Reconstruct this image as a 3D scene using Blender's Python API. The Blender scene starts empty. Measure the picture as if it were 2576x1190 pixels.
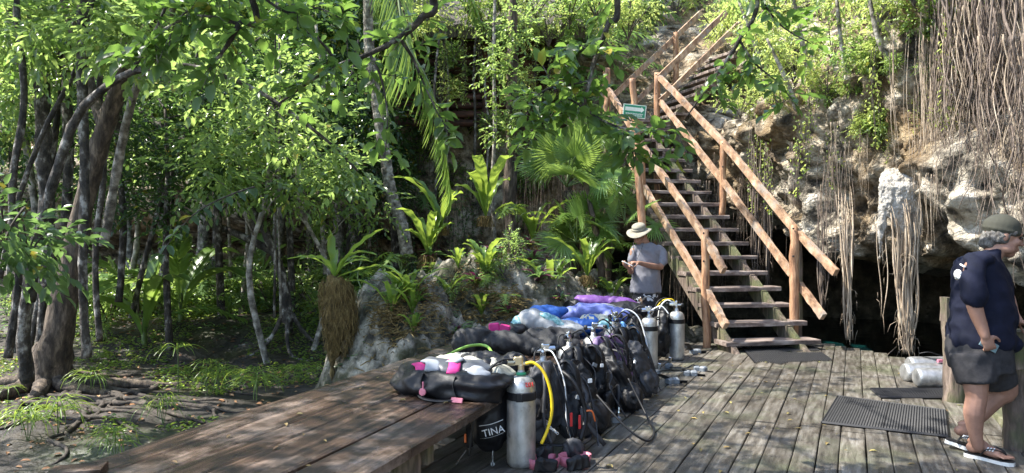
import bpy, bmesh, math, random
import numpy as np
from mathutils import Vector, Matrix, noise
from mathutils.bvhtree import BVHTree
random.seed(7); RNG = np.random.default_rng(7)
SC = bpy.context.scene
COL = SC.collection
R = math.radians
CAMZ = 1.46; F = 1786.0
# ---------------------------------------------------------------- camera, sky, sun, exposure
cam_d = bpy.data.cameras.new('camera'); cam = bpy.data.objects.new('camera', cam_d); COL.objects.link(cam)
cam.location = (0, 0, CAMZ); cam.rotation_euler = (R(90), 0, 0)
cam_d.sensor_width = 36; cam_d.lens = 36*F/2576; cam_d.clip_end = 500; cam_d.clip_start = .05
SC.camera = cam
SUN_DIR = Vector((-0.60, 0.04, 0.80)).normalized()       # towards the sun
w = bpy.data.worlds.new('World'); SC.world = w; w.use_nodes = True
nt = w.node_tree; sky = nt.nodes.new('ShaderNodeTexSky'); sky.sky_type = 'NISHITA'; sky.sun_disc = False
sky.sun_elevation = math.asin(SUN_DIR.z); sky.sun_rotation = math.atan2(SUN_DIR.x, SUN_DIR.y)
nt.links.new(sky.outputs[0], nt.nodes['Background'].inputs[0]); nt.nodes['Background'].inputs[1].default_value = .15
sd = bpy.data.lights.new('sun', 'SUN'); sd.energy = 3.6; sd.angle = R(.5); sd.color = (1, .95, .86)
so = bpy.data.objects.new('sun', sd); COL.objects.link(so); so.rotation_euler = SUN_DIR.to_track_quat('Z', 'Y').to_euler()
vs = SC.view_settings; vs.view_transform = 'Standard'; vs.look = 'None'; vs.gamma = 1; vs.exposure = 1.92; vs.use_curve_mapping = False
SC.cycles.max_bounces = 8; SC.cycles.diffuse_bounces = 6; SC.cycles.glossy_bounces = 3; SC.cycles.transmission_bounces = 4

# ---------------------------------------------------------------- helpers
def W(px, py, Y):
    return Vector(((px-1288)/F*Y, Y, CAMZ-(py-595)/F*Y))
def G(px, py, z=0.0):
    Y = F*(CAMZ-z)/(py-595); return Vector(((px-1288)/F*Y, Y, z))

def tag(o, label=None, cat=None, group=None, kind=None):
    if label: o['label'] = label
    if cat: o['category'] = cat
    if group: o['group'] = group
    if kind: o['kind'] = kind
    return o
def empty(name, loc=(0, 0, 0), rz=0, label=None, cat=None, group=None):
    o = bpy.data.objects.new(name, None); COL.objects.link(o); o.location = loc; o.rotation_euler = (0, 0, rz); o.empty_display_size = .1
    return tag(o, label, cat, group)
def link_mesh(name, me, mat, parent=None, world=False):
    me.name = name
    o = bpy.data.objects.new(name, me); COL.objects.link(o)
    if mat is not None and not me.materials: me.materials.append(mat)
    if parent is not None:
        o.parent = parent
        if world:
            r = parent
            while r.parent is not None: r = r.parent
            if parent is r: o.location = -Vector(r.location)
    return o
def fast_mesh(V, Fq):
    """V (n,3), Fq list of arrays (m,k)"""
    me = bpy.data.meshes.new('m'); V = np.asarray(V, dtype=np.float32)
    me.vertices.add(len(V)); me.vertices.foreach_set('co', V.ravel())
    if not isinstance(Fq, (list, tuple)): Fq = [Fq]
    Fq = [np.asarray(f, dtype=np.int32) for f in Fq if len(f)]
    tot = np.concatenate([np.full(len(f), f.shape[1], dtype=np.int32) for f in Fq])
    idx = np.concatenate([f.ravel() for f in Fq])
    st = np.concatenate([[0], np.cumsum(tot)[:-1]]).astype(np.int32)
    me.loops.add(len(idx)); me.loops.foreach_set('vertex_index', idx)
    me.polygons.add(len(tot)); me.polygons.foreach_set('loop_start', st); me.polygons.foreach_set('loop_total', tot)
    me.update(calc_edges=True)
    return me
def smooth(me, on=True):
    me.polygons.foreach_set('use_smooth', [on]*len(me.polygons)); me.update(); return me

class MB:
    """collects shapes that become ONE mesh"""
    def __init__(s): s.v = []; s.f = []
    def add(s, V, Fs):
        n = len(s.v); s.v += [tuple(p) for p in V]; s.f += [tuple(i+n for i in f) for f in Fs]; return s
    def box(s, c, size, rot=None, jit=0, bev=0):
        x, y, z = [k/2 for k in size]; P = []
        if bev: 
            b = bev
            prof = [(-x+b, -y), (x-b, -y), (x, -y+b), (x, y-b), (x-b, y), (-x+b, y), (-x, y-b), (-x, -y+b)]
            prof2 = [(px*(1-b/x), py*(1-b/y)) for px, py in prof]
            P = [Vector((a, b_, -z)) for a, b_ in prof] + [Vector((a, b_, z-b)) for a, b_ in prof] + [Vector((a, b_, z)) for a, b_ in prof2]
            Fs = [tuple(reversed(range(8))), tuple(range(16, 24))]
            for r in range(2):
                for i in range(8): j = (i+1) % 8; Fs.append((r*8+i, r*8+j, r*8+8+j, r*8+8+i))
        else:
            for dx in (-x, x):
                for dy in (-y, y):
                    for dz in (-z, z): P.append(Vector((dx, dy, dz)))
            Fs = [(0, 1, 3, 2), (4, 6, 7, 5), (0, 4, 5, 1), (2, 3, 7, 6), (0, 2, 6, 4), (1, 5, 7, 3)]
        c = Vector(c)
        if rot is not None: P = [rot @ p for p in P]
        if jit: P = [p + Vector((random.uniform(-jit, jit) for _ in range(3))) for p in P]
        return s.add([p+c for p in P], Fs)
    def beam(s, a, b, w_, h, up=(0, 0, 1), jit=0, seg=1):
        """squared timber from a to b"""
        a, b = Vector(a), Vector(b); d = (b-a); L = d.length; d.normalize(); up = Vector(up)
        sx = d.cross(up).normalized(); sz = sx.cross(d).normalized(); n = seg+1; V = []; 
        for k in range(n):
            c = a.lerp(b, k/seg)
            for (u, v) in ((-1, -1), (1, -1), (1, 1), (-1, 1)):
                V.append(c + sx*(u*w_/2+random.uniform(-jit, jit)) + sz*(v*h/2+random.uniform(-jit, jit)))
        Fs = [(3, 2, 1, 0), tuple(4*(n-1)+i for i in range(4))]
        for k in range(seg):
            for i in range(4): j = (i+1) % 4; Fs.append((4*k+i, 4*k+j, 4*k+4+j, 4*k+4+i))
        return s.add(V, Fs)
    def tube(s, pts, rad, n=8, flat=1.0, wob=0, caps=True, ups=None):
        """tube along pts; rad number or list; flat squashes the second axis; wob = noise on radius"""
        pts = [Vector(p) for p in pts]; m = len(pts)
        if not hasattr(rad, '__len__'): rad = [rad]*m
        V = []; prev = None
        for i, p in enumerate(pts):
            t = (pts[min(i+1, m-1)]-pts[max(i-1, 0)])
            t = t.normalized() if t.length > 1e-9 else Vector((0, 0, 1))
            if prev is None:
                u = Vector(ups) if ups is not None else (Vector((0, 0, 1)) if abs(t.z) < .9 else Vector((1, 0, 0)))
            else: u = prev
            a = (u - t*u.dot(t))
            if a.length < 1e-6: a = Vector((0, 1, 0))-t*t.y
            a.normalize(); b = t.cross(a); prev = a
            for k in range(n):
                th = 2*math.pi*k/n; r = rad[i]
                if wob: r *= 1+wob*noise.noise(p*3.1/max(.15, rad[i]*6) + Vector((math.cos(th)*1.3, math.sin(th)*1.3, i*.05)))
                V.append(p + a*(math.cos(th)*r*flat) + b*(math.sin(th)*r))
        Fs = []
        for i in range(m-1):
            for k in range(n): j = (k+1) % n; Fs.append((i*n+k, i*n+j, (i+1)*n+j, (i+1)*n+k))
        if caps: Fs += [tuple(reversed(range(n))), tuple((m-1)*n+k for k in range(n))]
        return s.add(V, Fs)
    def lathe(s, prof, c=(0, 0, 0), n=24, axis=None):
        """prof list of (r,z)"""
        c = Vector(c); V = []; Fs = []; m = len(prof)
        q = Vector((0, 0, 1)).rotation_difference(Vector(axis)) if axis is not None else None
        for r, z in prof:
            for k in range(n):
                p = Vector((r*math.cos(2*math.pi*k/n), r*math.sin(2*math.pi*k/n), z))
                if q: p = q @ p
                V.append(p+c)
        for i in range(m-1):
            for k in range(n): j = (k+1) % n; Fs.append((i*n+k, i*n+j, (i+1)*n+j, (i+1)*n+k))
        Fs += [tuple(reversed(range(n))), tuple((m-1)*n+k for k in range(n))]
        return s.add(V, Fs)
    def ball(s, c, r, n=12, m=8, rot=None):
        if not hasattr(r, '__len__'): r = (r, r, r)
        V = []; c = Vector(c)
        for i in range(m+1):
            ph = math.pi*(i/m-.5) if 0 < i < m else (math.pi/2*.999*(-1 if i == 0 else 1))
            for k in range(n):
                th = 2*math.pi*k/n; p = Vector((r[0]*math.cos(ph)*math.cos(th), r[1]*math.cos(ph)*math.sin(th), r[2]*math.sin(ph)))
                if rot is not None: p = rot @ p
                V.append(c+p)
        Fs = []
        for i in range(m):
            for k in range(n): j = (k+1) % n; Fs.append((i*n+k, i*n+j, (i+1)*n+j, (i+1)*n+k))
        Fs += [tuple(reversed(range(n))), tuple(m*n+k for k in range(n))]
        return s.add(V, Fs)
    def loft(s, rings, n=20, caps=True):
        """rings: (center, rx, ry[, tilt Matrix, power]) ellipses in their own plane"""
        V = []
        for rg in rings:
            c, rx, ry = Vector(rg[0]), rg[1], rg[2]; M = rg[3] if len(rg) > 3 and rg[3] is not None else None; pw = rg[4] if len(rg) > 4 else 1
            for k in range(n):
                th = 2*math.pi*k/n; cx, sy = math.cos(th), math.sin(th)
                p = Vector((math.copysign(abs(cx)**pw, cx)*rx, math.copysign(abs(sy)**pw, sy)*ry, 0))
                V.append(c+(M @ p if M is not None else p))
        Fs = []; m = len(rings)
        for i in range(m-1):
            for k in range(n): j = (k+1) % n; Fs.append((i*n+k, i*n+j, (i+1)*n+j, (i+1)*n+k))
        if caps: Fs += [tuple(reversed(range(n))), tuple((m-1)*n+k for k in range(n))]
        return s.add(V, Fs)
    def mesh(s, sm=False):
        me = bpy.data.meshes.new('m'); me.from_pydata(s.v, [], s.f); me.update()
        if sm: smooth(me)
        return me
    def build(s, name, mat, parent=None, sm=False, world=False):
        return link_mesh(name, s.mesh(sm), mat, parent, world)
    def remesh(s, name, mat, parent=None, vox=.01, it=4, disp=None, world=False, post=None):
        me = s.mesh(); t = bpy.data.objects.new('tmp', me); COL.objects.link(t)
        m = t.modifiers.new('r', 'REMESH'); m.mode = 'VOXEL'; m.voxel_size = vox; m.use_smooth_shade = True
        if it: k = t.modifiers.new('s', 'SMOOTH'); k.iterations = it; k.factor = .5
        ev = t.evaluated_get(bpy.context.evaluated_depsgraph_get()); out = bpy.data.meshes.new_from_object(ev)
        bpy.data.objects.remove(t); bpy.data.meshes.remove(me); out.materials.clear()
        n = len(out.vertices)
        if disp is not None and n:
            co = np.empty(n*3, np.float32); out.vertices.foreach_get('co', co); co = co.reshape(-1, 3)
            no = np.empty(n*3, np.float32); out.vertices.foreach_get('normal', no); no = no.reshape(-1, 3)
            d = np.array([disp(Vector(c)) for c in co], np.float32); co = co+no*d[:, None]
            out.vertices.foreach_set('co', co.ravel()); out.update()
        smooth(out)
        return link_mesh(name, out, mat, parent, world)

def catmull(P, n):
    P = [Vector(p) for p in P]; out = []; m = len(P)
    for i in range(m-1):
        p0 = P[max(i-1, 0)]; p1 = P[i]; p2 = P[i+1]; p3 = P[min(i+2, m-1)]
        for k in range(n):
            t = k/n; out.append(.5*((2*p1)+(p2-p0)*t+(2*p0-5*p1+4*p2-p3)*t*t+(3*p1-p0-3*p2+p3)*t**3))
    out.append(P[-1]); return out
def lerp(a, b, t): return a+(b-a)*t
def rlist(r, n):
    """resample list r to n"""
    return list(np.interp(np.linspace(0, 1, n), np.linspace(0, 1, len(r)), r))
def fbm(p, sc, o=4): return noise.fractal(Vector(p)*sc, 1.0, 2.0, o)

# ---------------------------------------------------------------- materials
def nodes(name):
    m = bpy.data.materials.new(name); m.use_nodes = True; t = m.node_tree
    return m, t, t.nodes['Principled BSDF'], t.nodes['Material Output']
def M(name, cols, scale=5., rough=.7, bump=.2, bscale=40., stretch=(1, 1, 1), rot=(0, 0, 0), island=0., spec=.5, metal=0., detail=8., pos=None, cols2=None, scale2=1.2, mix2=(.45, .6), rrange=None, bdist=.02, coat=0):
    m, t, bs, out = nodes(name); N = t.nodes; L = t.links
    tc = N.new('ShaderNodeTexCoord'); mp = N.new('ShaderNodeMapping'); L.new(tc.outputs['Object'], mp.inputs[0])
    mr = N.new('ShaderNodeMapping'); mr.inputs['Rotation'].default_value = rot; L.new(tc.outputs['Object'], mr.inputs[0])
    L.new(mr.outputs[0], mp.inputs[0]); mp.inputs['Scale'].default_value = stretch
    n1 = N.new('ShaderNodeTexNoise'); n1.inputs['Scale'].default_value = scale; n1.inputs['Detail'].default_value = detail; n1.inputs['Roughness'].default_value = .62
    L.new(mp.outputs[0], n1.inputs['Vector'])
    def ramp(cs, ps, src):
        r = N.new('ShaderNodeValToRGB'); e = r.color_ramp.elements
        ps = ps or [lerp(.32, .68, i/max(1, len(cs)-1)) for i in range(len(cs))]
        while len(e) < len(cs): e.new(.5)
        for i, c in enumerate(cs): e[i].position = ps[i]; e[i].color = (*c, 1)
        L.new(src, r.inputs[0]); return r.outputs[0]
    c = ramp(cols, pos, n1.outputs[0]) if len(cols) > 1 else None
    if c is None:
        rgb = N.new('ShaderNodeRGB'); rgb.outputs[0].default_value = (*cols[0], 1); c = rgb.outputs[0]
    if cols2:
        n2 = N.new('ShaderNodeTexNoise'); n2.inputs['Scale'].default_value = scale2; n2.inputs['Detail'].default_value = 7; n2.inputs['Roughness'].default_value = .65
        L.new(tc.outputs['Object'], n2.inputs['Vector'])
        f = N.new('ShaderNodeMapRange'); f.inputs[1].default_value = mix2[0]; f.inputs[2].default_value = mix2[1]; L.new(n2.outputs[0], f.inputs[0])
        c2 = ramp(cols2, None, n1.outputs[0]) if len(cols2) > 1 else None
        mx = N.new('ShaderNodeMix'); mx.data_type = 'RGBA'; L.new(f.outputs[0], mx.inputs[0]); L.new(c, mx.inputs[6])
        if c2: L.new(c2, mx.inputs[7])
        else: mx.inputs[7].default_value = (*cols2[0], 1)
        c = mx.outputs[2]
    if island:
        g = N.new('ShaderNodeNewGeometry'); mv = N.new('ShaderNodeMapRange'); mv.inputs[3].default_value = 1-island; mv.inputs[4].default_value = 1+island
        L.new(g.outputs['Random Per Island'], mv.inputs[0]); h = N.new('ShaderNodeHueSaturation'); L.new(mv.outputs[0], h.inputs['Value']); L.new(c, h.inputs['Color']); c = h.outputs[0]
    L.new(c, bs.inputs['Base Color']); bs.inputs['Roughness'].default_value = rough; bs.inputs['Metallic'].default_value = metal; bs.inputs['Specular IOR Level'].default_value = spec
    if coat: bs.inputs['Coat Weight'].default_value = coat; bs.inputs['Coat Roughness'].default_value = .2
    if rrange:
        rr = N.new('ShaderNodeMapRange'); rr.inputs[1].default_value = .35; rr.inputs[2].default_value = .65; rr.inputs[3].default_value = rrange[0]; rr.inputs[4].default_value = rrange[1]
        n4 = N.new('ShaderNodeTexNoise'); n4.inputs['Scale'].default_value = scale*.6; n4.inputs['Detail'].default_value = 5; L.new(tc.outputs['Object'], n4.inputs['Vector']); L.new(n4.outputs[0], rr.inputs[0]); L.new(rr.outputs[0], bs.inputs['Roughness'])
    if bump:
        n3 = N.new('ShaderNodeTexNoise'); n3.inputs['Scale'].default_value = bscale; n3.inputs['Detail'].default_value = 6; n3.inputs['Roughness'].default_value = .6; L.new(mp.outputs[0], n3.inputs['Vector'])
        b = N.new('ShaderNodeBump'); b.inputs['Strength'].default_value = bump; b.inputs['Distance'].default_value = bdist; L.new(n3.outputs[0], b.inputs['Height']); L.new(b.outputs[0], bs.inputs['Normal'])
    return m
def leafmat(name, c1, c2, tr, rough=.38, tw=.45, spec=.5, yellow=0.015):
    m, t, bs, out = nodes(name); N = t.nodes; L = t.links
    g = N.new('ShaderNodeNewGeometry'); r = N.new('ShaderNodeValToRGB'); e = r.color_ramp.elements
    e[0].color = (*c1, 1); e[1].color = (*c2, 1); e[1].position = .97-yellow
    if yellow: k = e.new(1-yellow); k.color = (.35, .28, .03, 1)
    L.new(g.outputs['Random Per Island'], r.inputs[0])
    tc = N.new('ShaderNodeTexCoord'); n1 = N.new('ShaderNodeTexNoise'); n1.inputs['Scale'].default_value = .9; n1.inputs['Detail'].default_value = 2; L.new(tc.outputs['Object'], n1.inputs['Vector'])
    mr = N.new('ShaderNodeMapRange'); mr.inputs[1].default_value = .3; mr.inputs[2].default_value = .7; mr.inputs[3].default_value = .65; mr.inputs[4].default_value = 1.25; L.new(n1.outputs[0], mr.inputs[0])
    h = N.new('ShaderNodeHueSaturation'); L.new(mr.outputs[0], h.inputs['Value']); L.new(r.outputs[0], h.inputs['Color'])
    L.new(h.outputs[0], bs.inputs['Base Color']); bs.inputs['Roughness'].default_value = rough; bs.inputs['Specular IOR Level'].default_value = spec
    tb = N.new('ShaderNodeBsdfTranslucent'); mc = N.new('ShaderNodeMix'); mc.data_type = 'RGBA'; mc.blend_type = 'MULTIPLY'; mc.inputs[0].default_value = 0
    tb.inputs[0].default_value = (*tr, 1)
    ms = N.new('ShaderNodeMixShader'); ms.inputs[0].default_value = tw; L.new(bs.outputs[0], ms.inputs[1]); L.new(tb.outputs[0], ms.inputs[2]); L.new(ms.outputs[0], out.inputs[0])
    n2 = N.new('ShaderNodeTexNoise'); n2.inputs['Scale'].default_value = 25; L.new(tc.outputs['Object'], n2.inputs['Vector'])
    b = N.new('ShaderNodeBump'); b.inputs['Strength'].default_value = .25; b.inputs['Distance'].default_value = .01; L.new(n2.outputs[0], b.inputs['Height']); L.new(b.outputs[0], bs.inputs['Normal'])
    return m
ROTP = (0, 0, math.atan2(.434, .90))       # plank direction of the deck turned onto +y
m_deck = M('deck_wood', [(.038, .032, .025), (.105, .092, .074), (.20, .185, .16)], scale=3.5, rough=.5, bump=.5, bscale=30, stretch=(7, .8, 3), rot=ROTP, island=.28, cols2=[(.05, .052, .034), (.13, .135, .085)], scale2=1.6, mix2=(.5, .66), rrange=(.24, .6))
BD = Vector((.352, .936, 0)).normalized()
m_bench = M('bench_wood', [(.010, .007, .005), (.044, .027, .018), (.115, .075, .053)], scale=3, rough=.35, bump=.5, bscale=34, stretch=(8, .7, 3), rot=(0, 0, math.atan2(BD.x, BD.y)), island=.2, cols2=[(.10, .08, .065), (.34, .26, .21)], scale2=2.6, mix2=(.5, .68), rrange=(.12, .42))
m_tread = M('tread_wood', [(.05, .036, .03), (.16, .12, .10), (.36, .30, .26)], scale=3, bump=.5, bscale=26, stretch=(1, 6, 4), island=.15, rough=.7)
m_rail = M('rail_wood', [(.10, .055, .032), (.31, .19, .115), (.50, .37, .255)], scale=4, bump=.45, bscale=22, stretch=(3, 1.2, 1.2), island=.15, rough=.6, cols2=[(.26, .225, .19)], scale2=4, mix2=(.52, .66))
m_post = M('post_wood', [(.09, .042, .022), (.32, .165, .085), (.52, .34, .20)], scale=5, bump=.7, bscale=18, stretch=(3, 3, .5), island=.1, rough=.65)
m_oldlog = M('weathered_log', [(.035, .026, .02), (.11, .08, .062), (.25, .19, .15)], scale=6, bump=.9, bscale=18, stretch=(3, 3, .4), rough=.85, cols2=[(.05, .06, .025), (.12, .12, .05)], scale2=2.2)
m_bark = M('bark', [(.020, .017, .014), (.075, .063, .052), (.32, .30, .27)], pos=[.40, .54, .64], scale=9, bump=1, bscale=30, stretch=(1, 1, .7), rough=.9, bdist=.03)
m_barkpale = M('pale_bark', [(.06, .052, .042), (.20, .18, .15), (.46, .43, .38)], pos=[.36, .5, .66], scale=10, bump=.8, bscale=34, rough=.9)
m_root = M('root_bark', [(.022, .016, .012), (.07, .052, .038), (.19, .145, .105)], scale=9, bump=.9, bscale=30, stretch=(2, 2, .5), rough=.9)
m_hangroot = M('dry_root', [(.16, .12, .085), (.36, .28, .20), (.56, .47, .36)], scale=6, bump=.5, bscale=40, stretch=(3, 3, .4), rough=.85, island=.3)
m_darkroot = M('dark_root', [(.05, .038, .03), (.16, .12, .095), (.32, .26, .20)], scale=6, bump=.5, bscale=40, stretch=(3, 3, .4), rough=.85, island=.35)
m_rock = M('limestone', [(.022, .019, .015), (.15, .13, .10), (.42, .37, .29), (.66, .61, .52)], pos=[.36, .45, .53, .66], scale=3.6, bump=1, bscale=13, rough=.93, cols2=[(.03, .022, .012), (.20, .135, .07), (.42, .32, .19)], scale2=.8, mix2=(.42, .58), bdist=.14, detail=12)
m_mound = M('mossy_limestone', [(.016, .015, .011), (.11, .10, .075), (.32, .29, .23), (.56, .52, .43)], pos=[.36, .46, .56, .70], scale=4.5, bump=1, bscale=11, rough=.95, cols2=[(.02, .024, .010), (.085, .08, .04)], scale2=1.8, mix2=(.47, .6), bdist=.07, detail=10)
m_cave = M('cave_rock', [(.014, .012, .009), (.06, .05, .037), (.13, .11, .08)], scale=3, bump=1, bscale=8, rough=.9, bdist=.1)  # algae-dark rock; the cave's near-black gloom is put into the colour too
m_white = M('calcite', [(.22, .20, .17), (.50, .47, .42)], cols2=[(.20, .15, .10), (.34, .28, .20)], scale2=3, mix2=(.5, .62), scale=8, bump=1, bscale=16, rough=.8, bdist=.06)
m_mud = M('mud', [(.008, .0065, .005), (.026, .020, .015), (.065, .052, .04)], scale=2.6, bump=.8, bscale=9, rough=.75, cols2=[(.014, .020, .007), (.035, .048, .017)], scale2=.55, mix2=(.52, .66), bdist=.06, rrange=(.45, .9))  # wet dark mud, plus shade over the near ground put into the colour
m_alu = M('aluminium', [(.30, .30, .29), (.46, .46, .45), (.60, .60, .59)], scale=14, rough=.42, bump=.15, bscale=120, metal=.75, stretch=(1, 1, .5), rrange=(.32, .55), cols2=[(.18, .18, .17), (.34, .34, .33)], scale2=9, mix2=(.56, .66))
m_chrome = M('chrome', [(.6, .6, .6)], rough=.18, bump=0, metal=1)
m_brass = M('brass', [(.45, .36, .22), (.60, .50, .33)], scale=30, rough=.35, bump=0, metal=.7)
m_blackfab = M('black_nylon', [(.004, .004, .005), (.011, .011, .013)], scale=30, rough=.5, bump=.3, bscale=220, bdist=.003, spec=.35)
m_greyfab = M('grey_nylon', [(.016, .017, .020), (.038, .039, .045)], scale=20, rough=.6, bump=.3, bscale=200, bdist=.003)
m_mesh = M('mesh_fabric', [(.004, .004, .005), (.02, .02, .022)], scale=60, rough=.7, bump=.8, bscale=300, bdist=.004)
m_rubber = M('rubber', [(.006, .006, .007), (.012, .012, .013)], scale=20, rough=.6, bump=.1, bscale=90, bdist=.004)
def plain(n, c, rough=.5, **k): return M(n, [tuple(x*.82 for x in c), tuple(min(1, x*1.1) for x in c)], scale=14, rough=rough, bump=.15, bscale=60, bdist=.005, **k)
m_pink = plain('pink_plastic', (.50, .15, .20)); m_red = plain('red_plastic', (.55, .03, .03)); m_yellow = plain('yellow_hose', (.80, .55, .01), .35)
m_lead = plain('lead', (.16, .18, .20), .5); m_whitep = plain('white_print', (.75, .75, .73), .6)
m_neo_pink = plain('pink_neoprene', (.48, .02, .17), .6); m_neo_grey = plain('silver_neoprene', (.26, .28, .31), .6)
# ================================================================ SETTING
# ---- ground of the forest floor
def sstep(a, b, x): t = min(1, max(0, (x-a)/(b-a))); return t*t*(3-2*t)
def ground_z(x, y):
    z = -.36 + .10*noise.noise(Vector((x*.45, y*.45, 3))) + .05*noise.noise(Vector((x*1.7, y*1.7, 9))) + .02*noise.noise(Vector((x*6, y*6, 1)))
    z += .25*sstep(9, 20, y)*sstep(1, -4, x)
    z += .35*sstep(10.3, 12.5, y)*sstep(2.6, .8, x)
    pool = sstep(2.0, 3.0, x)*sstep(8.5, 10, y) + sstep(3.0, 4.2, x)
    z -= 1.5*min(1, pool)
    return z
xs = np.concatenate([np.linspace(-60, -9, 40), np.linspace(-8.8, 5, 190), np.linspace(5.4, 40, 30)])
ys = np.concatenate([np.linspace(-20, 2, 16), np.linspace(2.2, 14, 170), np.linspace(14.3, 60, 60)])
V = [(x, y, ground_z(x, y)) for y in ys for x in xs]; nx = len(xs)
I = np.arange(len(ys)-1)[:, None]*nx+np.arange(nx-1)[None, :]; I = I.ravel()
o = link_mesh('ground', smooth(fast_mesh(V, np.stack([I, I+1, I+1+nx, I+nx], 1))), m_mud); tag(o, kind='structure')
# ---- water of the pool
m_water, t_, bs_, _o = nodes('pool_water'); bs_.inputs['Base Color'].default_value = (.002, .012, .014, 1); bs_.inputs['Roughness'].default_value = .04; bs_.inputs['IOR'].default_value = 1.33
nz = t_.nodes.new('ShaderNodeTexNoise'); nz.inputs['Scale'].default_value = 2.2; nz.inputs['Detail'].default_value = 3; bp = t_.nodes.new('ShaderNodeBump'); bp.inputs['Strength'].default_value = .12; bp.inputs['Distance'].default_value = .05
tc_ = t_.nodes.new('ShaderNodeTexCoord'); t_.links.new(tc_.outputs['Object'], nz.inputs['Vector']); t_.links.new(nz.outputs[0], bp.inputs['Height']); t_.links.new(bp.outputs[0], bs_.inputs['Normal'])
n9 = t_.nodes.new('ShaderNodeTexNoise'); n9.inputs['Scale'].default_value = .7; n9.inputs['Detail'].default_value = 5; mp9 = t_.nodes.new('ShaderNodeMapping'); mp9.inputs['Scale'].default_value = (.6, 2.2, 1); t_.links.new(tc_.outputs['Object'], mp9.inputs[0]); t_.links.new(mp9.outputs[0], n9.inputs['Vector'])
r9 = t_.nodes.new('ShaderNodeValToRGB'); r9.color_ramp.elements[0].position = .56; r9.color_ramp.elements[0].color = (.002, .010, .012, 1); r9.color_ramp.elements[1].position = .70; r9.color_ramp.elements[1].color = (.004, .04, .038, 1); t_.links.new(n9.outputs[0], r9.inputs[0]); t_.links.new(r9.outputs[0], bs_.inputs['Base Color'])  # teal noise patches put glimpses of sunlit water into the base colour
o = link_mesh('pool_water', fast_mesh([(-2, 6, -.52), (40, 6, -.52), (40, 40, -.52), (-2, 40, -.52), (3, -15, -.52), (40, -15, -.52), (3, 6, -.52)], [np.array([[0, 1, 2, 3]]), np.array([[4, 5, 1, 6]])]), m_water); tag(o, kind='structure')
# ---- cliff: (x, y, z of the lip, height where it leans back, lean, cave depth)
CL = [(-30, 2, 0, 2, .25, 0), (-27, 16, 0, 2, .25, 0), (-19, 25, 1.5, 3, .4, 2), (-9, 24, 2.4, 4, .35, 4), (-3.6, 18.6, 2.3, 4, .3, 4), (-.8, 16.6, .6, 4.6, .3, .6), (1.2, 15.8, .2, 4.4, .4, .3),
      (2.7, 15.9, 1.6, 4.2, .8, 2), (4.15, 14.0, 1.9, 3.3, 1.1, 4), (4.75, 11.9, 1.75, 3.5, 1.0, 6), (5.1, 10.75, 1.15, 3.7, .6, 6), (5.45, 9.9, 1.35, 4.2, .25, 6), (5.75, 8.9, 1.3, 5.0, .08, 5), (6.3, 7.8, 1.15, 6, .05, 5), (7.4, 6.0, 1.0, 6, .05, 4), (8.2, 3, .9, 6, .05, 3), (8.4, -3, .9, 6, .05, 2), (8, -12, .9, 6, .05, 2)]
seglen = [math.dist(CL[i][:2], CL[i+1][:2]) for i in range(len(CL)-1)]
dens = [.5]*3 + [2.5, 5, 9, 12, 14, 20, 28, 34, 34, 34, 24, 10, 4, 2]
cols = []
A = np.array(CL)
for i in range(len(CL)-1):
    k = max(3, int(seglen[i]*dens[i]*.8))
    p0, p1, p2, p3 = A[max(i-1, 0)], A[i], A[i+1], A[min(i+2, len(CL)-1)]
    for j in range(k):
        t = j/k; q = .5*((2*p1)+(p2-p0)*t+(2*p0-5*p1+4*p2-p3)*t*t+(3*p1-p0-3*p2+p3)*t**3); q[2:] = p1[2:]*(1-t)+p2[2:]*t; cols.append(q)
cols = np.array(cols); nC = len(cols); tan = np.gradient(cols[:, :2], axis=0); tan /= np.linalg.norm(tan, axis=1)[:, None]
outw = np.stack([tan[:, 1], -tan[:, 0]], 1)
for k in range(3): outw[1:-1] = (outw[:-2]+outw[1:-1]+outw[2:])/3
nA, nB, nD = 10, 40, 210
ZT = 10.5; V = []
for i in range(nC):
    x, y, zl, zled, lean, dep = cols[i]; dep *= 1.35 if dep > 3 else 1; ox, oy = outw[i]; ph = i*.07
    lipv = zl + .35*noise.noise(Vector((x*.9, y*.9, 5))) + .18*noise.noise(Vector((x*2.7, y*2.7, 8)))
    for j in range(nA+nB+nD):
        if j < nA: u = j/nA; off = -dep-.3; z = lerp(-1.6, lipv*.55, u)
        elif j < nA+nB: u = (j-nA)/nB; off = -(dep+.3)*(1-u)**1.4; z = lerp(lipv*.55, lipv, u**1.5) - .25*math.sin(math.pi*u)*0
        else:
            u = (j-nA-nB)/(nD-1); z = lipv + (ZT-lipv)*u**1.15
            h = z-lipv; off = .55*(1-math.exp(-h*1.6))*(1 if dep > 1 else .3) - .12*h
            if z > zled: off -= lean*(z-zled)*1.15
        p = Vector((x+ox*off, y+oy*off, z))
        amp = min(1, max(.25, dep/3)) if j >= nA else .4
        d = .42*fbm(p, .55, 3) + .20*(1-abs(noise.noise(p*1.9))*2.2)*.8 + .12*fbm(p+Vector((9, 3, 1)), 2.6, 3)
        cell = noise.cell_vector(p*0) if False else 0
        vd = noise.voronoi(p*1.7)[0]; d += .24*(vd[1]-vd[0]); vd = noise.voronoi(p*5.1+Vector((3, 3, 3)))[0]; d += .10*(vd[1]-vd[0])-.04+.05*fbm(p, 7, 2)
        vd = noise.voronoi(p*2.7+Vector((1, 7, 2)))[0][0]; d -= .26*max(0, .34-vd)/.34 if dep > 1 else 0
        vd = noise.voronoi(p*6.3+Vector((4, 7, 2)))[0][0]; d -= .09*max(0, .36-vd)/.36; d += .03*fbm(p, 15, 2)
        d *= amp; zz = p.z + .18*fbm(p+Vector((5, 5, 5)), 1.1, 3)*amp
        V.append((p.x+ox*d, p.y+oy*d, zz))
nV = nA+nB+nD; I = (np.arange(nC-1)[:, None]*nV+np.arange(nV-1)[None, :]).ravel()
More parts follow.
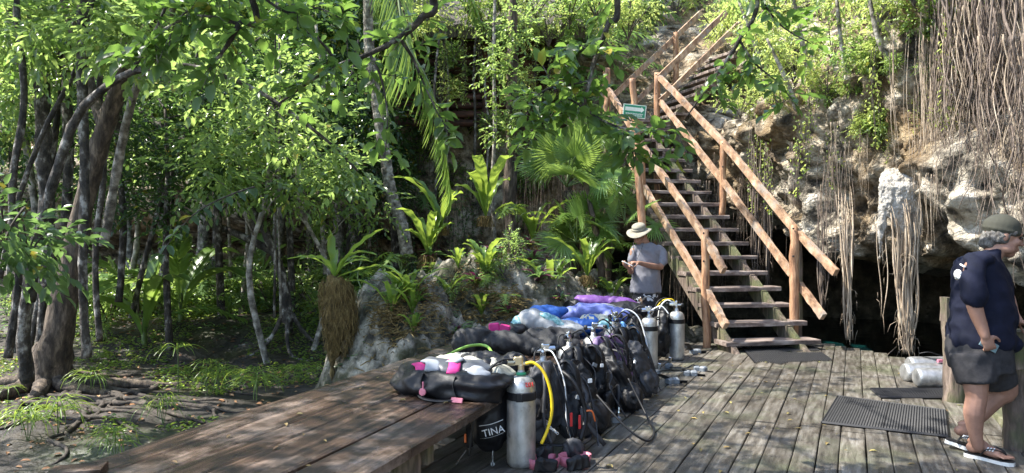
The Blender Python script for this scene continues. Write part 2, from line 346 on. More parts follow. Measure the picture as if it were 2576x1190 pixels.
me = smooth(fast_mesh(V, np.stack([I, I+nV, I+nV+1, I+1], 1)))
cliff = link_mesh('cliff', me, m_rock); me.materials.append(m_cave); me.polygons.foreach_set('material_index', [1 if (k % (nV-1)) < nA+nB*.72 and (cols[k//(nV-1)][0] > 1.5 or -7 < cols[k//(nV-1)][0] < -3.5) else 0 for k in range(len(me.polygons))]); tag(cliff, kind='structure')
CV = [Vector(v) for v in V]; BVH = BVHTree.FromPolygons(CV, [tuple(r) for r in np.stack([I, I+nV, I+nV+1, I+1], 1).tolist()])
def hit(px, py, default=15.0):
    d = W(px, py, 1)-Vector((0, 0, CAMZ)); p, n, i, dist = BVH.ray_cast(Vector((0, 0, CAMZ)), d.normalized())
    if p is None: return W(px, py, default), Vector((0, -1, 0))
    if n.dot(d) > 0: n = -n
    return p, n
# ---- hills behind the rim, covered by the forest
def hill_z(x, y): return 0
# ---- deck of planks
PD = Vector((.434, .901)); PN = Vector((.901, -.434))
poly = [(-.9, -1), (-.68, 4.3), (-.3, 5.9), (.62, 8.6), (1.2, 10.1), (2.1, 10.0), (2.55, 9.72), (4.24, 9.75), (4.45, 9.35), (4.58, 8.95), (4.72, 8.36), (4.84, 7.9), (4.86, 7.0), (4.35, 6.2), (4.05, 5.9), (3.55, 5.2), (3.5, 4.5), (3.45, -1)]
def strip_clip(v):
    hits = []; n = len(poly)
    for i in range(n):
        a, b = Vector(poly[i]), Vector(poly[(i+1) % n]); va, vb = a.dot(PN)-v, b.dot(PN)-v
        if va*vb < 0: t = va/(va-vb); hits.append(a.lerp(b, t).dot(PD))
    hits.sort(); return hits
mb = MB(); v = -3.2; wv = 0
joints = [3.55, 5.9, 8.35]
while v < 5:
    wv = random.choice((.135, .15, .155, .165, .18)); hs = strip_clip(v+wv/2)
    for k in range(0, len(hs)-1, 2):
        u0, u1 = hs[k]+random.uniform(-.06, .03), hs[k+1]+random.uniform(-.03, .07)
        js = [u0]+[j+.02*math.sin(v*9) + (random.uniform(-.5, .5) if j < 5 else 0) for j in joints if u0+.2 < j < u1-.2]+[u1]
        js.sort()
        for a, b in zip(js[:-1], js[1:]):
            n = max(2, int((b-a)/.18)); g = .004; zt = random.uniform(-.005, .005); V = []; 
            for q in range(n+1):
                u = lerp(a+.004, b-.004, q/n); wl = .006*noise.noise(Vector((u*1.6, v*7, 2))); wr = .006*noise.noise(Vector((u*1.6, v*7+3, 5)))
                zz = zt+.005*noise.noise(Vector((u*2, v*5, 0)))
                for (vv, z) in ((v+g+wl, zz-.05), (v+wv-g+wr, zz-.05), (v+wv-g+wr, zz-.004), (v+wv-g-.006+wr, zz), (v+g+.006+wl, zz), (v+g+wl, zz-.004)):
                    p = PD*u+PN*vv; V.append((p.x, p.y, z))
            Fs = [(5, 4, 3, 2, 1, 0), tuple(6*n+i for i in range(6))]
            for q in range(n):
                for i in range(6): j = (i+1) % 6; Fs.append((6*q+i, 6*q+j, 6*q+6+j, 6*q+6+i))
            mb.add(V, Fs)
    v += wv
for v_ in (3.9, 6.6, 9.2): # joists
    mb.beam((-.6+v_*.02, v_-1.2, -.12), (4.4 if v_ > 6 else 3.4, v_-2.2+.9*(v_ > 9), -.12), .12, .13)
deck = mb.build('deck', m_deck); tag(deck, kind='structure')
# edge beams by the pool ladder
mb = MB(); mb.beam((4.15, 6.25, -.03), (3.52, 4.55, -.03), .16, .16, jit=.004, seg=8); mb.beam((4.32, 6.1, -.12), (3.72, 4.4, -.12), .13, .16, jit=.004, seg=8); mb.beam((4.0, 6.12, .02), (4.6, 6.0, .02), .2, .08, jit=.004, seg=4)
m_moss = M('mossy_beam', [(.03, .035, .018), (.10, .10, .05), (.20, .19, .12)], scale=7, bump=.6, bscale=30, rough=.8)
tag(mb.build('deck_edge', m_moss), kind='structure')
# mossy rocks under the stair and other rocks
def rock(name, c, r, mat, seed, label, cat='rock', group=None, amp=.25, vox=None):
    b = MB(); b.ball((0, 0, 0), r, 16, 12); s_ = Vector((seed, seed*2.1, 3)); rm = max(r)
    o = b.remesh(name, mat, None, vox or rm/14, 1, disp=lambda p: rm*amp*(fbm(p+s_, 1.3/rm, 4)+.5*(noise.voronoi((p+s_)*2/rm)[0][1]-noise.voronoi((p+s_)*2/rm)[0][0])-.2))
    o.location = c; tag(o, label, cat, group); return o
rock('mossy_rock', (2.55, 10.9, -.42), (.55, .6, .42), m_mound, 1, 'mossy dark boulder at the water under the wooden stair')
rock('mossy_rock', (3.2, 11.9, -.5), (.6, .5, .4), m_mound, 2, 'low mossy boulder behind the lowest open treads')
rock('mossy_rock', (2.25, 11.4, .0), (.4, .4, .4), m_mound, 3, 'rounded mossy rock beside the base of the stair stringer')
# ---- rock mound behind the bench
def mound_h(x, y):
    h = 0
    for cx, cy, rx, ry, hh in ((-.35, 9.9, 1.5, 1.35, 1.0), (.2, 10.6, 1.9, 1.2, 1.0), (-1.25, 8.3, .85, 1.1, .95), (-.75, 8.9, 1.0, 1.0, .7), (.65, 9.5, 1.2, .9, .45), (1.2, 11.6, 1.6, 1.1, .7)):
        q = ((x-cx)/rx)**2+((y-cy)/ry)**2; h = max(h, hh*math.exp(-q*q*.9)) + .12*hh*math.exp(-q)
    return h
def mound_z(x, y):
    h = mound_h(x, y); p = Vector((x, y, h)); k = min(1, h*2.5)
    n_ = .16*fbm(p, 1.4, 4)+.14*(noise.voronoi(p*3.1)[0][1]-noise.voronoi(p*3.1)[0][0])+.05*(noise.voronoi(p*9)[0][1]-noise.voronoi(p*9)[0][0])+.06*fbm(p, 5, 3)+.04*(noise.voronoi(p*8)[0][0])
    return -.55+h*1.22+k*n_*1.5
xs = np.linspace(-3.0, 3.2, 250); ys = np.linspace(6.6, 13.4, 260)
V = [(x+.05*noise.noise(Vector((x*4, y*4, 1))), y, mound_z(x, y)) for y in ys for x in xs]; nx = len(xs)
I = (np.arange(len(ys)-1)[:, None]*nx+np.arange(nx-1)[None, :]).ravel()
mound = link_mesh('rock_mound', smooth(fast_mesh(V, np.stack([I, I+1, I+1+nx, I+nx], 1))), m_mound)
tag(mound, 'pitted grey limestone outcrop overgrown with ferns behind the bench', 'rock outcrop')
# ---- white calcite curtain hanging from the overhang
YC = min(hit(x_, y_)[0].y for x_ in (2225, 2250, 2280, 2305) for y_ in (460, 500, 540))-.04
mb = MB()
mb.loft([(W(2262, 425, YC+.35), .18, .10), (W(2264, 446, YC+.12), .26, .12), (W(2264, 470, YC), .27, .09), (W(2265, 500, YC-.03), .26, .07), (W(2268, 525, YC-.04), .24, .06), (W(2274, 555, YC-.04), .17, .05), (W(2280, 590, YC-.04), .10, .05), (W(2284, 640, YC-.04), .05, .04), (W(2284, 720, YC-.04), .02, .02)], 26)
mb.loft([(W(2230, 460, YC+.05), .09, .06), (W(2222, 530, YC), .07, .05), (W(2216, 590, YC), .04, .04), (W(2212, 650, YC), .012, .012)], 12)
mb.loft([(W(2300, 450, YC+.05), .08, .06), (W(2307, 540, YC), .06, .05), (W(2306, 610, YC), .045, .04), (W(2302, 690, YC), .012, .012)], 12)
o = mb.remesh('calcite_curtain', m_white, None, .013, 1, disp=lambda p: .03*fbm(p, 4, 2)+.022*fbm(Vector((p.x, p.y, p.z*.25)), 13, 3)+.012*fbm(Vector((p.x, p.y, p.z*.7)), 38, 3)); tag(o, 'white flowstone curtain hanging from the cave lip above the root bundle', 'flowstone')
# ================================================================ STAIR
def SR(t, z=None, off=0):            # right-hand edge line, t = tread count from the first
    return Vector((3.97-.0676*t+off*.97, 9.15+.268*t+off*.24, .133+.2085*t if z is None else z))
def SL(t, z=None, off=0):
    return Vector((2.72-.0676*t+off*.97, 8.91+.268*t+off*.24, .133+.2085*t if z is None else z))
def solve(P, px, py):                # the point of a side plane seen at (px, py)
    k = (px-1288)/F; p0 = P(0); t = (p0.x-k*p0.y)/(k*.268+.0676); q = P(t); q.z = CAMZ-(py-595)/F*q.y; return q, t
st = empty('wooden_staircase', (3.3, 9.2, 0), 0, 'steep open wooden staircase with orange log handrails climbing from the deck to the cliff top', 'staircase')
random.seed(3)
def tread(a, b, back, th, name='tread'):
    """plank whose front edge runs a->b, depth vector back"""
    m = MB(); a, b, back = Vector(a), Vector(b), Vector(back); n = 10; V = []
    for k in range(n+1):
        t = k/n; p = a.lerp(b, t); w1 = .012*noise.noise(p*5); w2 = .012*noise.noise(p*5+Vector((7, 7, 7))); zz = .006*noise.noise(p*3); dn = (p.z*0)
        f = p - back.normalized()*w1; g = p+back+back.normalized()*w2
        for q, z in ((f, -th), (g, -th), (g, 0), (f+back.normalized()*.008, 0), (f, -.01)): V.append((q.x, q.y, q.z+z+zz))
    Fs = [(4, 3, 2, 1, 0), tuple(5*n+i for i in range(5))]
    for k in range(n):
        for i in range(5): j = (i+1) % 5; Fs.append((5*k+i, 5*k+j, 5*k+5+j, 5*k+5+i))
    m.add(V, Fs); bm = bmesh.new(); me = m.mesh(); bm.from_mesh(me); bmesh.ops.recalc_face_normals(bm, faces=bm.faces); bm.to_mesh(me); bm.free()
    return link_mesh(name, me, m_tread, st, True)
BK = Vector((-.0676, .268, 0)).normalized()
for i in range(18):
    ja, jb = random.uniform(-.05, .03), random.uniform(-.03, .05); th = random.choice((.048, .055, .06))
    tread(SL(i, off=ja), SR(i, off=jb), BK*random.uniform(.27, .31), th)
# stringers with stepped blocks
mb = MB()
for Pn, off in ((SL, .06), (SR, -.26)):
    mb.beam(Pn(-.6, off=off)-Vector((0, 0, .20)), Pn(17.6, off=off)-Vector((0, 0, .22)), .07, .24, jit=.006, seg=20)
mb.build('stringer', m_oldlog, st, world=True)
mb = MB()
for i in range(17):
    for Pn, off in ((SL, .06), (SR, -.26)):
        a = Pn(i+.12, off=off); a.z -= .06; top = Pn(i+1.02, off=off); top.z = Pn(i+1).z-.058; lo = Pn(i+.95, off=off); lo.z = Pn(i).z-.07
        MB().beam(lo, top, .1, .05, up=BK, jit=.004).build('riser_block', m_oldlog, st, world=True)
def log(p, q, r, name='post', mat=None, parent=None, wob=.16, n=12, seg=14):
    m = MB(); p, q = Vector(p), Vector(q); b = random.random()*9
    pts = [p.lerp(q, k/seg)+Vector((noise.noise(Vector((k*.35+b, 0, 1))), noise.noise(Vector((k*.35+b, 5, 1))), 0))*r*.35 for k in range(seg+1)]
    rr = [r*(1+.10*noise.noise(Vector((b, k*.6, 3)))) for k in range(seg+1)]; rr[0] *= 1.03; rr[-1] *= .9
    m.tube(pts, rr, n, wob=wob); return m.build(name, mat or m_post, parent if parent is not None else st, True, world=True)
# right posts
B1, t = solve(lambda t: SR(t, off=-.05), 1998, 801); T1, _ = solve(lambda t: SR(t, off=-.05), 1997, 566); log(B1-Vector((0, 0, .25)), T1, .06)
log(T1+Vector((.11, .11, -.04)), B1+Vector((.11, .11, -1.2)), .045, mat=m_oldlog)
B2, _ = solve(lambda t: SR(t, off=.02), 1818, 538); T2, _ = solve(lambda t: SR(t, off=.02), 1820, 355); log(B2-Vector((0, 0, .05)), T2, .053)
B3, _ = solve(lambda t: SR(t, off=.02), 1651, 300); T3, _ = solve(lambda t: SR(t, off=.02), 1653, 183); log(B3-Vector((0, 0, 2.5)), T3, .06)
# left posts
B4, _ = solve(lambda t: SL(t, off=-.04), 1779, 866); T4, _ = solve(lambda t: SL(t, off=-.04), 1773, 577); B4.z = -.7; log(B4, T4, .052)
B5, _ = solve(lambda t: SL(t, off=-.04), 1621, 600); T5, _ = solve(lambda t: SL(t, off=-.04), 1614, 368); B5.z = .1; log(B5, T5, .052)
TL, _ = solve(lambda t: SL(t, off=-.03), 1526, 172); log((TL.x, TL.y, 3.5), TL, .065, mat=m_post); log((TL.x+.01, TL.y+.02, -.3), (TL.x+.01, TL.y+.02, 3.5), .075, mat=m_oldlog)
# rails: squared timbers on the posts
def rail(P, a, b, off=0, name='handrail', h=.098, w_=.062, dy=0):
    A_, _ = solve(lambda t: P(t, off=off), *a); B_, _ = solve(lambda t: P(t, off=off), *b)
    MB().beam(A_, B_, w_, h, jit=.006, seg=12).build(name, m_rail, st, world=True)
rail(SR, (1657, 192), (1822, 362), .02); rail(SR, (1822, 362), (1996, 574), 0); rail(SR, (1996, 574), (2103, 686), -.0)
rail(SR, (1662, 256), (1820, 458), .02, 'lower_rail'); rail(SR, (1820, 458), (1992, 690), 0, 'lower_rail'); rail(SR, (2011, 716), (2071, 797), .04, 'lower_rail')
rail(SL, (1530, 226), (1614, 360), -.03); rail(SL, (1612, 360), (1778, 604), -.02); rail(SL, (1778, 604), (1821, 681), -.02)
rail(SL, (1524, 284), (1617, 466), -.03, 'lower_rail'); rail(SL, (1617, 466), (1782, 738), -.02, 'lower_rail'); rail(SL, (1782, 738), (1826, 820), -.02, 'lower_rail')
# bolts where the rails meet the posts
mb = MB()
for T_, d_ in ((T1, -.05), (T2, -.06), (T3, -.06), (T4, -.05), (T5, -.06)):
    for dz_ in (-.05, -.42): mb.lathe([(.006, 0), (.014, .002), (.012, .010), (.003, .012)], T_+Vector((-.03, -.055, dz_)), 8, (-.3, -1, 0))
mb.build('bolt', m_rubber, st, world=True)
# landing
L0 = SL(17.2, z=3.68); L1 = SR(17.2, z=3.68); mb = MB()
for k in range(7):
    o_ = BK*(.20*k); mb.beam(L0+o_-Vector((.5, .12, 0)), L1+o_+Vector((.25, .06, 0)), .19, .05, jit=.004, seg=4)
mb.beam(L0+Vector((-.5, -.14, -.1)), L1+Vector((.25, .02, -.1)), .06, .18, jit=.006, seg=4)
mb.build('landing', m_tread, st, world=True)
log((L1.x, L1.y+.1, 3.6), (L1.x, L1.y+.1, -.5), .08, mat=m_oldlog); log((L0.x-.4, L0.y+1.1, 3.6), (L0.x-.4, L0.y+1.1, -.3), .08, mat=m_oldlog)
# second flight, turning to the right
D2 = Vector((.934, .356, 0)); V2 = Vector((-.356, .934, 0))
def FN(k, side=0, z=0): return Vector((2.98+.21*k, 13.76+.08*k, 3.68+.205*k+z))+V2*side
for k in range(1, 9):
    tread(FN(k, 1.25), FN(k, -.03), D2*.26, .055)
mb = MB(); mb.beam(FN(-.5, .18, -.22), FN(8.6, .18, -.22), .07, .22, seg=8, jit=.005); mb.beam(FN(-.5, 1.1, -.22), FN(8.6, 1.1, -.22), .07, .22, seg=8, jit=.005); mb.build('stringer', m_oldlog, st, world=True)
mb = MB()
for k in range(1, 9): MB().beam(FN(k-.1, .18, -.06)+Vector((0, 0, -.14)), FN(k-.1, .18, -.055), .05, .09, up=(1, 0, 0)).build('riser_block', m_oldlog, st, world=True)
MB().beam(FN(-.7, -.02, 1.0), FN(6.2, -.02, 1.0), .065, .105, jit=.006, seg=10).build('handrail', m_rail, st, world=True)
MB().beam(FN(-.6, -.02, .52), FN(8, -.02, .52), .065, .10, jit=.006, seg=10).build('lower_rail', m_rail, st, world=True)
MB().beam(FN(-3, 1.25, 1.12), FN(7.6, 1.25, 1.12), .065, .105, jit=.006, seg=12).build('handrail', m_rail, st, world=True)
MB().beam(FN(-3, 1.25, .55), FN(6.8, 1.25, .55), .065, .10, jit=.006, seg=12).build('lower_rail', m_rail, st, world=True)
log(FN(4.6, 1.2, -.4), FN(4.6, 1.2, 1.22), .06)
# sign post (a log of its own) and the evacuation sign
sp = empty('sign_post', (1.95, 10.6, -.3), 0, 'tall rough log post standing in front of the stair and carrying the green sign', 'post')
mb = MB(); pts = catmull([W(1626, 700, 10.4), W(1618, 590, 10.4), W(1606, 440, 10.45), W(1601, 320, 10.5), W(1590, 198, 10.5)], 8); mb.tube(pts, rlist([.058, .056, .052, .054, .048], len(pts)), 12, wob=.3); mb.build('log', m_oldlog if False else m_post, sp, True, world=True)
sp.name = 'sign_post'
sg = empty('evacuation_sign', W(1596, 280, 10.38), 0, 'small green and white evacuation route sign with an arrow nailed to the log post', 'sign')
m_sgreen = plain('sign_green', (.01, .22, .10), .4); m_scream = plain('sign_cream', (.72, .74, .60), .4)
RS = Matrix.Rotation(R(6), 3, 'Y')
def sgbox(name, c, s, mat, dz=0): b = MB(); b.box((0, 0, 0), s, None); b.v = [tuple(RS @ (Vector(p)+Vector(c))) for p in b.v]; return b.build(name, mat, sg)
sgbox('board', (0, 0, 0), (.335, .012, .195), m_scream); sgbox('green_panel', (0, -.0075, 0), (.31, .004, .172), m_sgreen)
b = MB(); y_ = -.0115; zc = .028
b.add([RS @ Vector(p) for p in ((-.14, y_, zc-.027), (.095, y_, zc-.027), (.095, y_, zc-.043), (.142, y_, zc), (.095, y_, zc+.043), (.095, y_, zc+.027), (-.14, y_, zc+.027))], [(0, 1, 2, 3, 4, 5, 6)]); b.build('arrow', m_scream, sg)
def text(s, size, mat, loc, rot, parent, name='lettering', ext=.0008, bold=0, align='CENTER'):
    cu = bpy.data.curves.new('t', 'FONT'); cu.body = s; cu.size = size; cu.extrude = ext; cu.align_x = align; cu.align_y = 'CENTER'; cu.offset = bold; cu.resolution_u = 3
    t = bpy.data.objects.new('t', cu); COL.objects.link(t); me = bpy.data.meshes.new_from_object(t.evaluated_get(bpy.context.evaluated_depsgraph_get())); bpy.data.objects.remove(t)
    Mx = Matrix.Translation(loc) @ (rot.to_4x4() if not isinstance(rot, Matrix) or len(rot) == 3 else rot); me.transform(Mx); me.materials.clear(); return link_mesh(name, me, mat, parent)
RX = Matrix.Rotation(R(90), 3, 'X')
text('RUTA DE EVACUACION', .0235, m_scream, RS @ Vector((0, -.0115, -.040)), RS @ RX, sg, bold=.0012); text('EVACUATION ROUTE', .0235, m_scream, RS @ Vector((0, -.0115, -.066)), RS @ RX, sg, bold=.0012)
# ================================================================ BENCH PLATFORM
bn = empty('plank_bench', (-1.0, 4.0, -.2), 0, 'long low bench platform of wide weathered brown planks running beside the deck', 'bench')
BN = Vector((.936, -.352, 0)); O = Vector((-2.06, 2.75, .45))
widths = [.20, .20, .185, .31, .30]; offs = 0; random.seed(12)
def plank(v0, v1, u0, u1, name='plank'):
    m = MB(); n = int((u1-u0)/.15); V = []
    for q in range(n+1):
        u = lerp(u0, u1, q/n); wl = .007*noise.noise(Vector((u*1.3, v0*11, 2))); wr = .007*noise.noise(Vector((u*1.3, v1*11+3, 5))); zz = .006*noise.noise(Vector((u*1.1, v0*8, 4)))
        for vv, z in ((v0+wl, -.055), (v1+wr, -.055), (v1+wr, -.008), (v1-.012+wr, 0), (v0+.012+wl, 0), (v0+wl, -.008)):
            p = O+BD*u+BN*vv; V.append((p.x, p.y, p.z+z+zz))
    Fs = [(5, 4, 3, 2, 1, 0), tuple(6*n+i for i in range(6))]
    for q in range(n):
        for i in range(6): j = (i+1) % 6; Fs.append((6*q+i, 6*q+j, 6*q+6+j, 6*q+6+i))
    m.add(V, Fs); return m.build(name, m_bench, bn, world=True)
gaps = [.006, .010, .008, .022, .012]
for w_, g_ in zip(widths, gaps):
    plank(offs, offs+w_, random.uniform(-1.3, -1.2), 7.45+random.uniform(-.05, .08)); offs += w_+g_
for u in (.15, 1.35, 3.3, 5.3, 7.1):
    for v_ in (.12, offs-.14):
        p = O+BD*u+BN*v_; 
        log((p.x, p.y, -.5), (p.x, p.y, .385), .075, 'leg', m_oldlog, bn)
    a = O+BD*(u+.12)+BN*.05; b_ = O+BD*(u+.12)+BN*(offs-.06); MB().beam((a.x, a.y, .33), (b_.x, b_.y, .33), .07, .11, jit=.004, seg=3).build('crossbeam', m_oldlog, bn, world=True)
# a squared block lying on the near end of the bench
p = G(172, 1185, .5); 
b = MB(); b.box((0, 0, 0), (.20, .10, .035), Matrix.Rotation(R(14), 3, 'Z'), jit=.006); o = b.build('wood_offcut', m_bench); o.location = G(196, 1186, .472); tag(o, 'short brown wood offcut lying on the near corner of the plank bench', 'offcut')
# ================================================================ POOL LADDER POSTS
random.seed(5)
def solo(name, label, cat, p, q, r, mat, group=None):
    e = empty(name, (p[0], p[1], p[2]), 0, label, cat, group); log(p, q, r, 'log', mat, e); return e
e = solo('gate_post', 'thick brown log post behind the woman, with a notched block at its top', 'post', (3.93, 6.28, -.3), (3.90, 6.28, .90), .092, m_oldlog, 'log posts at the pool entry')
MB().beam((3.79, 6.2, .93), (3.79, 6.2, .72), .045, .10, jit=.006, seg=2, up=(0, 1, 0)).build('block', m_oldlog, e, world=True)
e = solo('gate_post', 'thinner brown log post in front of the woman with a flat cap block', 'post', (3.47, 4.9, -.3), (3.47, 4.9, .78), .07, m_oldlog, 'log posts at the pool entry')
MB().box((3.49, 4.88, .69), (.20, .15, .26), None, jit=.006, bev=.01).build('cap_block', m_oldlog, e, world=True)
# ================================================================ RUBBER MATS
def mat_mesh(a, b, c, d, nu, nv, label, torn=0, name='rubber_mat'):
    """a,b near edge left/right; c,d far right/left : perforated ribbed mat"""
    a, b, c, d = map(Vector, (a, b, c, d)); m = MB()
    def P(u, v, z): p = a.lerp(b, u).lerp(d.lerp(c, u), v); return Vector((p.x, p.y, z))
    def ok(u, v): return not torn or (v > .12+.16*noise.noise(Vector((u*5, 2, torn)))+.22*max(0, u-.5) or False) and not (u > .55 and .62 < v < .72 and noise.noise(Vector((u*4, 1, 1))) > -.3)
    for j in range(nv):
        run = []
        for i in range(nu*2+1):
            u = i/(nu*2); v = (j+.5)/nv + (.12/nv)*(1 if i % 2 else -1)
            if ok(u, v): run.append(P(u, v, .010+.007*(i % 2)))
            else:
                if len(run) > 1: m.tube(run, .0085, 4, flat=.8)
                run = []
        if len(run) > 1: m.tube(run, .0085, 4, flat=.8)
    for i in range(nu+1):
        u = i/nu; run = []
        for j in range(nv+1):
            v = j/nv
            if ok(u, v): run.append(P(min(.999, max(.001, u)), v, .006))
            else:
                if len(run) > 1: m.tube(run, .0055, 4)
                run = []
        if len(run) > 1: m.tube(run, .0055, 4)
    if not torn:
        for s_ in (0, .5, 1) if nu > 30 else (0, 1): m.tube([P(s_, v/6, .01) for v in range(7)], .011, 4)
        m.tube([P(u/9, 0, .01) for u in range(10)], .012, 4); m.tube([P(u/9, 1, .01) for u in range(10)], .012, 4)
    o = m.build(name, m_rubber); tag(o, label, 'mat', 'perforated rubber mats on the deck')
mat_mesh(G(2068, 1066), G(2385, 1102), G(2378, 1036), G(2108, 1000), 44, 24, 'large black rubber mat of three joined panels beside the walking woman')
mat_mesh(G(2215, 1002), G(2385, 1003), G(2372, 981), G(2190, 981), 26, 9, 'narrow black rubber mat between the lying cylinders and the large mat')
mat_mesh(G(1905, 922), G(2108, 918), G(2045, 873), G(1865, 876), 40, 26, 'torn frayed rubber mat in front of the lowest stair tread', torn=3)
# ================================================================ HUT ON THE RIM (seen through the leaves)
ht = empty('thatched_hut', (.4, 16.3, 4.0), 0, 'reddish timber hut with a grey thatched roof on the cliff rim behind the vines', 'hut')
m_redwood = M('red_timber', [(.02, .009, .006), (.07, .027, .018), (.13, .055, .036)], scale=5, bump=.5, bscale=20, stretch=(1, 3, 3), island=.25)
m_thatch = M('thatch', [(.03, .024, .02), (.10, .08, .065), (.20, .165, .14)], scale=9, bump=1, bscale=30, stretch=(6, 2, .5), bdist=.05)
mb = MB()
for k in range(12): mb.tube([(-2.6+.02*k, 16.3, 4.05+.2*k), (1.0, 16.3, 4.08+.2*k)], .085, 8, wob=.2)
mb.build('log_wall', m_redwood, ht, True, world=True)
for x in (-2.6, -1.5, -.6, .3, .95): log((x, 16.1, 3.3), (x, 16.1, 6.6), .08, 'post', m_redwood, ht)
MB().beam((.0, 16.1, 6.2), (.5, 16.0, 4.9), .1, .14).build('brace', m_redwood, ht, world=True)
mb = MB(); V = []; nx, ny = 60, 16
for j in range(ny):
    for i in range(nx):
        t = j/(ny-1); x = lerp(-3.0, 1.6, i/(nx-1))*(1-.45*t); V.append((x, 15.4+2*t, 6.05+1.9*t+.08*noise.noise(Vector((x*3, t*4, 0)))-(.12*abs(noise.noise(Vector((x*9, 1, 1)))) if j == 0 else 0)))
fs = [(j*nx+i, j*nx+i+1, (j+1)*nx+i+1, (j+1)*nx+i) for j in range(ny-1) for i in range(nx-1)]; mb.add(V, fs); mb.add([(x, y+.02, z-.25) for x, y, z in V], [tuple(reversed(f)) for f in fs])
fr = [(i, nx*ny+i, nx*ny+i+1, i+1) for i in range(nx-1)]; mb.f += fr
mb.build('thatched_roof', m_thatch, ht, world=True)
# ================================================================ PLANTS
lf_big = leafmat('broad_leaf', (.05, .095, .03), (.11, .18, .06), (.42, .58, .15), .27, .5)
lf_dark = leafmat('dark_leaf', (.025, .055, .025), (.06, .11, .045), (.24, .40, .11), .28, .4)
lf_lime = leafmat('lime_leaf', (.10, .17, .035), (.22, .30, .07), (.60, .70, .20), .34, .52, yellow=.05)
lf_palm = leafmat('palm_leaf', (.075, .15, .035), (.15, .25, .06), (.42, .60, .12), .32, .35, yellow=0)
lf_fern = leafmat('fern_leaf', (.07, .14, .025), (.13, .22, .04), (.42, .56, .08), .33, .42, yellow=0)
lf_blue = leafmat('split_leaf', (.07, .14, .045), (.15, .24, .09), (.34, .54, .14), .3, .3, yellow=0)
lf_purple = leafmat('purple_leaf', (.03, .045, .025), (.09, .02, .05), (.25, .03, .12), .4, .25, yellow=0)
lf_litter = M('dead_leaf', [(.10, .045, .02), (.25, .12, .05), (.38, .24, .13)], scale=3, bump=0, island=.5, rough=.8)
m_stem = M('green_stem', [(.06, .10, .025), (.12, .17, .05)], scale=8, bump=.1, rough=.5)
m_twig = M('twig', [(.035, .028, .02), (.11, .09, .07)], scale=12, bump=.4, bscale=60, rough=.9)
m_fibre = M('root_fibre', [(.05, .035, .012), (.16, .11, .035), (.30, .22, .09)], scale=14, bump=1, bscale=60, stretch=(2, 2, .7), rough=.95, island=.3)
def nrm(a): return a/np.maximum(1e-9, np.linalg.norm(a, axis=-1, keepdims=True))
def leaves(P, D, N, L, Wd, fold=.25, droop=.15):
    """P base, D direction, N rough normal, L length, Wd width -> verts, faces (8 verts, 4 quads-ish)"""
    n = len(P); D = nrm(D); S = nrm(np.cross(D, N)); N = np.cross(S, D); L = np.broadcast_to(np.asarray(L, float).reshape(-1, 1), (n, 1)); Wd = np.broadcast_to(np.asarray(Wd, float).reshape(-1, 1), (n, 1))
    m1 = P + D*L*.33; m2 = P + D*L*.72 - N*L*droop*.35; tip = P + D*L - N*L*droop
    f = N*Wd*fold
    V = np.stack([P, m1+S*Wd*.46+f, m2+S*Wd*.42+f, tip, m2-S*Wd*.42+f, m1-S*Wd*.46+f, m1, m2], 1).reshape(-1, 3)
    b = (np.arange(n)*8)[:, None]
    q = np.concatenate([b+[6, 1, 2, 7], b+[6, 7, 4, 5]]); t = np.concatenate([b+[0, 1, 6], b+[0, 6, 5], b+[7, 2, 3], b+[7, 3, 4]])
    return V, q, t
def leaves_lo(P, D, N, L, Wd, fold=.2, droop=.1):
    n = len(P); D = nrm(D); S = nrm(np.cross(D, N)); N = np.cross(S, D); L = np.broadcast_to(np.asarray(L, float).reshape(-1, 1), (n, 1)); Wd = np.broadcast_to(np.asarray(Wd, float).reshape(-1, 1), (n, 1))
    m1 = P + D*L*.28; m2 = P + D*L*.68 - N*L*droop*.3; f = N*Wd*fold; tip = P+D*L-N*L*droop
    V = np.stack([P, m1+S*Wd*.44+f, m2+S*Wd*.45+f, tip, m2-S*Wd*.45+f, m1-S*Wd*.44+f], 1).reshape(-1, 3); b = (np.arange(n)*6)[:, None]
    return V, np.concatenate([b+[0, 1, 2, 3], b+[0, 3, 4, 5]]), np.zeros((0, 3), int)
def join_np(parts):
    V = []; Q = []; T = []; n = 0
    for v, q, t in parts: V.append(v); Q.append(np.asarray(q)+n); T.append(np.asarray(t)+n if len(t) else np.zeros((0, 3), int)); n += len(v)
    return np.concatenate(V), [np.concatenate(Q), np.concatenate(T)]
def leafobj(name, parts, mat, parent=None, world=False):
    V, Fs = join_np(parts); Fs = [f for f in Fs if len(f)]
    return link_mesh(name, fast_mesh(V, Fs), mat, parent, world)
def twigs(B, D, ln, k, L, asp=.52, up=.9, rng=RNG, lo=False, spread=.9, droop=.2):
    """B (m,3) twig bases, D (m,3) directions; k leaves along each"""
    m = len(B); D = nrm(D+0.0); U = np.tile([0, 0, 1.], (m, 1)) + rng.normal(0, .25, (m, 3)); S = nrm(np.cross(D, U))
    Ps = []; Ds = []; Ns = []; Ls = []
    for i in range(k):
        t = (i+.7)/k; sgn = 1 if i % 2 else -1
        P = B + D*ln*t + np.array([0, 0, -1.])*ln*.12*t*t
        a = spread*(1-.55*t) if i < k-1 else 0
        d = D*math.cos(a) + S*sgn*math.sin(a) + rng.normal(0, .16, (m, 3)) - np.array([0, 0, droop])
        Ps.append(P); Ds.append(d); Ns.append(np.array([0, 0, 1.])*up + rng.normal(0, .38, (m, 3))); Ls.append(L*rng.uniform(.65, 1.15, m)*(1-.2*abs(t-.6)))
    P = np.concatenate(Ps); L_ = np.concatenate(Ls)
    return (leaves_lo if lo else leaves)(P, np.concatenate(Ds), np.concatenate(Ns), L_, L_*asp)
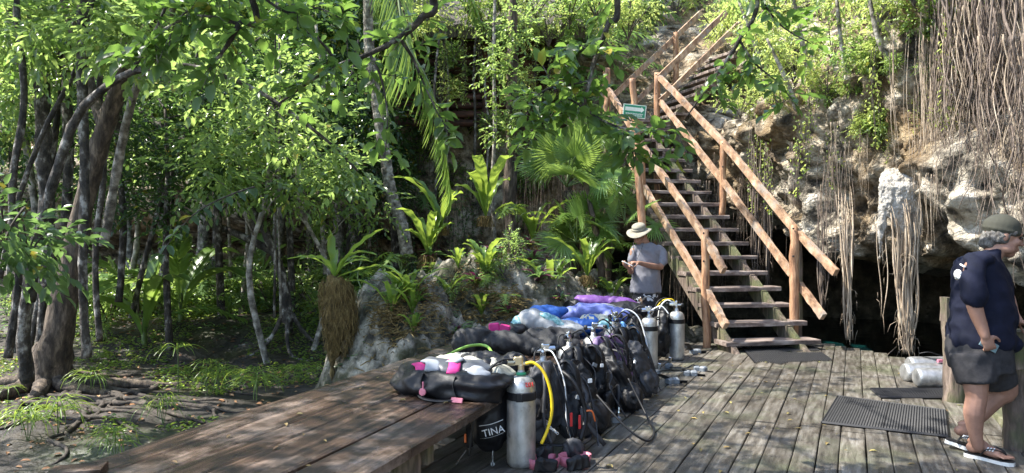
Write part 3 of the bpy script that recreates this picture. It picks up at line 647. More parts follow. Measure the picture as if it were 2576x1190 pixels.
def clump(c, r, n, k, L, asp=.52, rng=RNG, lo=False, flat=.8, shell=.55, ln=None, droop=.2):
    c = np.array(c, float); d = nrm(rng.normal(0, 1, (n, 3))); rad = r*(shell+(1-shell)*rng.random((n, 1)))**.8*rng.uniform(.35, 1.1, (n, 1))
    B = c + d*rad*np.array([1, 1, flat]); D = d*.8 + rng.normal(0, .5, (n, 3)) + np.array([0, 0, -.05])
    return twigs(B, D, ln or L*k*.42, k, L, asp, rng=rng, lo=lo, droop=droop)
def ribbon(path, wd, wave=0, fold=.15, nwave=5, seg=None, ph=0):
    """blade following path with widths wd, midrib fold, wavy edges -> (V,q,t)"""
    pts = catmull(path, 4) if len(path) < 8 else [Vector(p) for p in path]; m = len(pts); ws = np.interp(np.linspace(0, 1, m), np.linspace(0, 1, len(wd)), wd); V = []
    side = None
    for i, p in enumerate(pts):
        t = (pts[min(i+1, m-1)]-pts[max(i-1, 0)]).normalized(); s_ = t.cross(Vector((0, 0, 1)))
        if s_.length < .15: s_ = side or Vector((1, 0, 0))
        s_.normalize()
        if side is not None and s_.dot(side) < 0: s_ = -s_
        side = s_; n_ = s_.cross(t); f = n_*ws[i]*fold
        wv = n_*wave*ws[i]*math.sin(i*nwave*6.283/m+ph); wv2 = n_*wave*ws[i]*math.sin(i*nwave*6.283/m+ph+1.7)
        V += [p+s_*ws[i]/2+f+wv, p, p-s_*ws[i]/2+f+wv2]
    q = []
    for i in range(m-1):
        for k in (0, 1): q.append((i*3+k, i*3+k+1, i*3+3+k+1, i*3+3+k))
    return np.array([tuple(v) for v in V]), np.array(q), np.zeros((0, 3), int)
def frond(path, L, n, angle=.9, wd=.03, rng=RNG, hang=.35, taper=True, both=True, lift=.0):
    """pinnate leaf: leaflets along a curved rachis"""
    pts = catmull(path, 6); m = len(pts); P = []; D = []; N = []; Ls = []
    for i in range(n):
        t = (i+.5)/n; x = t*(m-1); a = int(x); p = pts[a].lerp(pts[min(a+1, m-1)], x-a); tg = (pts[min(a+1, m-1)]-pts[max(a-1, 0)]).normalized()
        s_ = tg.cross(Vector((0, 0, 1))); s_ = s_.normalized() if s_.length > .1 else Vector((1, 0, 0)); up = s_.cross(tg)
        for sg_ in (1, -1):
            d = tg*math.cos(angle*(1-.35*t))+s_*sg_*math.sin(angle*(1-.35*t))+Vector((0, 0, -hang))+up*lift+Vector(rng.normal(0, .05, 3)); P.append(p); D.append(d); N.append(up+Vector(rng.normal(0, .1, 3)))
            Ls.append(L*(math.sin(math.pi*(.12+.83*t))**.6 if taper else 1)*rng.uniform(.92, 1.05))
    Ls = np.array(Ls); return leaves(np.array(P), np.array(D), np.array(N), Ls, wd, fold=.3, droop=.22)
def rstem(pts, r, name, mat, parent=None, world=False, n=7, seg=5, wob=0):
    mb = MB(); p = catmull(pts, seg); mb.tube(p, rlist(r if hasattr(r, '__len__') else [r, r*.6], len(p)), n, wob=wob); return mb.build(name, mat, parent, True, world)
# ---- prototypes, copied
PROTO = {}
def copy_tree(o, parent=None):
    c = o.copy(); COL.objects.link(c); c.parent = parent
    for ch in list(o.children): copy_tree(ch, c)
    return c
ZX = [(250, 'behind the buttressed tree'), (500, 'near the young palms'), (800, 'amid the left jungle'), (1050, 'around the ringed palm trunk'), (1250, 'before the log hut'), (1400, 'near the vine-wrapped trunk'), (1560, 'above the fan palms'), (1700, 'beside the stair landing'), (1850, 'behind the upper flight'), (2000, 'above the handrail'), (2130, 'beyond the handrail end'), (2250, 'by the yellowish root bundle'), (2380, 'by the white flowstone'), (2440, 'at the near side of the curtain'), (2500, 'above the olive cap'), (9999, 'at the picture edge')]
def autolabel(d, p, sc):
    x, y = 1288+p.x/p.y*F, 595-(p.z-CAMZ)/p.y*F
    z = next(t for l, t in ZX if x < l); r = 'topmost' if y < 20 else 'high' if y < 130 else 'mid-height' if y < 260 else 'low' if y < 420 else 'lowest'
    s_ = 'small' if sc < .65 else 'large' if sc > 1 else 'medium'
    return ' '.join((r+' '+d+' '+z).split()[:16])
def put(kind, loc, rz=None, sc=1.0, label=None, group=None, tilt=None):
    make, name, cat, dlabel, dgroup = KINDS_[kind]
    if kind not in PROTO: o = make(); PROTO[kind] = o; o.name = name
    else: o = copy_tree(PROTO[kind])
    o.location = loc; o.rotation_euler = (tilt or (0, 0))[0], (tilt or (0, 0))[1], RNG.uniform(0, 6.28) if rz is None else rz
    o.scale = (sc,)*3; tag(o, label or autolabel(dlabel, Vector(loc), sc), cat, group or dgroup); return o
def mk_shrub(seed, r, n, k, L, mat, flat=.8, lo=False, h=0):
    def f():
        rng = np.random.default_rng(seed); e = empty('shrub'); parts = []
        for i in range(5): parts.append(clump(rng.normal(0, r*.38, 3)+[0, 0, r*.5+h], r*.55, n//5, k, L, rng=rng, flat=flat, lo=lo))
        leafobj('foliage', parts, mat, e); mb = MB()
        for i in range(6):
            a = i+rng.random(); mb.tube(catmull([(0, 0, -.1), (.2*r*math.cos(a), .2*r*math.sin(a), .3*r), (.6*r*math.cos(a), .6*r*math.sin(a), .8*r+h)], 4), [.012*r+.006]*9, 5)
        mb.build('stem', m_twig, e, True); return e
    return f
def mk_birdnest(seed, n, L, mat=None, wd=.13, up=1.0, base=True):
    def f():
        rng = np.random.default_rng(seed); e = empty('fern')
        for i in range(n):
            a = i*2.4+rng.uniform(-.3, .3); l = L*rng.uniform(.6, 1.08); ou = rng.uniform(.28, .75)/up; d = Vector((math.cos(a), math.sin(a), 0))
            pts = [Vector((0, 0, 0)), d*l*ou*.25+Vector((0, 0, l*.33)), d*l*ou*.6+Vector((0, 0, l*.64)), d*l*ou*1.1+Vector((0, 0, l*.84)), d*l*ou*1.5+Vector((0, 0, l*.86))]
            leafobj('leaf', [ribbon(catmull(pts, 7), [.02, .05, wd*.8, wd, wd*1.05, wd*.85, .01], wave=.10, fold=.22, nwave=4+i % 3, ph=i)], mat or lf_fern, e)
        if base:
            mb = MB(); 
            for i in range(60):
                a = rng.uniform(0, 6.28); r = rng.uniform(.03, .11); mb.tube([(r*math.cos(a), r*math.sin(a), .05), (r*1.6*math.cos(a+.4), r*1.6*math.sin(a+.4), rng.uniform(-.1, 0)), (r*1.7*math.cos(a), r*1.7*math.sin(a), -.15)], .005, 3)
            mb.build('root_mass', m_fibre, e)
        return e
    return f
def mk_philo(seed, n, S, mat=None):
    def f():
        rng = np.random.default_rng(seed); e = empty('philo'); st_ = MB(); parts = []
        for i in range(n):
            a = i*2.4+rng.uniform(-.4, .4); l = S*rng.uniform(.7, 1.15); d = Vector((math.cos(a), math.sin(a), 0)); tip = d*l*.55+Vector((0, 0, l*rng.uniform(.35, .9)))
            st_.tube(catmull([(0, 0, 0), d*l*.2+Vector((0, 0, tip.z*.75)), tip], 4), .006*S+.003, 5)
            Lf = S*rng.uniform(.5, .72); dd = (d+Vector((0, 0, rng.uniform(-.5, .1)))).normalized(); pth = [tip, tip+dd*Lf*.5, tip+dd*Lf+Vector((0, 0, -.12*Lf))]
            pts = catmull(pth, 6); P = []; D = []; N = []; Ls = []; s_ = dd.cross(Vector((0, 0, 1))).normalized(); up = s_.cross(dd)
            for k in range(7):
                t = k/6.5; p = pts[int(t*(len(pts)-1))]; an = 1.9-1.45*t
                for sg_ in (1, -1): P.append(p); D.append(dd*math.cos(an)+s_*sg_*math.sin(an)+Vector((0, 0, -.15))); N.append(up); Ls.append(Lf*(.48-.16*abs(t-.3)))
            P.append(pts[-3]); D.append(dd); N.append(up); Ls.append(Lf*.3)
            parts.append(leaves(np.array(P), np.array(D), np.array(N), np.array(Ls), np.array(Ls)*.24, fold=.05)); parts.append(ribbon(pts, [Lf*.28, Lf*.22, Lf*.03], fold=.05))
        leafobj('leaf_blade', parts, mat or lf_blue, e); st_.build('stalk', m_stem, e, True); return e
    return f
def mk_rhoeo(seed, n, L):
    def f():
        rng = np.random.default_rng(seed); e = empty('rhoeo'); pa = []; pb = []
        for i in range(n):
            a = i*2.4; l = L*rng.uniform(.6, 1.1); d = Vector((math.cos(a), math.sin(a), 0)); el = rng.uniform(.15, 1.2)
            pts = [Vector((0, 0, .02)), d*l*.4*math.cos(el)+Vector((0, 0, l*.45*math.sin(el)+.05)), d*l*math.cos(el*.9)+Vector((0, 0, l*.8*math.sin(el)))]
            (pa if i % 3 else pb).append(ribbon(pts, [.03, .05, .045, .005], fold=.3))
        leafobj('green_leaf', pa, lf_dark, e); leafobj('purple_leaf', pb, lf_purple, e); return e
    return f
def fanleaf(c, d, up, Rr, n=34, rng=RNG, spanv=2.7):
    d = Vector(d).normalized(); s_ = d.cross(Vector(up)).normalized(); u = s_.cross(d); P = []; D = []; N = []; Ls = []
    for i in range(n):
        a = lerp(-spanv, spanv, i/(n-1)); v = d*math.cos(a)+s_*math.sin(a)-u*(.10*abs(a)/2.5); P.append(c); D.append(v); N.append(u+s_*(.5 if i % 2 else -.5)); Ls.append(Rr*rng.uniform(.9, 1.05)*(1-.06*abs(a)))
    Ls = np.array(Ls); return leaves(np.array([tuple(p) for p in P]), np.array([tuple(p) for p in D]), np.array([tuple(p) for p in N]), Ls, Ls*.062, fold=.35, droop=.14)
def mk_fanpalm(seed, n, stalk, Rr, trunk=0, low=-.2):
    def f():
        rng = np.random.default_rng(seed); e = empty('fan'); mb = MB(); parts = []
        for i in range(n):
            a = i*2.4+rng.uniform(-.3, .3); el = rng.uniform(low, 1.3); d = Vector((math.cos(a)*math.cos(el), math.sin(a)*math.cos(el), math.sin(el))); l = stalk*rng.uniform(.7, 1.1)
            c = Vector((0, 0, trunk))+d*l; mb.tube(catmull([(0, 0, trunk), Vector((0, 0, trunk))+d*l*.5+Vector((0, 0, .06*l)), c], 3), .007+.003*stalk, 5)
            dd = (d+Vector((0, 0, -.25))).normalized(); parts.append(fanleaf(c, (d+Vector((0, 0, -.1))).normalized(), (.1, -.9, .9), Rr*rng.uniform(.85, 1.1), n=44, rng=rng, spanv=2.3))
        leafobj('fan_leaf', parts, lf_palm, e); mb.build('leaf_stalk', m_stem, e, True)
        if trunk: rstem([(0, 0, -.3), (.03, .02, trunk*.5), (0, 0, trunk+.05)], [.05, .045, .05], 'trunk', m_fibre, e, wob=.5, n=9)
        return e
    return f
def mk_sedge(seed, stems, H, Rr):
    def f():
        rng = np.random.default_rng(seed); e = empty('sedge'); mb = MB(); parts = []
        for k in range(stems):
            a = rng.uniform(0, 6.28); top = Vector((math.cos(a)*.25*H*(k > 0), math.sin(a)*.25*H*(k > 0), H*rng.uniform(.6, 1.05))); mb.tube(catmull([(0, 0, -.05), top*.5+Vector((0, 0, .04)), top], 4), .004+.003*H, 5)
            for i in range(15):
                b = i*.4189+rng.uniform(-.15, .15); l = Rr*rng.uniform(.6, 1.1); d = Vector((math.cos(b), math.sin(b), 0)); dr = rng.uniform(.05, .45)
                parts.append(ribbon([top, top+d*l*.45+Vector((0, 0, .12*l)), top+d*l*.8+Vector((0, 0, -.02*l)), top+d*l*.98+Vector((0, 0, -dr*l))], [.006, .014, .012, .002], fold=.25))
        leafobj('leaf_ray', parts, lf_fern, e); mb.build('stem', m_stem, e, True); return e
    return f
def mk_youngpalm(seed, n, L):
    def f():
        rng = np.random.default_rng(seed); e = empty('yp')
        for i in range(n):
            a = i*2.4+.5; l = L*rng.uniform(.75, 1.1); ou = .16+.13*i; d = Vector((math.cos(a), math.sin(a), 0)); pts = [Vector((0, 0, .05)), d*l*ou*.3+Vector((0, 0, l*.4)), d*l*ou+Vector((0, 0, l*(.86-.07*i))), d*l*ou*1.7+Vector((0, 0, l*(.95-.13*i)))]
            if i % 2 == 0:
                p2 = [p+Vector((-d.y, d.x, 0))*.10*l*(k/3) for k, p in enumerate(pts)]; p3 = [p-Vector((-d.y, d.x, 0))*.10*l*(k/3) for k, p in enumerate(pts)]
                leafobj('leaf', [ribbon(catmull(p2, 6), [.012, .05, .14*L, .16*L, .01], fold=.25), ribbon(catmull(p3, 6), [.012, .05, .14*L, .16*L, .01], fold=.25)], lf_palm, e)
            else: leafobj('leaf', [frond(pts[1:], .30*l, 12, angle=.6, wd=.07*L, rng=rng, hang=.15), ribbon(catmull(pts, 5), [.016, .012, .006])], lf_palm, e)
        rstem([(0, 0, -.1), (0, 0, .12*L), (0, 0, .3*L)], [.035*L, .028*L, .02*L], 'stem', m_stem, e); return e
    return f
def mk_vine(seed, H, n, L, mat):
    def f():
        rng = np.random.default_rng(seed); e = empty('vine'); mb = MB(); P = []; D = []
        for k in range(3):
            x, y = rng.normal(0, .06, 2); pts = [Vector((x+.05*math.sin(z*3+k), y+.04*math.cos(z*2.3+k), -z)) for z in np.linspace(0, H*rng.uniform(.6, 1), 14)]; mb.tube(pts, .006, 4)
            for i in range(n//3): p = pts[int(rng.integers(0, 14))]; P.append(tuple(p+Vector(rng.normal(0, .06, 3)))); D.append((rng.normal(0, 1), rng.normal(0, 1), -.9))
        P = np.array(P); Ls = L*rng.uniform(.6, 1.1, len(P)); leafobj('foliage', [leaves(P, np.array(D), np.tile([0, -.3, 1.], (len(P), 1))+rng.normal(0, .4, (len(P), 3)), Ls, Ls*.6)], mat, e); mb.build('stem', m_twig, e, True); return e
    return f
def mk_root(seed, H, n, mat, r=.012, spreadx=.05, wavy=.04):
    def f():
        rng = np.random.default_rng(seed); mb = MB()
        for k in range(n):
            x, y = rng.normal(0, spreadx, 2); a, b = rng.uniform(0, 6.28, 2); fr = rng.uniform(2., 6); h = H*rng.uniform(.55, 1); m = int(8+h*9)
            pts = [Vector((x*(1-.3*t)+wavy*math.sin(fr*t*h+a)*(.3+t), y+wavy*.8*math.cos(fr*1.2*t*h+b), -t*h)) for t in np.linspace(0, 1, m)]; mb.tube(pts, rlist([r*rng.uniform(.6, 1.2), r*.6, r*.25], m), 5)
        return mb.build('hanging_root', mat, None, True)
    return f
KINDS_ = {
 'shrubA': (mk_shrub(1, .75, 130, 7, .085, lf_lime), 'cliff_shrub', 'shrub', 'lime green small-leaved cliff shrub', 'shrubs growing on the cliff'),
 'shrubB': (mk_shrub(2, .7, 110, 7, .11, lf_big), 'cliff_shrub', 'shrub', 'mid green broad-leaved cliff shrub', 'shrubs growing on the cliff'),
 'shrubC': (mk_shrub(3, .8, 120, 7, .075, lf_dark), 'jungle_shrub', 'shrub', 'dark dense undergrowth shrub', 'shrubs in the undergrowth'),
 'shrubD': (mk_shrub(4, .55, 60, 7, .10, lf_big), 'jungle_shrub', 'shrub', 'loose leafy undergrowth shrub', 'shrubs in the undergrowth'),
 'nest': (mk_birdnest(5, 9, .8), 'birdnest_fern', 'fern', 'birdnest fern', 'birdnest ferns around the rock outcrop'),
 'nestbig': (mk_birdnest(6, 7, 1.15, wd=.2, up=1.2), 'birdnest_fern', 'fern', 'tall birdnest fern', 'birdnest ferns around the rock outcrop'),
 'philo': (mk_philo(7, 9, .75), 'split_leaf_philodendron', 'plant', 'split-leaved philodendron clump', 'philodendrons on the slope'),
 'philoS': (mk_philo(17, 6, .55, lf_fern), 'split_leaf_philodendron', 'plant', 'small bright split-leaved philodendron low in the undergrowth', 'small philodendrons in the undergrowth'),
 'rhoeo': (mk_rhoeo(8, 22, .34), 'purple_rhoeo', 'plant', 'green and purple rosette plant on the rock', 'purple rosette plants on the outcrop'),
 'fan': (mk_fanpalm(9, 11, .50, .50, 0, .0), 'fan_palm', 'palm', 'fan palm', 'fan palms beside the stair'),
 'fanS': (mk_fanpalm(10, 6, .35, .38), 'fan_palm', 'palm', 'small fan palm', 'fan palms beside the stair'),
 'sedge': (mk_sedge(11, 1, .62, .36), 'umbrella_sedge', 'plant', 'umbrella sedge', 'umbrella sedges beside the bench'),
 'sedgeL': (mk_sedge(12, 3, .30, .36), 'umbrella_sedge', 'plant', 'low umbrella sedge', 'umbrella sedges beside the bench'),
 'ypalm': (mk_youngpalm(13, 7, 1.15), 'young_coconut_palm', 'palm', 'young coconut palm', 'young palms on the forest floor'),
 'vineA': (mk_vine(14, 1.8, 90, .075, lf_lime), 'leafy_vine', 'vine', 'leafy vine hanging down the cliff', 'leafy vines on the cliff'),
 'vineB': (mk_vine(15, 2.4, 130, .085, lf_dark), 'leafy_vine', 'vine', 'dark leafy hanging vine', 'leafy vines on the back wall'),
 'rootA': (mk_root(20, 3.2, 3, m_hangroot, .012, .09, .07), 'hanging_root', 'root', 'pale wavy aerial root', 'aerial roots in the thick curtain'),
 'rootB': (mk_root(21, 3.0, 5, m_darkroot, .009, .10, .06), 'hanging_root', 'root', 'dark wavy aerial root', 'aerial roots in the thick curtain'),
 'rootE': (mk_root(29, 3.0, 2, m_darkroot, .019, .09, .13), 'hanging_root', 'root', 'thick ropy aerial root', 'aerial roots in the thick curtain'),
 'rootC': (mk_root(22, 1.9, 5, m_hangroot, .007, .07, .03), 'hanging_root', 'root', 'thin pale root strand on the cliff', 'thin roots below the cliff lip'),
 'rootD': (mk_root(23, 2.4, 6, m_darkroot, .006, .10, .03), 'hanging_root', 'root', 'thin dark root strand', 'thin roots behind the stair'),
}
lf_near = leafmat('glossy_leaf', (.03, .07, .018), (.07, .125, .032), (.24, .40, .07), .36, .45)  # darker base: backlit shading of the near leaves put into the colour
lf_shade = leafmat('shade_leaf', (.02, .045, .022), (.045, .085, .035), (.14, .26, .06), .25, .35)  # darker leaf copy, deep jungle shade put into its colour
def mk_tree(seed, H, Rc, n, L, mat, bark, r=.09):
    def f():
        rng = np.random.default_rng(seed); e = empty('tree'); parts = []; mb = MB()
        top = Vector((rng.normal(0, .3), rng.normal(0, .3), H)); tp = catmull([(0, 0, -.4), (rng.normal(0, .15), rng.normal(0, .15), H*.35), (top.x*.6, top.y*.6, H*.7), top], 5); mb.tube(tp, rlist([r*1.2, r, r*.75, r*.4], len(tp)), 9, wob=.3)
        for i in range(11):
            t = .5+.5*(i/10); b = tp[int(t*(len(tp)-1))]; a = i*2.4+rng.random(); rr = Rc*(1.15-.5*t)*rng.uniform(.6, 1.05); c = b+Vector((math.cos(a)*rr, math.sin(a)*rr, rng.uniform(-.2, .9)))
            mb.tube(catmull([b, b.lerp(c, .5)+Vector((0, 0, .2)), c], 4), rlist([r*.35, r*.2, r*.08], 9), 5); parts.append(clump(tuple(c), Rc*.42, n//11, 7, L, rng=rng, lo=True, ln=L*3.4))
        leafobj('crown', parts, mat, e); mb.build('trunk', bark, e, True); return e
    return f
KINDS_['broad'] = (mk_shrub(40, .4, 40, 6, .19, lf_dark), 'broadleaf_plant', 'plant', 'broad-leaved plant', 'broad-leaved plants')
KINDS_['treeA'] = (mk_tree(31, 9.5, 2.6, 1150, .20, lf_lime, m_barkpale, .13), 'jungle_tree', 'tree', 'pale green distant jungle tree', 'jungle trees farther back')
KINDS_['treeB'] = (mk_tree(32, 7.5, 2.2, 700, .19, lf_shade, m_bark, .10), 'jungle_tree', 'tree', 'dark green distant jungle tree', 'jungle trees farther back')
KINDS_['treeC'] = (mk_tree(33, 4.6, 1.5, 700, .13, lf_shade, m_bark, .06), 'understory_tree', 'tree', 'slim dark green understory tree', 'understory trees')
KINDS_['treeD'] = (mk_tree(34, 3.4, 1.1, 360, .115, lf_big, m_barkpale, .04), 'understory_tree', 'tree', 'thin bright green sapling', 'understory saplings')
m_rootd = M('surface_root_bark', [(.014, .011, .008), (.045, .034, .026), (.10, .08, .06)], scale=9, bump=.8, bscale=30, rough=.85)
# ================================================================ JUNGLE PLACEMENT
rng = np.random.default_rng(99)
def gp(px, Y): x = (px-1288)/F*Y; return (x, Y, ground_z(x, Y))
# far forest
for px, Y, s in ((-60, 17, 1.0), (130, 19, 1.05), (330, 17.5, .95), (500, 20, 1.1), (690, 18, 1.0), (860, 20, 1.05), (420, 24, 1.25), (640, 24, 1.2), (900, 23.5, 1.2), (-250, 20, 1.2)):
    put('treeA', gp(px, Y), sc=s)
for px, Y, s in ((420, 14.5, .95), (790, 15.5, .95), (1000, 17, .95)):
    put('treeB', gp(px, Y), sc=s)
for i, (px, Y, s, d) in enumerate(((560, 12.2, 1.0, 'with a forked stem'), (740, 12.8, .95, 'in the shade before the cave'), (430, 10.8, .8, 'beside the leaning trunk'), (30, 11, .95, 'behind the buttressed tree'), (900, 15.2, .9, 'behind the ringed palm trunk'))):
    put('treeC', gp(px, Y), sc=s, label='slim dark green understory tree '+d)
for i, (px, Y, s, d) in enumerate(((690, 10.2, 1.05, 'catching sun in the middle of the jungle'), (770, 10.8, .9, 'between the sunlit sapling and the ringed palm'), (600, 12.8, 1.1, 'left of the sunlit sapling'), (290, 13.2, 1.25, 'behind the pale arching trunk'))):
    put('treeD', gp(px, Y), sc=s, label='thin bright green sapling '+d)
# treetops on the rim in the middle and above the cliff
for px, py, k, s in ((1180, 40, 'treeD', .8), (1330, 30, 'treeD', .7), (1480, 10, 'treeD', .8), (1600, 20, 'treeD', .7), (1760, 20, 'treeD', .7)):
    p, n = hit(px, py); put(k, p, sc=s, label='small bright sapling growing on the cliff rim', group='saplings on the rim')
def bark_tree(name, label, path, rad, mat, clumps=(), L=.12, n=40, leafm=None, k=7, roots=0, limbs=(), wob=.35, cat='tree', lo=False, group=None, nseg=12):
    """path [(px,py,Y)], rad in px of the photo; clumps [(px,py,Y,r)]"""
    pts = [W(*p) for p in path]; b = pts[0] if pts[0].z < pts[-1].z else pts[-1]
    e = empty(name, tuple(b), 0, label, cat, group); mb = MB(); c = catmull(pts, 6); rr = rlist([r*p[2]/F for r, p in zip(rad, path)], len(c)); mb.tube(c, rr, nseg, wob=wob)
    for lp, lr in limbs:
        q = [W(*p) for p in lp]; cc = catmull(q, 5); mb.tube(cc, rlist([r*p[2]/F for r, p in zip(lr, lp)], len(cc)), 8, wob=wob)
    if roots:
        base = c[0] if c[0].z < c[-1].z else c[-1]
        for i in range(roots):
            a = i*6.283/roots+.4*random.random(); l = random.uniform(.6, 1.5)*roots/8; d = Vector((math.cos(a), math.sin(a), 0)); r0 = rr[0]
            q = [base+d*r0*.2+Vector((0, 0, min(.75, r0*2.6))), base+d*r0*.9+Vector((0, 0, min(.28, r0))), base+d*(r0*1.4+l*.3)]; q[2].z = ground_z(q[2].x, q[2].y)+.05; s_ = Vector((-d.y, d.x, 0))*random.uniform(-.3, .3)
            f = base+d*(r0+l)+s_; f.z = ground_z(f.x, f.y)-.02; q.append(f); cc = catmull(q, 5); mb.tube(cc, rlist([r0*.35, r0*.42, r0*.28, .03], len(cc)), 8, wob=.4)
    mb.build('trunk', mat, e, True, world=True)
    if clumps:
        parts = []
        for (px, py, Y, r) in clumps:
            cen = W(px, py, Y); parts.append(clump(tuple(cen), r, n, k, L, lo=lo, rng=rng))
            near = min(c, key=lambda q: (q-cen).length); 
        leafobj('crown', parts, leafm or lf_big, e, world=True)
    return e
random.seed(21)
bark_tree('buttressed_tree', 'massive dark tree with buttress roots leaning up from the corner of the forest floor', [(118, 1000, 8.4), (135, 900, 8.3), (170, 720, 8.2), (215, 500, 8.2), (262, 330, 8.1), (325, 140, 8.0), (365, -60, 8), (400, -300, 8)], [52, 40, 28, 24, 22, 20, 18, 14], m_root,
          [(-40-360*k, -420-60*(k%3), 8.5-.9*(k%4), 1.0) for k in range(5)]+[(-40, -250, 8, 1.1), (120, -330, 8.5, 1.2), (300, -300, 8, 1.3), (480, -260, 7.4, 1.1), (620, -200, 8, 1.1), (200, -100, 9, .9), (60, 20, 9, .8), (470, -60, 9, .8)], L=.13, n=48, roots=9, nseg=18, limbs=(([(325, 140, 8), (420, 0, 7.6), (520, -200, 7.4)], [18, 13, 8]), ([(262, 330, 8.1), (180, 60, 8.6), (100, -200, 8.5)], [16, 12, 8])))  # first clumps: unseen leaf masses added beyond the limbs to shade the jungle
bark_tree('straight_trunk_tree', 'straight lichen-spotted slender trunk standing in front of the massive leaning tree', [(218, 900, 7.5), (208, 700, 7.5), (213, 450, 7.5), (206, 200, 7.5), (209, 0, 7.5), (200, -250, 7.5)], [11, 11, 11, 12, 13, 11], m_bark, [(220, -220, 7.2, .9), (130, 70, 7.3, .45), (300, 30, 7.2, .45), (330, 110, 7.2, .4)], n=55)
bark_tree('arching_tree', 'pale grey trunk arching over from beside the massive tree towards the palm', [(75, 760, 6.9), (95, 600, 6.9), (140, 440, 6.8), (190, 300, 6.7), (258, 225, 6.6), (330, 182, 6.5), (400, 170, 6.4), (470, 166, 6.4), (560, 190, 6.4), (650, 230, 6.4), (740, 290, 6.4), (830, 360, 6.5), (900, 430, 6.6)], [13, 12, 12, 11, 9.5, 8.5, 7.5, 7, 6, 5.4, 4.6, 3.8, 2.5], m_bark,
          [(520, 190, 6.3, .3), (610, 150, 6.2, .3), (640, 260, 6.4, .25), (700, 200, 6.2, .3), (760, 330, 6.4, .28), (830, 300, 6.4, .3), (880, 420, 6.6, .3), (560, 60, 6, .35), (400, 100, 6, .3)], L=.10, n=13, limbs=(([(330, 182, 6.5), (400, 60, 6.2), (440, -60, 6)], [5, 4, 3]), ([(560, 190, 6.4), (610, 130, 6.2), (700, 60, 6)], [3, 2, 1]), ([(95, 600, 6.9), (60, 820, 7), (70, 960, 7.1)], [16, 15, 17])))
bark_tree('leaning_trunk_tree', 'thin brown leaning trunk behind the pale arching trunk', [(262, 620, 8.6), (290, 450, 8.6), (320, 300, 8.5), (352, 200, 8.5), (420, 60, 8.5), (490, -120, 8.5)], [12, 11, 10, 9, 7, 5], m_barkpale, [(480, -120, 8.4, .9), (440, 40, 8.4, .5), (560, 0, 8.4, .5)], n=50)
bark_tree('corner_tree', 'grey mottled trunk at the picture edge with a bend below its fork', [(120, 760, 9.4), (118, 560, 9.4), (110, 380, 9.3), (105, 210, 9.2), (92, 90, 9.2), (70, -40, 9.2)], [20, 18, 17, 17, 15, 13], m_bark, [(40, 60, 9, .6), (130, 140, 9, .55), (20, 220, 9.2, .5), (60, -120, 9, .9)], n=60, roots=4, limbs=(([(100, 150, 9.2), (40, 60, 9.0), (-20, -60, 9)], [9, 7, 5]),))
bark_tree('mottled_tree', 'mottled grey trunk rising between the massive tree and the corner tree', [(165, 620, 9.8), (172, 400, 9.8), (168, 220, 9.8), (180, 80, 9.8), (176, -100, 9.8)], [13, 12, 12, 12, 10], m_bark, [(170, -120, 9.8, 1.0), (250, 90, 9.8, .5)], n=60)
bark_tree('pale_sapling', 'pale thin trunk crossing behind the corner tree', [(96, 700, 10.5), (88, 520, 10.5), (60, 320, 10.5), (48, 180, 10.5), (20, 60, 10.5), (0, -60, 10.5)], [8, 8, 8, 8, 7, 6], m_barkpale, [(0, 120, 10.4, .7), (60, 300, 10.4, .5), (10, -60, 10.4, .8)], n=45, leafm=lf_lime)
bark_tree('bent_tree', 'dark bent trunk with exposed roots standing by the sunlit sapling', [(722, 810, 11), (716, 720, 11), (690, 640, 11), (655, 560, 11), (610, 500, 11), (540, 430, 11.2), (450, 350, 11.4), (350, 275, 11.6)], [15, 11, 10, 10, 9, 9, 8, 6], m_bark, [(520, 380, 11, .5), (620, 470, 11, .4)], n=30, roots=5, leafm=lf_dark)
for i, (px, Y, l, r, py0, py1) in enumerate(((690, 10.6, 4, 3, 800, -40), (706, 10.7, -6, 3, 800, -60), (430, 13, 5, 5, 700, -80), (820, 13, -16, 6, 690, 60), (870, 13.5, 20, 5, 660, 100), (580, 13, -8, 4, 700, -80), (540, 16, 6, 7, 680, -90), (930, 15, -9, 4, 620, 200), (240, 12, 6, 5, 730, -80), (20, 12, 10, 6, 740, -90), (1090, 14.5, 12, 4, 560, 60), (1130, 15, -6, 3, 540, 80), (1190, 15, 6, 4, 500, 60), (1215, 15, 16, 3, 500, 90))):
    bark_tree('thin_jungle_trunk', autolabel('%s upright jungle stem' % ('pale grey' if i % 2 else 'dark'), W(px, 500-18*i, Y), r/5), [(px, py0, Y), (px+l, lerp(py0, py1, .4), Y), (px+l*.3, lerp(py0, py1, .7), Y), (px+l*1.6, py1, Y)], [r, r*.9, r*.8, r*.6], m_barkpale if i % 2 else m_bark, group='thin jungle stems', cat='tree', nseg=7)
bark_tree('fallen_log', 'dark fallen log lying across the ground under the jungle', [(520, 560, 12.5), (600, 590, 12.3), (700, 640, 12)], [9, 9, 10], m_bark, cat='log')
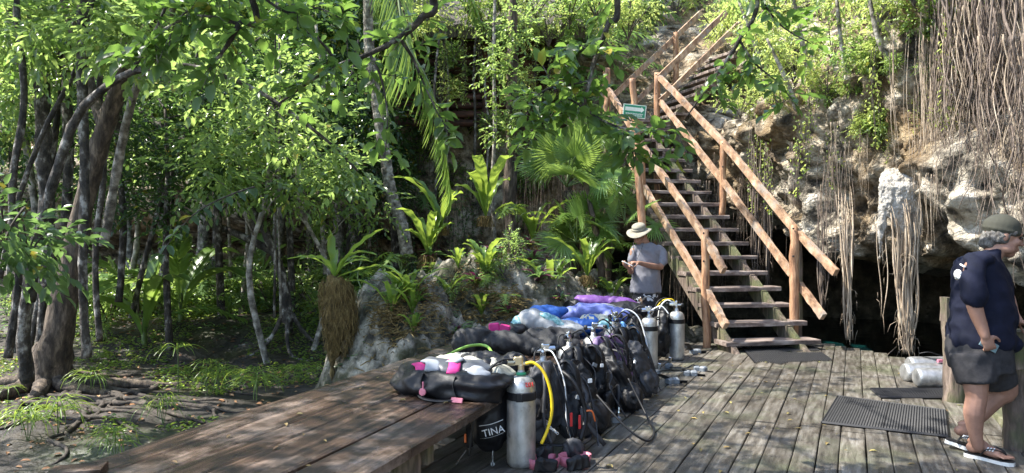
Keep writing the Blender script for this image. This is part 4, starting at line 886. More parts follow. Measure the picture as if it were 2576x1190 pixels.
# ---- overhanging tree whose limbs come down into the view; trunk behind the camera's side
e = empty('overhanging_tree', (-3.4, .4, -.4), 0, 'dark twigs with large glossy oval leaves hanging into the top of the view', 'tree')
mb = MB()
def tb(P, r, n=8): c = catmull(P, 6); mb.tube(c, [k*(1.5 if k < .02 else 1) for k in rlist(r, len(c))], n, wob=.3); return c
tb([(-3.4, .4, -.5), (-3.3, .5, 1.5), (-3.1, .8, 3.2), (-2.6, 1.4, 5.2), (-1.8, 2.4, 6.6)], [.22, .17, .15, .12, .08], 12)
tips = []
TW = []
def br(P, r, tw=12, l=.35): c = tb(P, r, 7); TW.append((c, tw, l)); return c
br([(-2.6, 1.4, 5.2), (-1.6, 2.6, 4.6), (-.7, 3.7, 3.6), W(1088, -15, 4.2), W(1060, 45, 4.2), W(1005, 95, 4.2), W(930, 135, 4.2), W(850, 165, 4.15), W(780, 205, 4.1), W(700, 262, 4.1)], [.08, .06, .035, .016, .014, .012, .010, .008, .006, .004], 15)
br([W(1005, 95, 4.2), W(1040, 150, 4.25), W(1075, 230, 4.3), W(1110, 300, 4.3), W(1150, 345, 4.3)], [.008, .006, .004, .003, .002], 8)
br([W(930, 135, 4.2), W(960, 200, 4.2), W(975, 300, 4.2), W(968, 390, 4.2)], [.006, .005, .003, .002], 5)
br([W(850, 165, 4.15), W(820, 120, 4.1), W(760, 60, 4.05), W(700, 20, 4.0)], [.007, .006, .004, .003], 12)
br([(-1.8, 2.4, 6.6), (-.6, 3.2, 5.6), (.4, 3.9, 4.2), W(1552, -15, 4.5), W(1530, 60, 4.5), W(1500, 140, 4.5), W(1483, 205, 4.5), W(1466, 270, 4.5)], [.07, .05, .03, .015, .013, .011, .009, .007], 10)
br([W(1466, 270, 4.5), W(1520, 305, 4.45), W(1580, 325, 4.4), W(1640, 322, 4.4), W(1700, 318, 4.4)], [.006, .005, .004, .003, .002], 16)
br([W(1483, 205, 4.5), W(1430, 215, 4.45), W(1375, 225, 4.4), W(1330, 260, 4.4)], [.006, .005, .004, .002], 14)
br([W(1466, 270, 4.5), W(1420, 250, 4.5), W(1380, 300, 4.5), W(1330, 330, 4.5)], [.005, .004, .003, .002], 12)
br([W(1580, 325, 4.4), W(1585, 360, 4.4), W(1600, 420, 4.4)], [.004, .003, .002], 9)
br([W(1500, 140, 4.5), W(1440, 110, 4.5), W(1390, 150, 4.45)], [.005, .004, .002], 9)
br([(.4, 3.9, 4.2), (1.3, 4.4, 3.9), W(1905, -20, 5.0), W(1860, 100, 5.0), W(1800, 190, 5), W(1730, 290, 5)], [.03, .02, .012, .010, .007, .003], 14)
br([W(1860, 100, 5), W(1900, 160, 5), W(1960, 210, 5), W(1990, 250, 5)], [.006, .005, .003, .002], 9)
br([W(1905, -20, 5), W(1960, 60, 5), W(2040, 110, 5.1)], [.006, .004, .002], 9)
br([(-2.6, 1.4, 5.2), (-1.9, 2.6, 4.4), W(620, -40, 3.8), W(600, 60, 3.8), W(560, 130, 3.8), W(520, 170, 3.8)], [.05, .03, .012, .010, .007, .004], 16)
br([W(600, 60, 3.8), W(500, 40, 3.8), W(400, 80, 3.8), W(345, 130, 3.8)], [.007, .005, .004, .002], 18)
br([W(620, -40, 3.8), W(520, 0, 3.8), W(440, 60, 3.8), W(420, 170, 3.8)], [.006, .005, .003, .002], 14)
br([W(620, -40, 3.8), W(720, 30, 3.8), W(800, 20, 3.8), W(880, 60, 3.8)], [.006, .005, .003, .002], 14)
B = []; D = []; Ls = .16
parts = []
for c, tw, l in TW:
    B = []; D = []
    for i in range(tw):
        t = .35+.65*(i+.5)/tw if len(c) > 45 else (i+.5)/tw; q = c[int(t*(len(c)-1))]; sx_, sy_ = 1288+q.x/q.y*F, 595-(q.z-CAMZ)/q.y*F
        if 1520 < sx_ < 1650 and 230 < sy_ < 318: continue
        tg = (c[min(int(t*(len(c)-1))+1, len(c)-1)]-c[max(0, int(t*(len(c)-1))-1)]).normalized()
        d = tg*.5+Vector(rng.normal(0, .7, 3))+Vector((0, 0, -.1)); d.normalize(); B.append(tuple(q)); D.append(tuple(d)); mb.tube([q, q+d*.1, q+d*.2-Vector((0, 0, .01))], .0022, 4)
    parts.append(twigs(np.array(B), np.array(D), .20, 6, .115, .56, rng=rng, spread=1.15, droop=.02)); 
lowp = parts
# the canopy itself, out of the picture above the deck: it throws the dappled shade
crown = []
CAN = []
for i in range(24):
    # anchor the clumps where their shadow falls on the deck and bench
    gx, gy = rng.uniform(-2.2, 3.4), rng.uniform(2.2, 9.2)
    h = rng.uniform(5.2, 7.6); c = Vector((gx, gy, 0))+SUN_DIR*(h/SUN_DIR.z); CAN.append(c)
for c in CAN:
    crown.append(clump(tuple(c), rng.uniform(.6, .95), 48, 7, .11, .55, rng=rng, lo=True, flat=.5))
    q = Vector((-2.2, 1.9, 5.9)); m_ = q.lerp(c, .5)+Vector((0, 0, .35)); mb.tube(catmull([q, m_, c], 4), [.03, .026, .022, .018, .015, .012, .010, .008, .006], 5)
mb.build('trunk', m_bark, e, True, world=True)
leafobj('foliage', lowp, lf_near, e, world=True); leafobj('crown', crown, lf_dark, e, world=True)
# ---- coconut palm with ringed trunk and a drooping frond
cp = empty('coconut_palm', tuple(W(1022, 640, 12)), 0, 'leaning coconut palm with a pale ringed trunk and a long drooping frond', 'palm')
pth = [W(1024, 640, 12), W(1012, 570, 12), W(985, 490, 12), W(968, 390, 12), (W(948, 260, 12)), W(930, 130, 12), W(926, 0, 12), W(930, -140, 12)]; c = catmull(pth, 22); m = len(c)
mb = MB(); rr = [(.105-.03*i/m)*(1+.10*((i % 4)/3.)) for i in range(m)]; mb.tube(c, rr, 14); mb.build('trunk', m_barkpale, cp, False, world=True)
crn = c[-1]
fr_ = [[crn, crn+Vector((.5, -.9, .3)), W(1010, 60, 10.2), W(1075, 200, 10), W(1112, 320, 10), W(1133, 490, 10)]]
for a in range(9): d = Vector((math.cos(a*.7+.3), math.sin(a*.7+.3), 0)); fr_.append([crn, crn+d*1.1+Vector((0, 0, .7)), crn+d*2.3+Vector((0, 0, .5)), crn+d*3.2+Vector((0, 0, -.5))])
fr_.append([crn, W(960, -40, 11), W(1000, 40, 10.8), W(1000, 160, 10.6), W(960, 260, 10.5)])
fr_.append([crn, W(840, -60, 11.4), W(730, -10, 11.2), W(640, 60, 11)])
for i, p in enumerate(fr_):
    o = leafobj('frond', [frond(p, .62 if i else .95, 95 if i < 1 else 44, angle=.7, wd=.035, rng=rng, hang=.8 if i in (0, 10, 11) else .5)], lf_palm, cp, world=True); k = rstem(p, [.022, .016, .010, .004], 'rachis', m_stem, cp, world=True); k.parent = o; k.location = (0, 0, 0)
# ---- vine-wrapped column trunks in the middle
for px, Y, r, lab in ((1288, 13.2, 15, 'thick upright trunk wrapped in brown aerial roots and leafy vines'), (1242, 14, 5, 'pale bare straight stem beside the vine-wrapped trunk')):
    bark_tree('vine_wrapped_trunk' if r > 9 else 'bare_stem', lab, [(px+6, 640, Y), (px-4, 480, Y), (px+3, 330, Y), (px, 150, Y), (px+4, -40, Y)], [r, r*.9, r, r*.8, r*.7], m_root if r > 9 else m_barkpale, [(px-20, 210, Y-.3, .4), (px-30, 140, Y-.3, .4), (px+10, 270, Y-.3, .35), (px-20, 330, Y-.3, .3), (px+20, 60, Y-.3, .5)] if r > 9 else (), L=.1, n=45, wob=.8 if r > 9 else .3)
# ---- plants on the central wall and the slope
def on(px, py, kind, s=1.0, lab=None, dz=0, fwd=.05, rz=None, tilt=None, group=None):
    p, n = hit(px, py); p = p+n*fwd; p.z += dz; return put(kind, p, sc=s, label=lab, rz=rz, tilt=tilt, group=group)
random.seed(4)
for px, py, s in ((1130, 60, .9), (1200, 120, .9), (1310, 150, .8), (1150, 200, .9), (1330, 60, .9), (1400, 60, 1.0), (1470, 110, .9), (1180, 330, .8), (1100, 330, .9), (1060, 420, .9), (1360, 350, .8), (1250, 440, .6), (1420, 290, .9), (1140, 450, .6), (1330, 480, .7), (1500, 60, 1), (1560, 120, .9), (1640, 60, .9), (1700, 40, 1)):
    on(px, py, random.choice(('shrubA', 'shrubB')), s*1.05)
for px, py, s in ((1380, 180, 1.4), (1440, 180, 1.5), (1500, 170, 1.5), (1350, 140, 1.3), (1580, 60, 1.5), (1420, 240, 1.3), (1470, 300, 1.3), (1390, 330, 1.2), (1180, 250, 1.2), (1070, 520, 1.1), (1150, 250, 1.1), (1340, 420, 1.2), (1420, 400, 1.2), (1540, 210, 1.3), (1470, 380, 1.2)):
    on(px, py, 'philo', s, fwd=.2)
for px, py, s in ((1300, 160, 1.0), (1265, 210, 1.0), (1230, 260, .9), (1310, 300, 1.0), (1120, 420, 1), (1180, 440, .9), (1330, 420, .8), (1040, 300, 1.1), (1100, 250, 1), (900, 330, 1.1), (960, 420, 1.0), (1080, 380, .9)):
    on(px, py, 'vineB', s, fwd=.3)
# slope above the cliff on the right
for px, py, s in ((1830, 60, .9), (1880, 130, .9), (1950, 60, 1.0), (1930, 190, .8), (2010, 140, .9), (2060, 60, .9), (2110, 160, .7), (2000, 230, .8), (1900, 250, .8), (1840, 210, .7), (2090, 230, .6), (2180, 60, .8), (2170, 170, .6), (2250, 70, .7), (2330, 60, .6), (2230, 180, .5), (2420, 40, .6), (1960, 290, .6), (1870, 310, .6), (1800, 130, .6), (2140, 10, .8), (2300, 5, .8), (1990, 10, 1)):
    on(px, py, random.choice(('shrubA', 'shrubA', 'shrubB')), s*.9, fwd=.15)
for px, py, s in ((1900, 290, .8), (1940, 330, .7), (1985, 300, .7), (1880, 340, .7), (2050, 260, .7), (1860, 280, .9), (2120, 210, .7), (2260, 120, .8), (2200, 90, .8), (2080, 330, .5), (1925, 400, .5), (2370, 60, .8)):
    on(px, py, 'vineA', s, fwd=.25)
for px, py, h_, l in ((1935, 260, 1.6, -.5), (2040, 240, 1.7, -.25), (2010, 300, 1.3, -.5), (2155, 250, 1.5, -.1), (2200, 220, 1.6, -.15), (2250, 200, 1.5, -.2), (2180, 300, 1.1, .0)):
    p, n = hit(px, py); e = empty('cliff_sapling', tuple(p), 0, autolabel('thin pale trunk growing from the cliff ledge', Vector(p), h_/1.7), 'tree', 'thin trunks on the cliff ledge')
    q = [p-n*.1, p+n*.2+Vector((l*.3, 0, h_*.4)), p+n*.25+Vector((l, 0, h_))]; rstem(q, [.045, .035, .02], 'trunk', m_barkpale, e, world=True, n=8, wob=.4)
    leafobj('crown', [clump(tuple(q[2]+Vector((0, 0, .1))), .45, 34, 7, .085, rng=rng), clump(tuple(q[1]+Vector((.1, 0, .3))), .3, 14, 6, .08, rng=rng)], lf_big if px % 2 else lf_lime, e, world=True)
# bromeliad on the cliff
on(2312, 240, 'rhoeo', 1.5, 'purple-leaved bromeliad hanging from the cliff above the white flowstone', fwd=.1, tilt=(1.1, 0), group='bromeliad on the cliff')
# ---- hanging roots
def roots(kind, spots, dy=.25, lab=None):
    for px, py, s in spots:
        p, n = hit(px, max(4, py)); p = p+n*dy; put(kind, p, sc=s, label=lab)
random.seed(8)
for i in range(62):
    px = random.uniform(2375, 2600)-(60 if i % 5 == 0 else 0); py = random.choice((-60, -60, -40, 20, 90))
    Y = 8.9-(px-2360)/230*1.1; p = W(px, py, Y-.15-random.uniform(0, .35)); put('rootA' if i % 2 else 'rootB', p, sc=random.uniform(.45, .95))
roots('rootC', [(random.uniform(2060, 2420), random.uniform(280, 480), random.uniform(.3, .6)) for _ in range(12)], .15)
roots('rootC', [(random.uniform(2270, 2400), random.uniform(5, 220), random.uniform(.5, 1.0)) for _ in range(16)], .12)
roots('rootD', [(random.uniform(1830, 2110), random.uniform(330, 480), random.uniform(.5, .9)) for _ in range(13)], .2)
for i in range(16):
    put('rootD', W(random.uniform(1650, 1860), random.uniform(400, 520), random.uniform(13.0, 14.2)), sc=random.uniform(.7, 1.1))
for i in range(14):
    put('rootD', W(random.uniform(1230, 1500), random.uniform(380, 470), random.uniform(13.2, 14.2)), sc=random.uniform(.6, .9), label='brown aerial root hanging down the middle rock wall', group='roots on the middle wall')
def bundle(px, py0, py1, Y, w_, n, mat, label, r=.012):
    mb = MB(); a = W(px, py0, Y); b = W(px, py1, Y); H = a.z-b.z; z0s = rng.uniform(-.05, .35, n)
    for k in range(n):
        x, y = rng.normal(0, w_, 2); f1, f2 = rng.uniform(0, 6.28, 2); ax, ay = px+x*F/Y*1.6, py0-rng.uniform(0, 95); tp_, tn_ = hit(ax, ay); tp_ = tp_+tn_*.02; e_ = 1 if k < n*.6 else rng.uniform(.4, .95); m = 26
        tt = np.linspace(0, e_, m); pts = [Vector((a.x+x*(1.4-.9*t)+.02*math.sin(5*t*H+f1), Y+y*(1.2-.7*t)+.02*math.cos(4*t*H+f2)+.35*max(0, .12-t), a.z+z0s[k]*max(0, 1-t*3)-t*H*1.0)) for t in tt]; m += 2; pts = [tp_, tp_.lerp(pts[0], .45)+Vector((0, 0, .03))]+[p for p in pts if p.z < tp_.z-.02]; m = len(pts); mb.tube(pts, rlist([r*.2, r*rng.uniform(.4, .9), r*rng.uniform(.6, 1.1), r*.9, r*.25], m), 5)
    for k in range(n*3):   # fine side rootlets
        t = rng.uniform(.1, .97); d = Vector(rng.normal(0, .05, 3)); q = Vector((a.x+rng.normal(0, w_), Y+rng.normal(0, w_), a.z-t*H)); mb.tube([q, q+d+Vector((0, 0, -.04)), q+d*1.3+Vector((0, 0, -.13))], .0025, 3)
    tag(mb.build('root_bundle', mat, None, True), label, 'root', 'root bundles reaching the water')
bundle(2283, 540, 890, YC-.08, .06, 34, m_hangroot, 'thickest pale root bundle hanging from the white flowstone to the water', .012)
bundle(2262, 540, 820, YC-.06, .03, 9, m_hangroot, 'thin root strand beside the thickest root bundle')
bundle(2222, 560, 800, YC, .025, 3, m_hangroot, 'long stray curling root at the far edge of the white flowstone', .007)
bundle(2138, 560, 855, 9.7, .035, 15, m_hangroot, 'yellowish root bundle between the stair rail and the white flowstone', .013)
bundle(2072, 520, 800, 10.2, .025, 8, m_darkroot, 'dark root strand behind the lower end of the handrail', .010)
bundle(1700, 560, 760, 12.6, .05, 10, m_darkroot, 'dark root column seen between the lower treads')
bundle(1930, 420, 740, 11.4, .04, 8, m_darkroot, 'dark root strand behind the right handrail post')
bundle(1900, 400, 720, 11.6, .04, 8, m_darkroot, 'dark root strand seen between the two handrails')
# ---- rock outcrop plants
MV = BVHTree.FromPolygons([tuple(v.co) for v in mound.data.vertices], [tuple(p.vertices) for p in mound.data.polygons])
def mnd(px, py):
    d = W(px, py, 1)-Vector((0, 0, CAMZ)); p, n, i, dd = MV.ray_cast(Vector((0, 0, CAMZ)), d.normalized()); return p or W(px, py, 10.5)
def om(px, py, kind, s, lab, dz=0, rz=None, Y=None, group=None):
    p = mnd(px, py) if Y is None else W(px, py, Y); p = p+Vector((0, 0, dz)); return put(kind, p, sc=s, label=lab, rz=rz, group=group)
om(1110, 575, 'nestbig', .72, 'broad-leaved birdnest fern with sunlit leaves on top of the outcrop', Y=10.8, rz=.4)
om(1222, 550, 'nestbig', .85, 'tall birdnest fern with two upright leaves on the fibrous clump', Y=11.2, rz=2.2)
om(1078, 650, 'nest', .95, 'birdnest fern on the left shoulder of the outcrop', rz=1)
om(1215, 690, 'nest', .62, 'birdnest fern in the middle of the outcrop beside a purple rosette', rz=2)
om(1385, 752, 'nest', .75, 'birdnest fern with upright wavy leaves behind the wetsuits', rz=.5, Y=9.6)
om(1478, 700, 'nest', .8, 'yellowing birdnest fern in front of the brown trunk', rz=.2, Y=10.3)
om(1340, 610, 'nest', .9, 'arching birdnest fern at the back of the outcrop', rz=2.6, Y=11.5)
om(1212, 800, 'nest', .42, 'small drooping fern in the lower rock hollow', rz=1.2)
om(985, 790, 'nest', .5, 'birdnest fern on the lower end of the outcrop', rz=.3)
om(1040, 840, 'nest', .3, 'tiny fern in a crevice near the bench', rz=.9)
om(1540, 760, 'nest', .5, 'low fern beside the purple wetsuit', rz=2, Y=10.4)
for i, (px, py, s, l) in enumerate(((1240, 655, 1.0, 'near the top of the outcrop'), (1195, 722, 1.0, 'on the brown root litter'), (1085, 655, .9, 'on the left shoulder of the outcrop'), (1338, 668, 1.2, 'largest of the dark ones right of the outcrop top'), (1352, 715, 1.1, 'below the largest dark rosette'), (1330, 630, 1.0, 'behind the largest dark rosette'), (1280, 795, .7, 'low on the outcrop above the blue wetsuit'), (1150, 850, .8, 'beside the mesh bag'), (1500, 730, .8, 'at the foot of the brown trunk'), (1410, 760, .6, 'beside the upright wavy fern'))):
    om(px, py, 'rhoeo', s, 'green and purple rosette plant '+l)
for px, py, s, l in ((1130, 700, .6, 'on the left rock ledge'), (950, 730, .9, 'with pale leaves left of the outcrop'), (1010, 690, .9, 'between the palm trunk and the outcrop'), (900, 760, .7, 'beside the fibrous root mass'), (1540, 640, .8, 'beside the man with the hat'), (1560, 700, .7, 'low beside the man with the hat'), (1440, 590, .9, 'under the big fan palm'), (1300, 560, .8, 'at the foot of the vine-wrapped trunk')):
    om(px, py, 'philoS', s, 'small bright split-leaved philodendron '+l, Y=11.0 if px > 1200 else 10.5)
put('fan', W(1425, 470, 11.6), sc=1.3, label='large fan palm with a bursting crown above the outcrop', rz=.3)
rstem([W(1440, 700, 11.7), W(1436, 580, 11.7), W(1428, 480, 11.6)], [.10, .09, .08], 'trunk', m_root, PROTO['fan'], wob=.5, n=10) if False else None
e = empty('fibrous_trunk', tuple(W(1442, 720, 11.9)), 0, 'brown trunk wrapped in hanging fibres under the big fan palm', 'tree'); rstem([W(1444, 740, 11.9), W(1438, 600, 11.9), W(1428, 480, 11.8)], [.12, .11, .09], 'trunk', m_root, e, world=True, wob=.9, n=12)
put('fan', W(1490, 400, 12.2), sc=1.0, label='second fan palm with upright leaves against the landing post', rz=1.9)
put('fanS', W(1572, 560, 11.0), sc=1.2, label='small fan palm behind the hat of the man', rz=.5); put('fanS', W(1450, 610, 11), sc=1.3, label='low fan palm between outcrop and stair', rz=1.5); put('fanS', W(1500, 580, 11.2), sc=1.2, label='slender fan palm leaning beside the sign post', rz=2.5)
bark_tree('palm_stem', 'slender brown fibrous palm stem beside the man', [(1516, 740, 10.9), (1508, 640, 10.9), (1490, 540, 11), (1470, 450, 11.2)], [11, 9, 7, 6], m_root, cat='palm', wob=.7)
# ---- hanging root basket with fern
hb = empty('root_basket_fern', tuple(W(832, 955, 7.6)), 0, 'shaggy brown root mass on a thin mossy stem topped by a birdnest fern', 'fern'); mb = MB()
cb = W(852, 770, 7.6); mb.loft([(W(833, 960, 7.6), .025, .025), (W(836, 900, 7.6), .04, .04), (W(845, 860, 7.6), .08, .08), (W(858, 820, 7.6), .145, .14), (W(856, 770, 7.6), .165, .15), (W(848, 720, 7.6), .14, .13), (W(842, 695, 7.6), .08, .07)], 16)
mb.remesh('root_mass', m_fibre, hb, .018, 1, disp=lambda p: .035*fbm(p, 7, 3), world=True)
mb = MB()
for i in range(1500):
    t = rng.uniform(0, 1); py = lerp(700, 880, t); rad = (.165*math.sin(math.pi*(.28+.6*t))+.01); a = rng.uniform(0, 6.28); q = W(lerp(843, 848, t)+8*math.sin(3*t), py, 7.6)+Vector((rad*math.cos(a), rad*.9*math.sin(a), 0)); o_ = Vector((math.cos(a), math.sin(a), 0))*rng.uniform(.0, .03); s_ = Vector(rng.normal(0, .012, 3)); mb.tube([q, q+o_+s_+Vector((0, 0, -.03)), q+o_*.6+Vector((0, 0, -.09))+s_*2], .0022, 3)
mb.build('root_fibre', m_fibre, hb, world=True)
for i in range(9):
    a = i*2.4; l = rng.uniform(.32, .55); d = Vector((math.cos(a), math.sin(a), 0)); b_ = W(842, 700, 7.6); pts = [b_, b_+d*l*.25+Vector((0, 0, l*.35)), b_+d*l*.7+Vector((0, 0, l*.55)), b_+d*l*1.2+Vector((0, 0, l*.5))]
    if i in (0,): pts = [b_, W(880, 640, 7.5), W(925, 600, 7.4), W(965, 575, 7.3)]
    if i in (1,): pts = [b_, W(835, 650, 7.6), W(832, 600, 7.65), W(828, 575, 7.65)]
    if i in (2,): pts = [b_, W(900, 680, 7.4), W(960, 670, 7.3), W(1010, 690, 7.2)]
    leafobj('leaf', [ribbon(catmull(pts, 7), [.015, .04, .08, .09, .08, .01], wave=.1, fold=.2, nwave=5, ph=i)], lf_fern, hb, world=True)
e = empty('red_ginger', tuple(W(932, 775, 8.2)), 0, 'red ginger flower hanging beside the fibrous root mass', 'flower'); mb = MB()
for i in range(40): a = i*2.4; z = .10*(1-i/40); r = .035*math.sin(math.pi*(.1+.85*i/40)); c = W(935, 778, 8.2)+Vector((r*math.cos(a), r*math.sin(a), z-.05)); mb.ball(c, (.011, .011, .015), 5, 4)
mb.build('flower', m_red, e, True, world=True); rstem([W(930, 760, 8.25), W(900, 700, 8.4), W(915, 640, 8.5)], [.006, .008], 'stem', m_stem, e, world=True)
# ---- young palms and sedges
def gz(px, py, z=-.33): p = G(px, py, z); p.z = ground_z(p.x, p.y); return p
put('ypalm', gz(362, 885), sc=1.2, label='young coconut palm nearest the buttressed tree', rz=.4); put('ypalm', gz(455, 860), sc=1.35, label='taller young coconut palm beside its twin', rz=2.1)
put('ypalm', gz(655, 775), sc=1.15, label='young coconut palm farther back by the bent trunk', rz=1.1); put('ypalm', gz(575, 855), sc=.35, label='tiny palm seedling on the bare mud', rz=1.7)
for px, py, k, s, l in ((448, 985, 'sedge', 1.0, 'tallest umbrella sedge with a wide drooping umbrella'), (520, 990, 'sedge', .72, 'bright umbrella sedge behind the plank bench'), (548, 985, 'sedgeL', .9, 'umbrella sedge touching the bright one'), (645, 1000, 'sedgeL', 1.0, 'small umbrella sedge close to the bench edge'), (145, 1080, 'sedgeL', .95, 'umbrella sedge with pale tips before the tree roots'), (230, 990, 'sedgeL', .85, 'umbrella sedge at the foot of the buttresses'), (70, 1100, 'sedgeL', .85, 'umbrella sedge by the picture corner'), (20, 1050, 'sedge', .6, 'umbrella sedge half outside the picture'), (410, 1060, 'sedgeL', .8, 'umbrella sedge leaning over the bench edge'), (290, 1150, 'sedgeL', .8, 'lowest umbrella sedge beside the bench end'), (755, 960, 'sedgeL', .7, 'umbrella sedge near the hanging root mass')):
    put(k, gz(px, py), sc=s, label=l)
for px, py, s in ((620, 640, 1), (700, 650, 1.1), (780, 650, 1.2), (860, 640, 1.1), (930, 650, 1.1), (560, 650, 1), (490, 655, 1), (740, 690, .8), (820, 700, .8), (600, 690, .8), (960, 690, .8), (880, 690, .8)):
    for j in range(3): put('sedgeL', gz(px+rng.uniform(-35, 35), py+rng.uniform(0, 25)), sc=s*rng.uniform(1.3, 2), )
for px, py, k, s in ((240, 700, 'shrubC', .8), (330, 690, 'shrubC', .8), (30, 720, 'shrubC', .9), (180, 760, 'shrubD', .8), (260, 880, 'shrubD', .45), (110, 640, 'shrubD', .9), (420, 660, 'shrubC', .9), (520, 680, 'shrubC', .7), (640, 650, 'shrubC', .9), (760, 640, 'shrubC', .9), (880, 640, 'shrubC', 1), (980, 640, 'shrubC', 1), (960, 720, 'shrubD', .8), (720, 800, 'shrubD', .4), (740, 720, 'shrubD', .7), (900, 800, 'shrubD', .4), (20, 850, 'shrubD', .5), (300, 780, 'shrubD', .5)):
    put(k, gz(px, py), sc=s)
put('broad', W(70, 640, 6.2), sc=.8, label='large-leaved dark plant in front of the buttressed tree', rz=0); put('broad', W(10, 600, 5.8), sc=.8, label='broad-leaved plant at the picture edge', rz=1)
# large single-leaf branches in the shade: branch left of centre
e = empty('broadleaf_branch', tuple(W(560, 500, 8)), 0, 'low branch with large oval leaves hanging in the shaded jungle', 'branch')
q = [W(640, 470, 8.4), W(580, 490, 8), W(500, 530, 7.8), W(440, 590, 7.7), W(400, 650, 7.7)]; rstem(q, [.012, .004], 'twig', m_twig, e, world=True); c = catmull(q, 8)[::3]; P = np.array([tuple(p) for p in c for _ in (0, 1)]); D = np.array([((.5 if i % 2 else -.6), -.3, -.55) for i in range(len(P))])+rng.normal(0, .2, (len(P), 3)); leafobj('foliage', [leaves(P, D, np.tile([0, -.5, 1.], (len(P), 1)), .15, .075)], lf_dark, e, world=True)
# ---- ground cover, leaf litter, surface roots
def scatter(n, x0, x1, y0, y1, cond, L, mat, name, label, up, asp=.5):
    X = rng.uniform(x0, x1, n*3); Y = rng.uniform(y0, y1, n*3); keep = [i for i in range(n*3) if cond(X[i], Y[i])][:n]
    P = np.array([(X[i], Y[i], ground_z(X[i], Y[i])+rng.uniform(.0, up)) for i in keep]); m = len(P); a = rng.uniform(0, 6.28, m); Ls = L*rng.uniform(.5, 1.2, m)
    D = np.stack([np.cos(a), np.sin(a), rng.uniform(-.1, .5, m)*(1 if up > .03 else .3)], 1); o = leafobj(name, [leaves(P, D, np.tile([0, 0, 1.], (m, 1))+rng.normal(0, .3, (m, 3)), Ls, Ls*asp)], mat); tag(o, label, 'ground cover', kind='stuff')
def benchfree(x, y): return (Vector((x, y, 0))-Vector((-2.06, 2.75, 0))).dot(BN) < -.05 and not (x > -1.9 and y > 7.2)
cov = lambda x, y: benchfree(x, y) and noise.noise(Vector((x*.7, y*.7, 4)))+.5*noise.noise(Vector((x*2.2, y*2.2, 8))) > (-.05 if y > 8.0 else .25)
scatter(16000, -9, -.5, 6.5, 15, cov, .05, lf_fern, 'ground_cover', 'low bright green leaves covering the mud', .06, .6)
scatter(5000, -9, 2, 11, 17, lambda x, y: True, .11, lf_dark, 'undergrowth', 'dense low undergrowth before the cave', .45, .4)
scatter(1500, -8, -.6, 4.2, 14, benchfree, .075, lf_litter, 'leaf_litter', 'dry brown fallen leaves on the mud', .015, .5)
for i in range(17):
    a = Vector((-4.9+rng.normal(0, .4), 8.0+rng.normal(0, .4), 0)); th = rng.uniform(-2.2, .35); l = rng.uniform(1.2, 3.4); pts = []
    for k in range(9):
        t = k/8; p = a+Vector((math.cos(th), math.sin(th), 0))*l*t+Vector((noise.noise(Vector((i, t*3, 0))), noise.noise(Vector((i, t*3, 5))), 0))*.45; p.z = ground_z(p.x, p.y)+.012-.05*(t > .9); pts.append(p)
    if not all(benchfree(p.x, p.y) for p in pts): continue
    mb = MB(); mb.tube(catmull(pts, 3), rlist([.04, .026, .018, .010], 25), 7, wob=.6); tag(mb.build('surface_root', m_rootd, None, True), autolabel(('long' if l > 2.3 else 'short')+' gnarled brown surface root on the mud', pts[5], l/2.3), 'root', 'surface roots on the mud')
for px, py, s in ((925, 735, .055), (445, 938, .06)):
    pass
# root litter on the outcrop
def litter(px, py, w_, d_, label, Y=None):
    p0 = mnd(px, py) if Y is None else W(px, py, Y); mb = MB()
    for i in range(420):
        x, y = rng.normal(0, w_, 2)*(1, .8); X, Yy = p0.x+x, p0.y+y; z = (mound_z(X, Yy) if Y is None else p0.z)+max(0, .10*(1-(x*x+y*y)/(w_*w_*3)))*rng.random(); a = rng.uniform(0, 6.28); l = rng.uniform(.05, .16); d = Vector((math.cos(a), math.sin(a), rng.uniform(-.5, .3)))*l; q = Vector((X, Yy, z+.02)); mb.tube([q, q+d*.5+Vector(rng.normal(0, .015, 3)), q+d], rng.uniform(.003, .007), 3)
    tag(mb.build('root_litter', m_fibre if Y is None else m_fibre), label, 'roots')
litter(1150, 615, .22, .2, 'brown fibrous root litter on the shoulder of the outcrop'); litter(1245, 585, .2, .2, 'tangled root mass under the tall birdnest fern'); litter(1190, 760, .22, .2, 'dry root tangle in the middle of the rock face'); litter(1060, 770, .2, .1, 'dead stems lying on the rock ledge'); litter(985, 815, .12, .1, 'root tangle under the lowest birdnest fern'); litter(1270, 770, .15, .1, 'twigs caught in a hollow above the blue suits')

P = []; 
for i in range(90):
    for _ in range(30):
        x, y = rng.uniform(-.3, 4.6), rng.uniform(2.6, 9.6)
        if (Vector((x, y)).dot(PN)) and y < 9.5 and x > .35*(y-4.5)+.5 and x < 4.2-.9*max(0, 6-y): break
    P.append((x, y, .004+rng.uniform(0, .006)))
P = np.array(P); a = rng.uniform(0, 6.28, len(P)); Ls = rng.uniform(.025, .07, len(P))
tag(leafobj('fallen_leaves', [leaves(P, np.stack([np.cos(a), np.sin(a), .05+0*a], 1), np.tile([0, 0, 1.], (len(P), 1)), Ls, Ls*.45)], M('deck_leaf', [(.10, .055, .025), (.22, .16, .05), (.16, .19, .06)], scale=4, bump=0, island=.4)), 'small dry yellow and brown leaves scattered on the deck boards', 'leaves', kind='stuff')
P = []
for i in range(26): u, v_ = rng.uniform(.3, 3.2), rng.uniform(.05, 1.1); q = O+BD*u+BN*v_; P.append((q.x, q.y, .458))
P = np.array(P); a = rng.uniform(0, 6.28, len(P)); Ls = rng.uniform(.015, .05, len(P))
tag(leafobj('fallen_leaves', [leaves(P, np.stack([np.cos(a), np.sin(a), .05+0*a], 1), np.tile([0, 0, 1.], (len(P), 1)), Ls, Ls*.45)], bpy.data.materials['deck_leaf']), 'small dry leaves lying on the plank bench', 'leaves', kind='stuff')

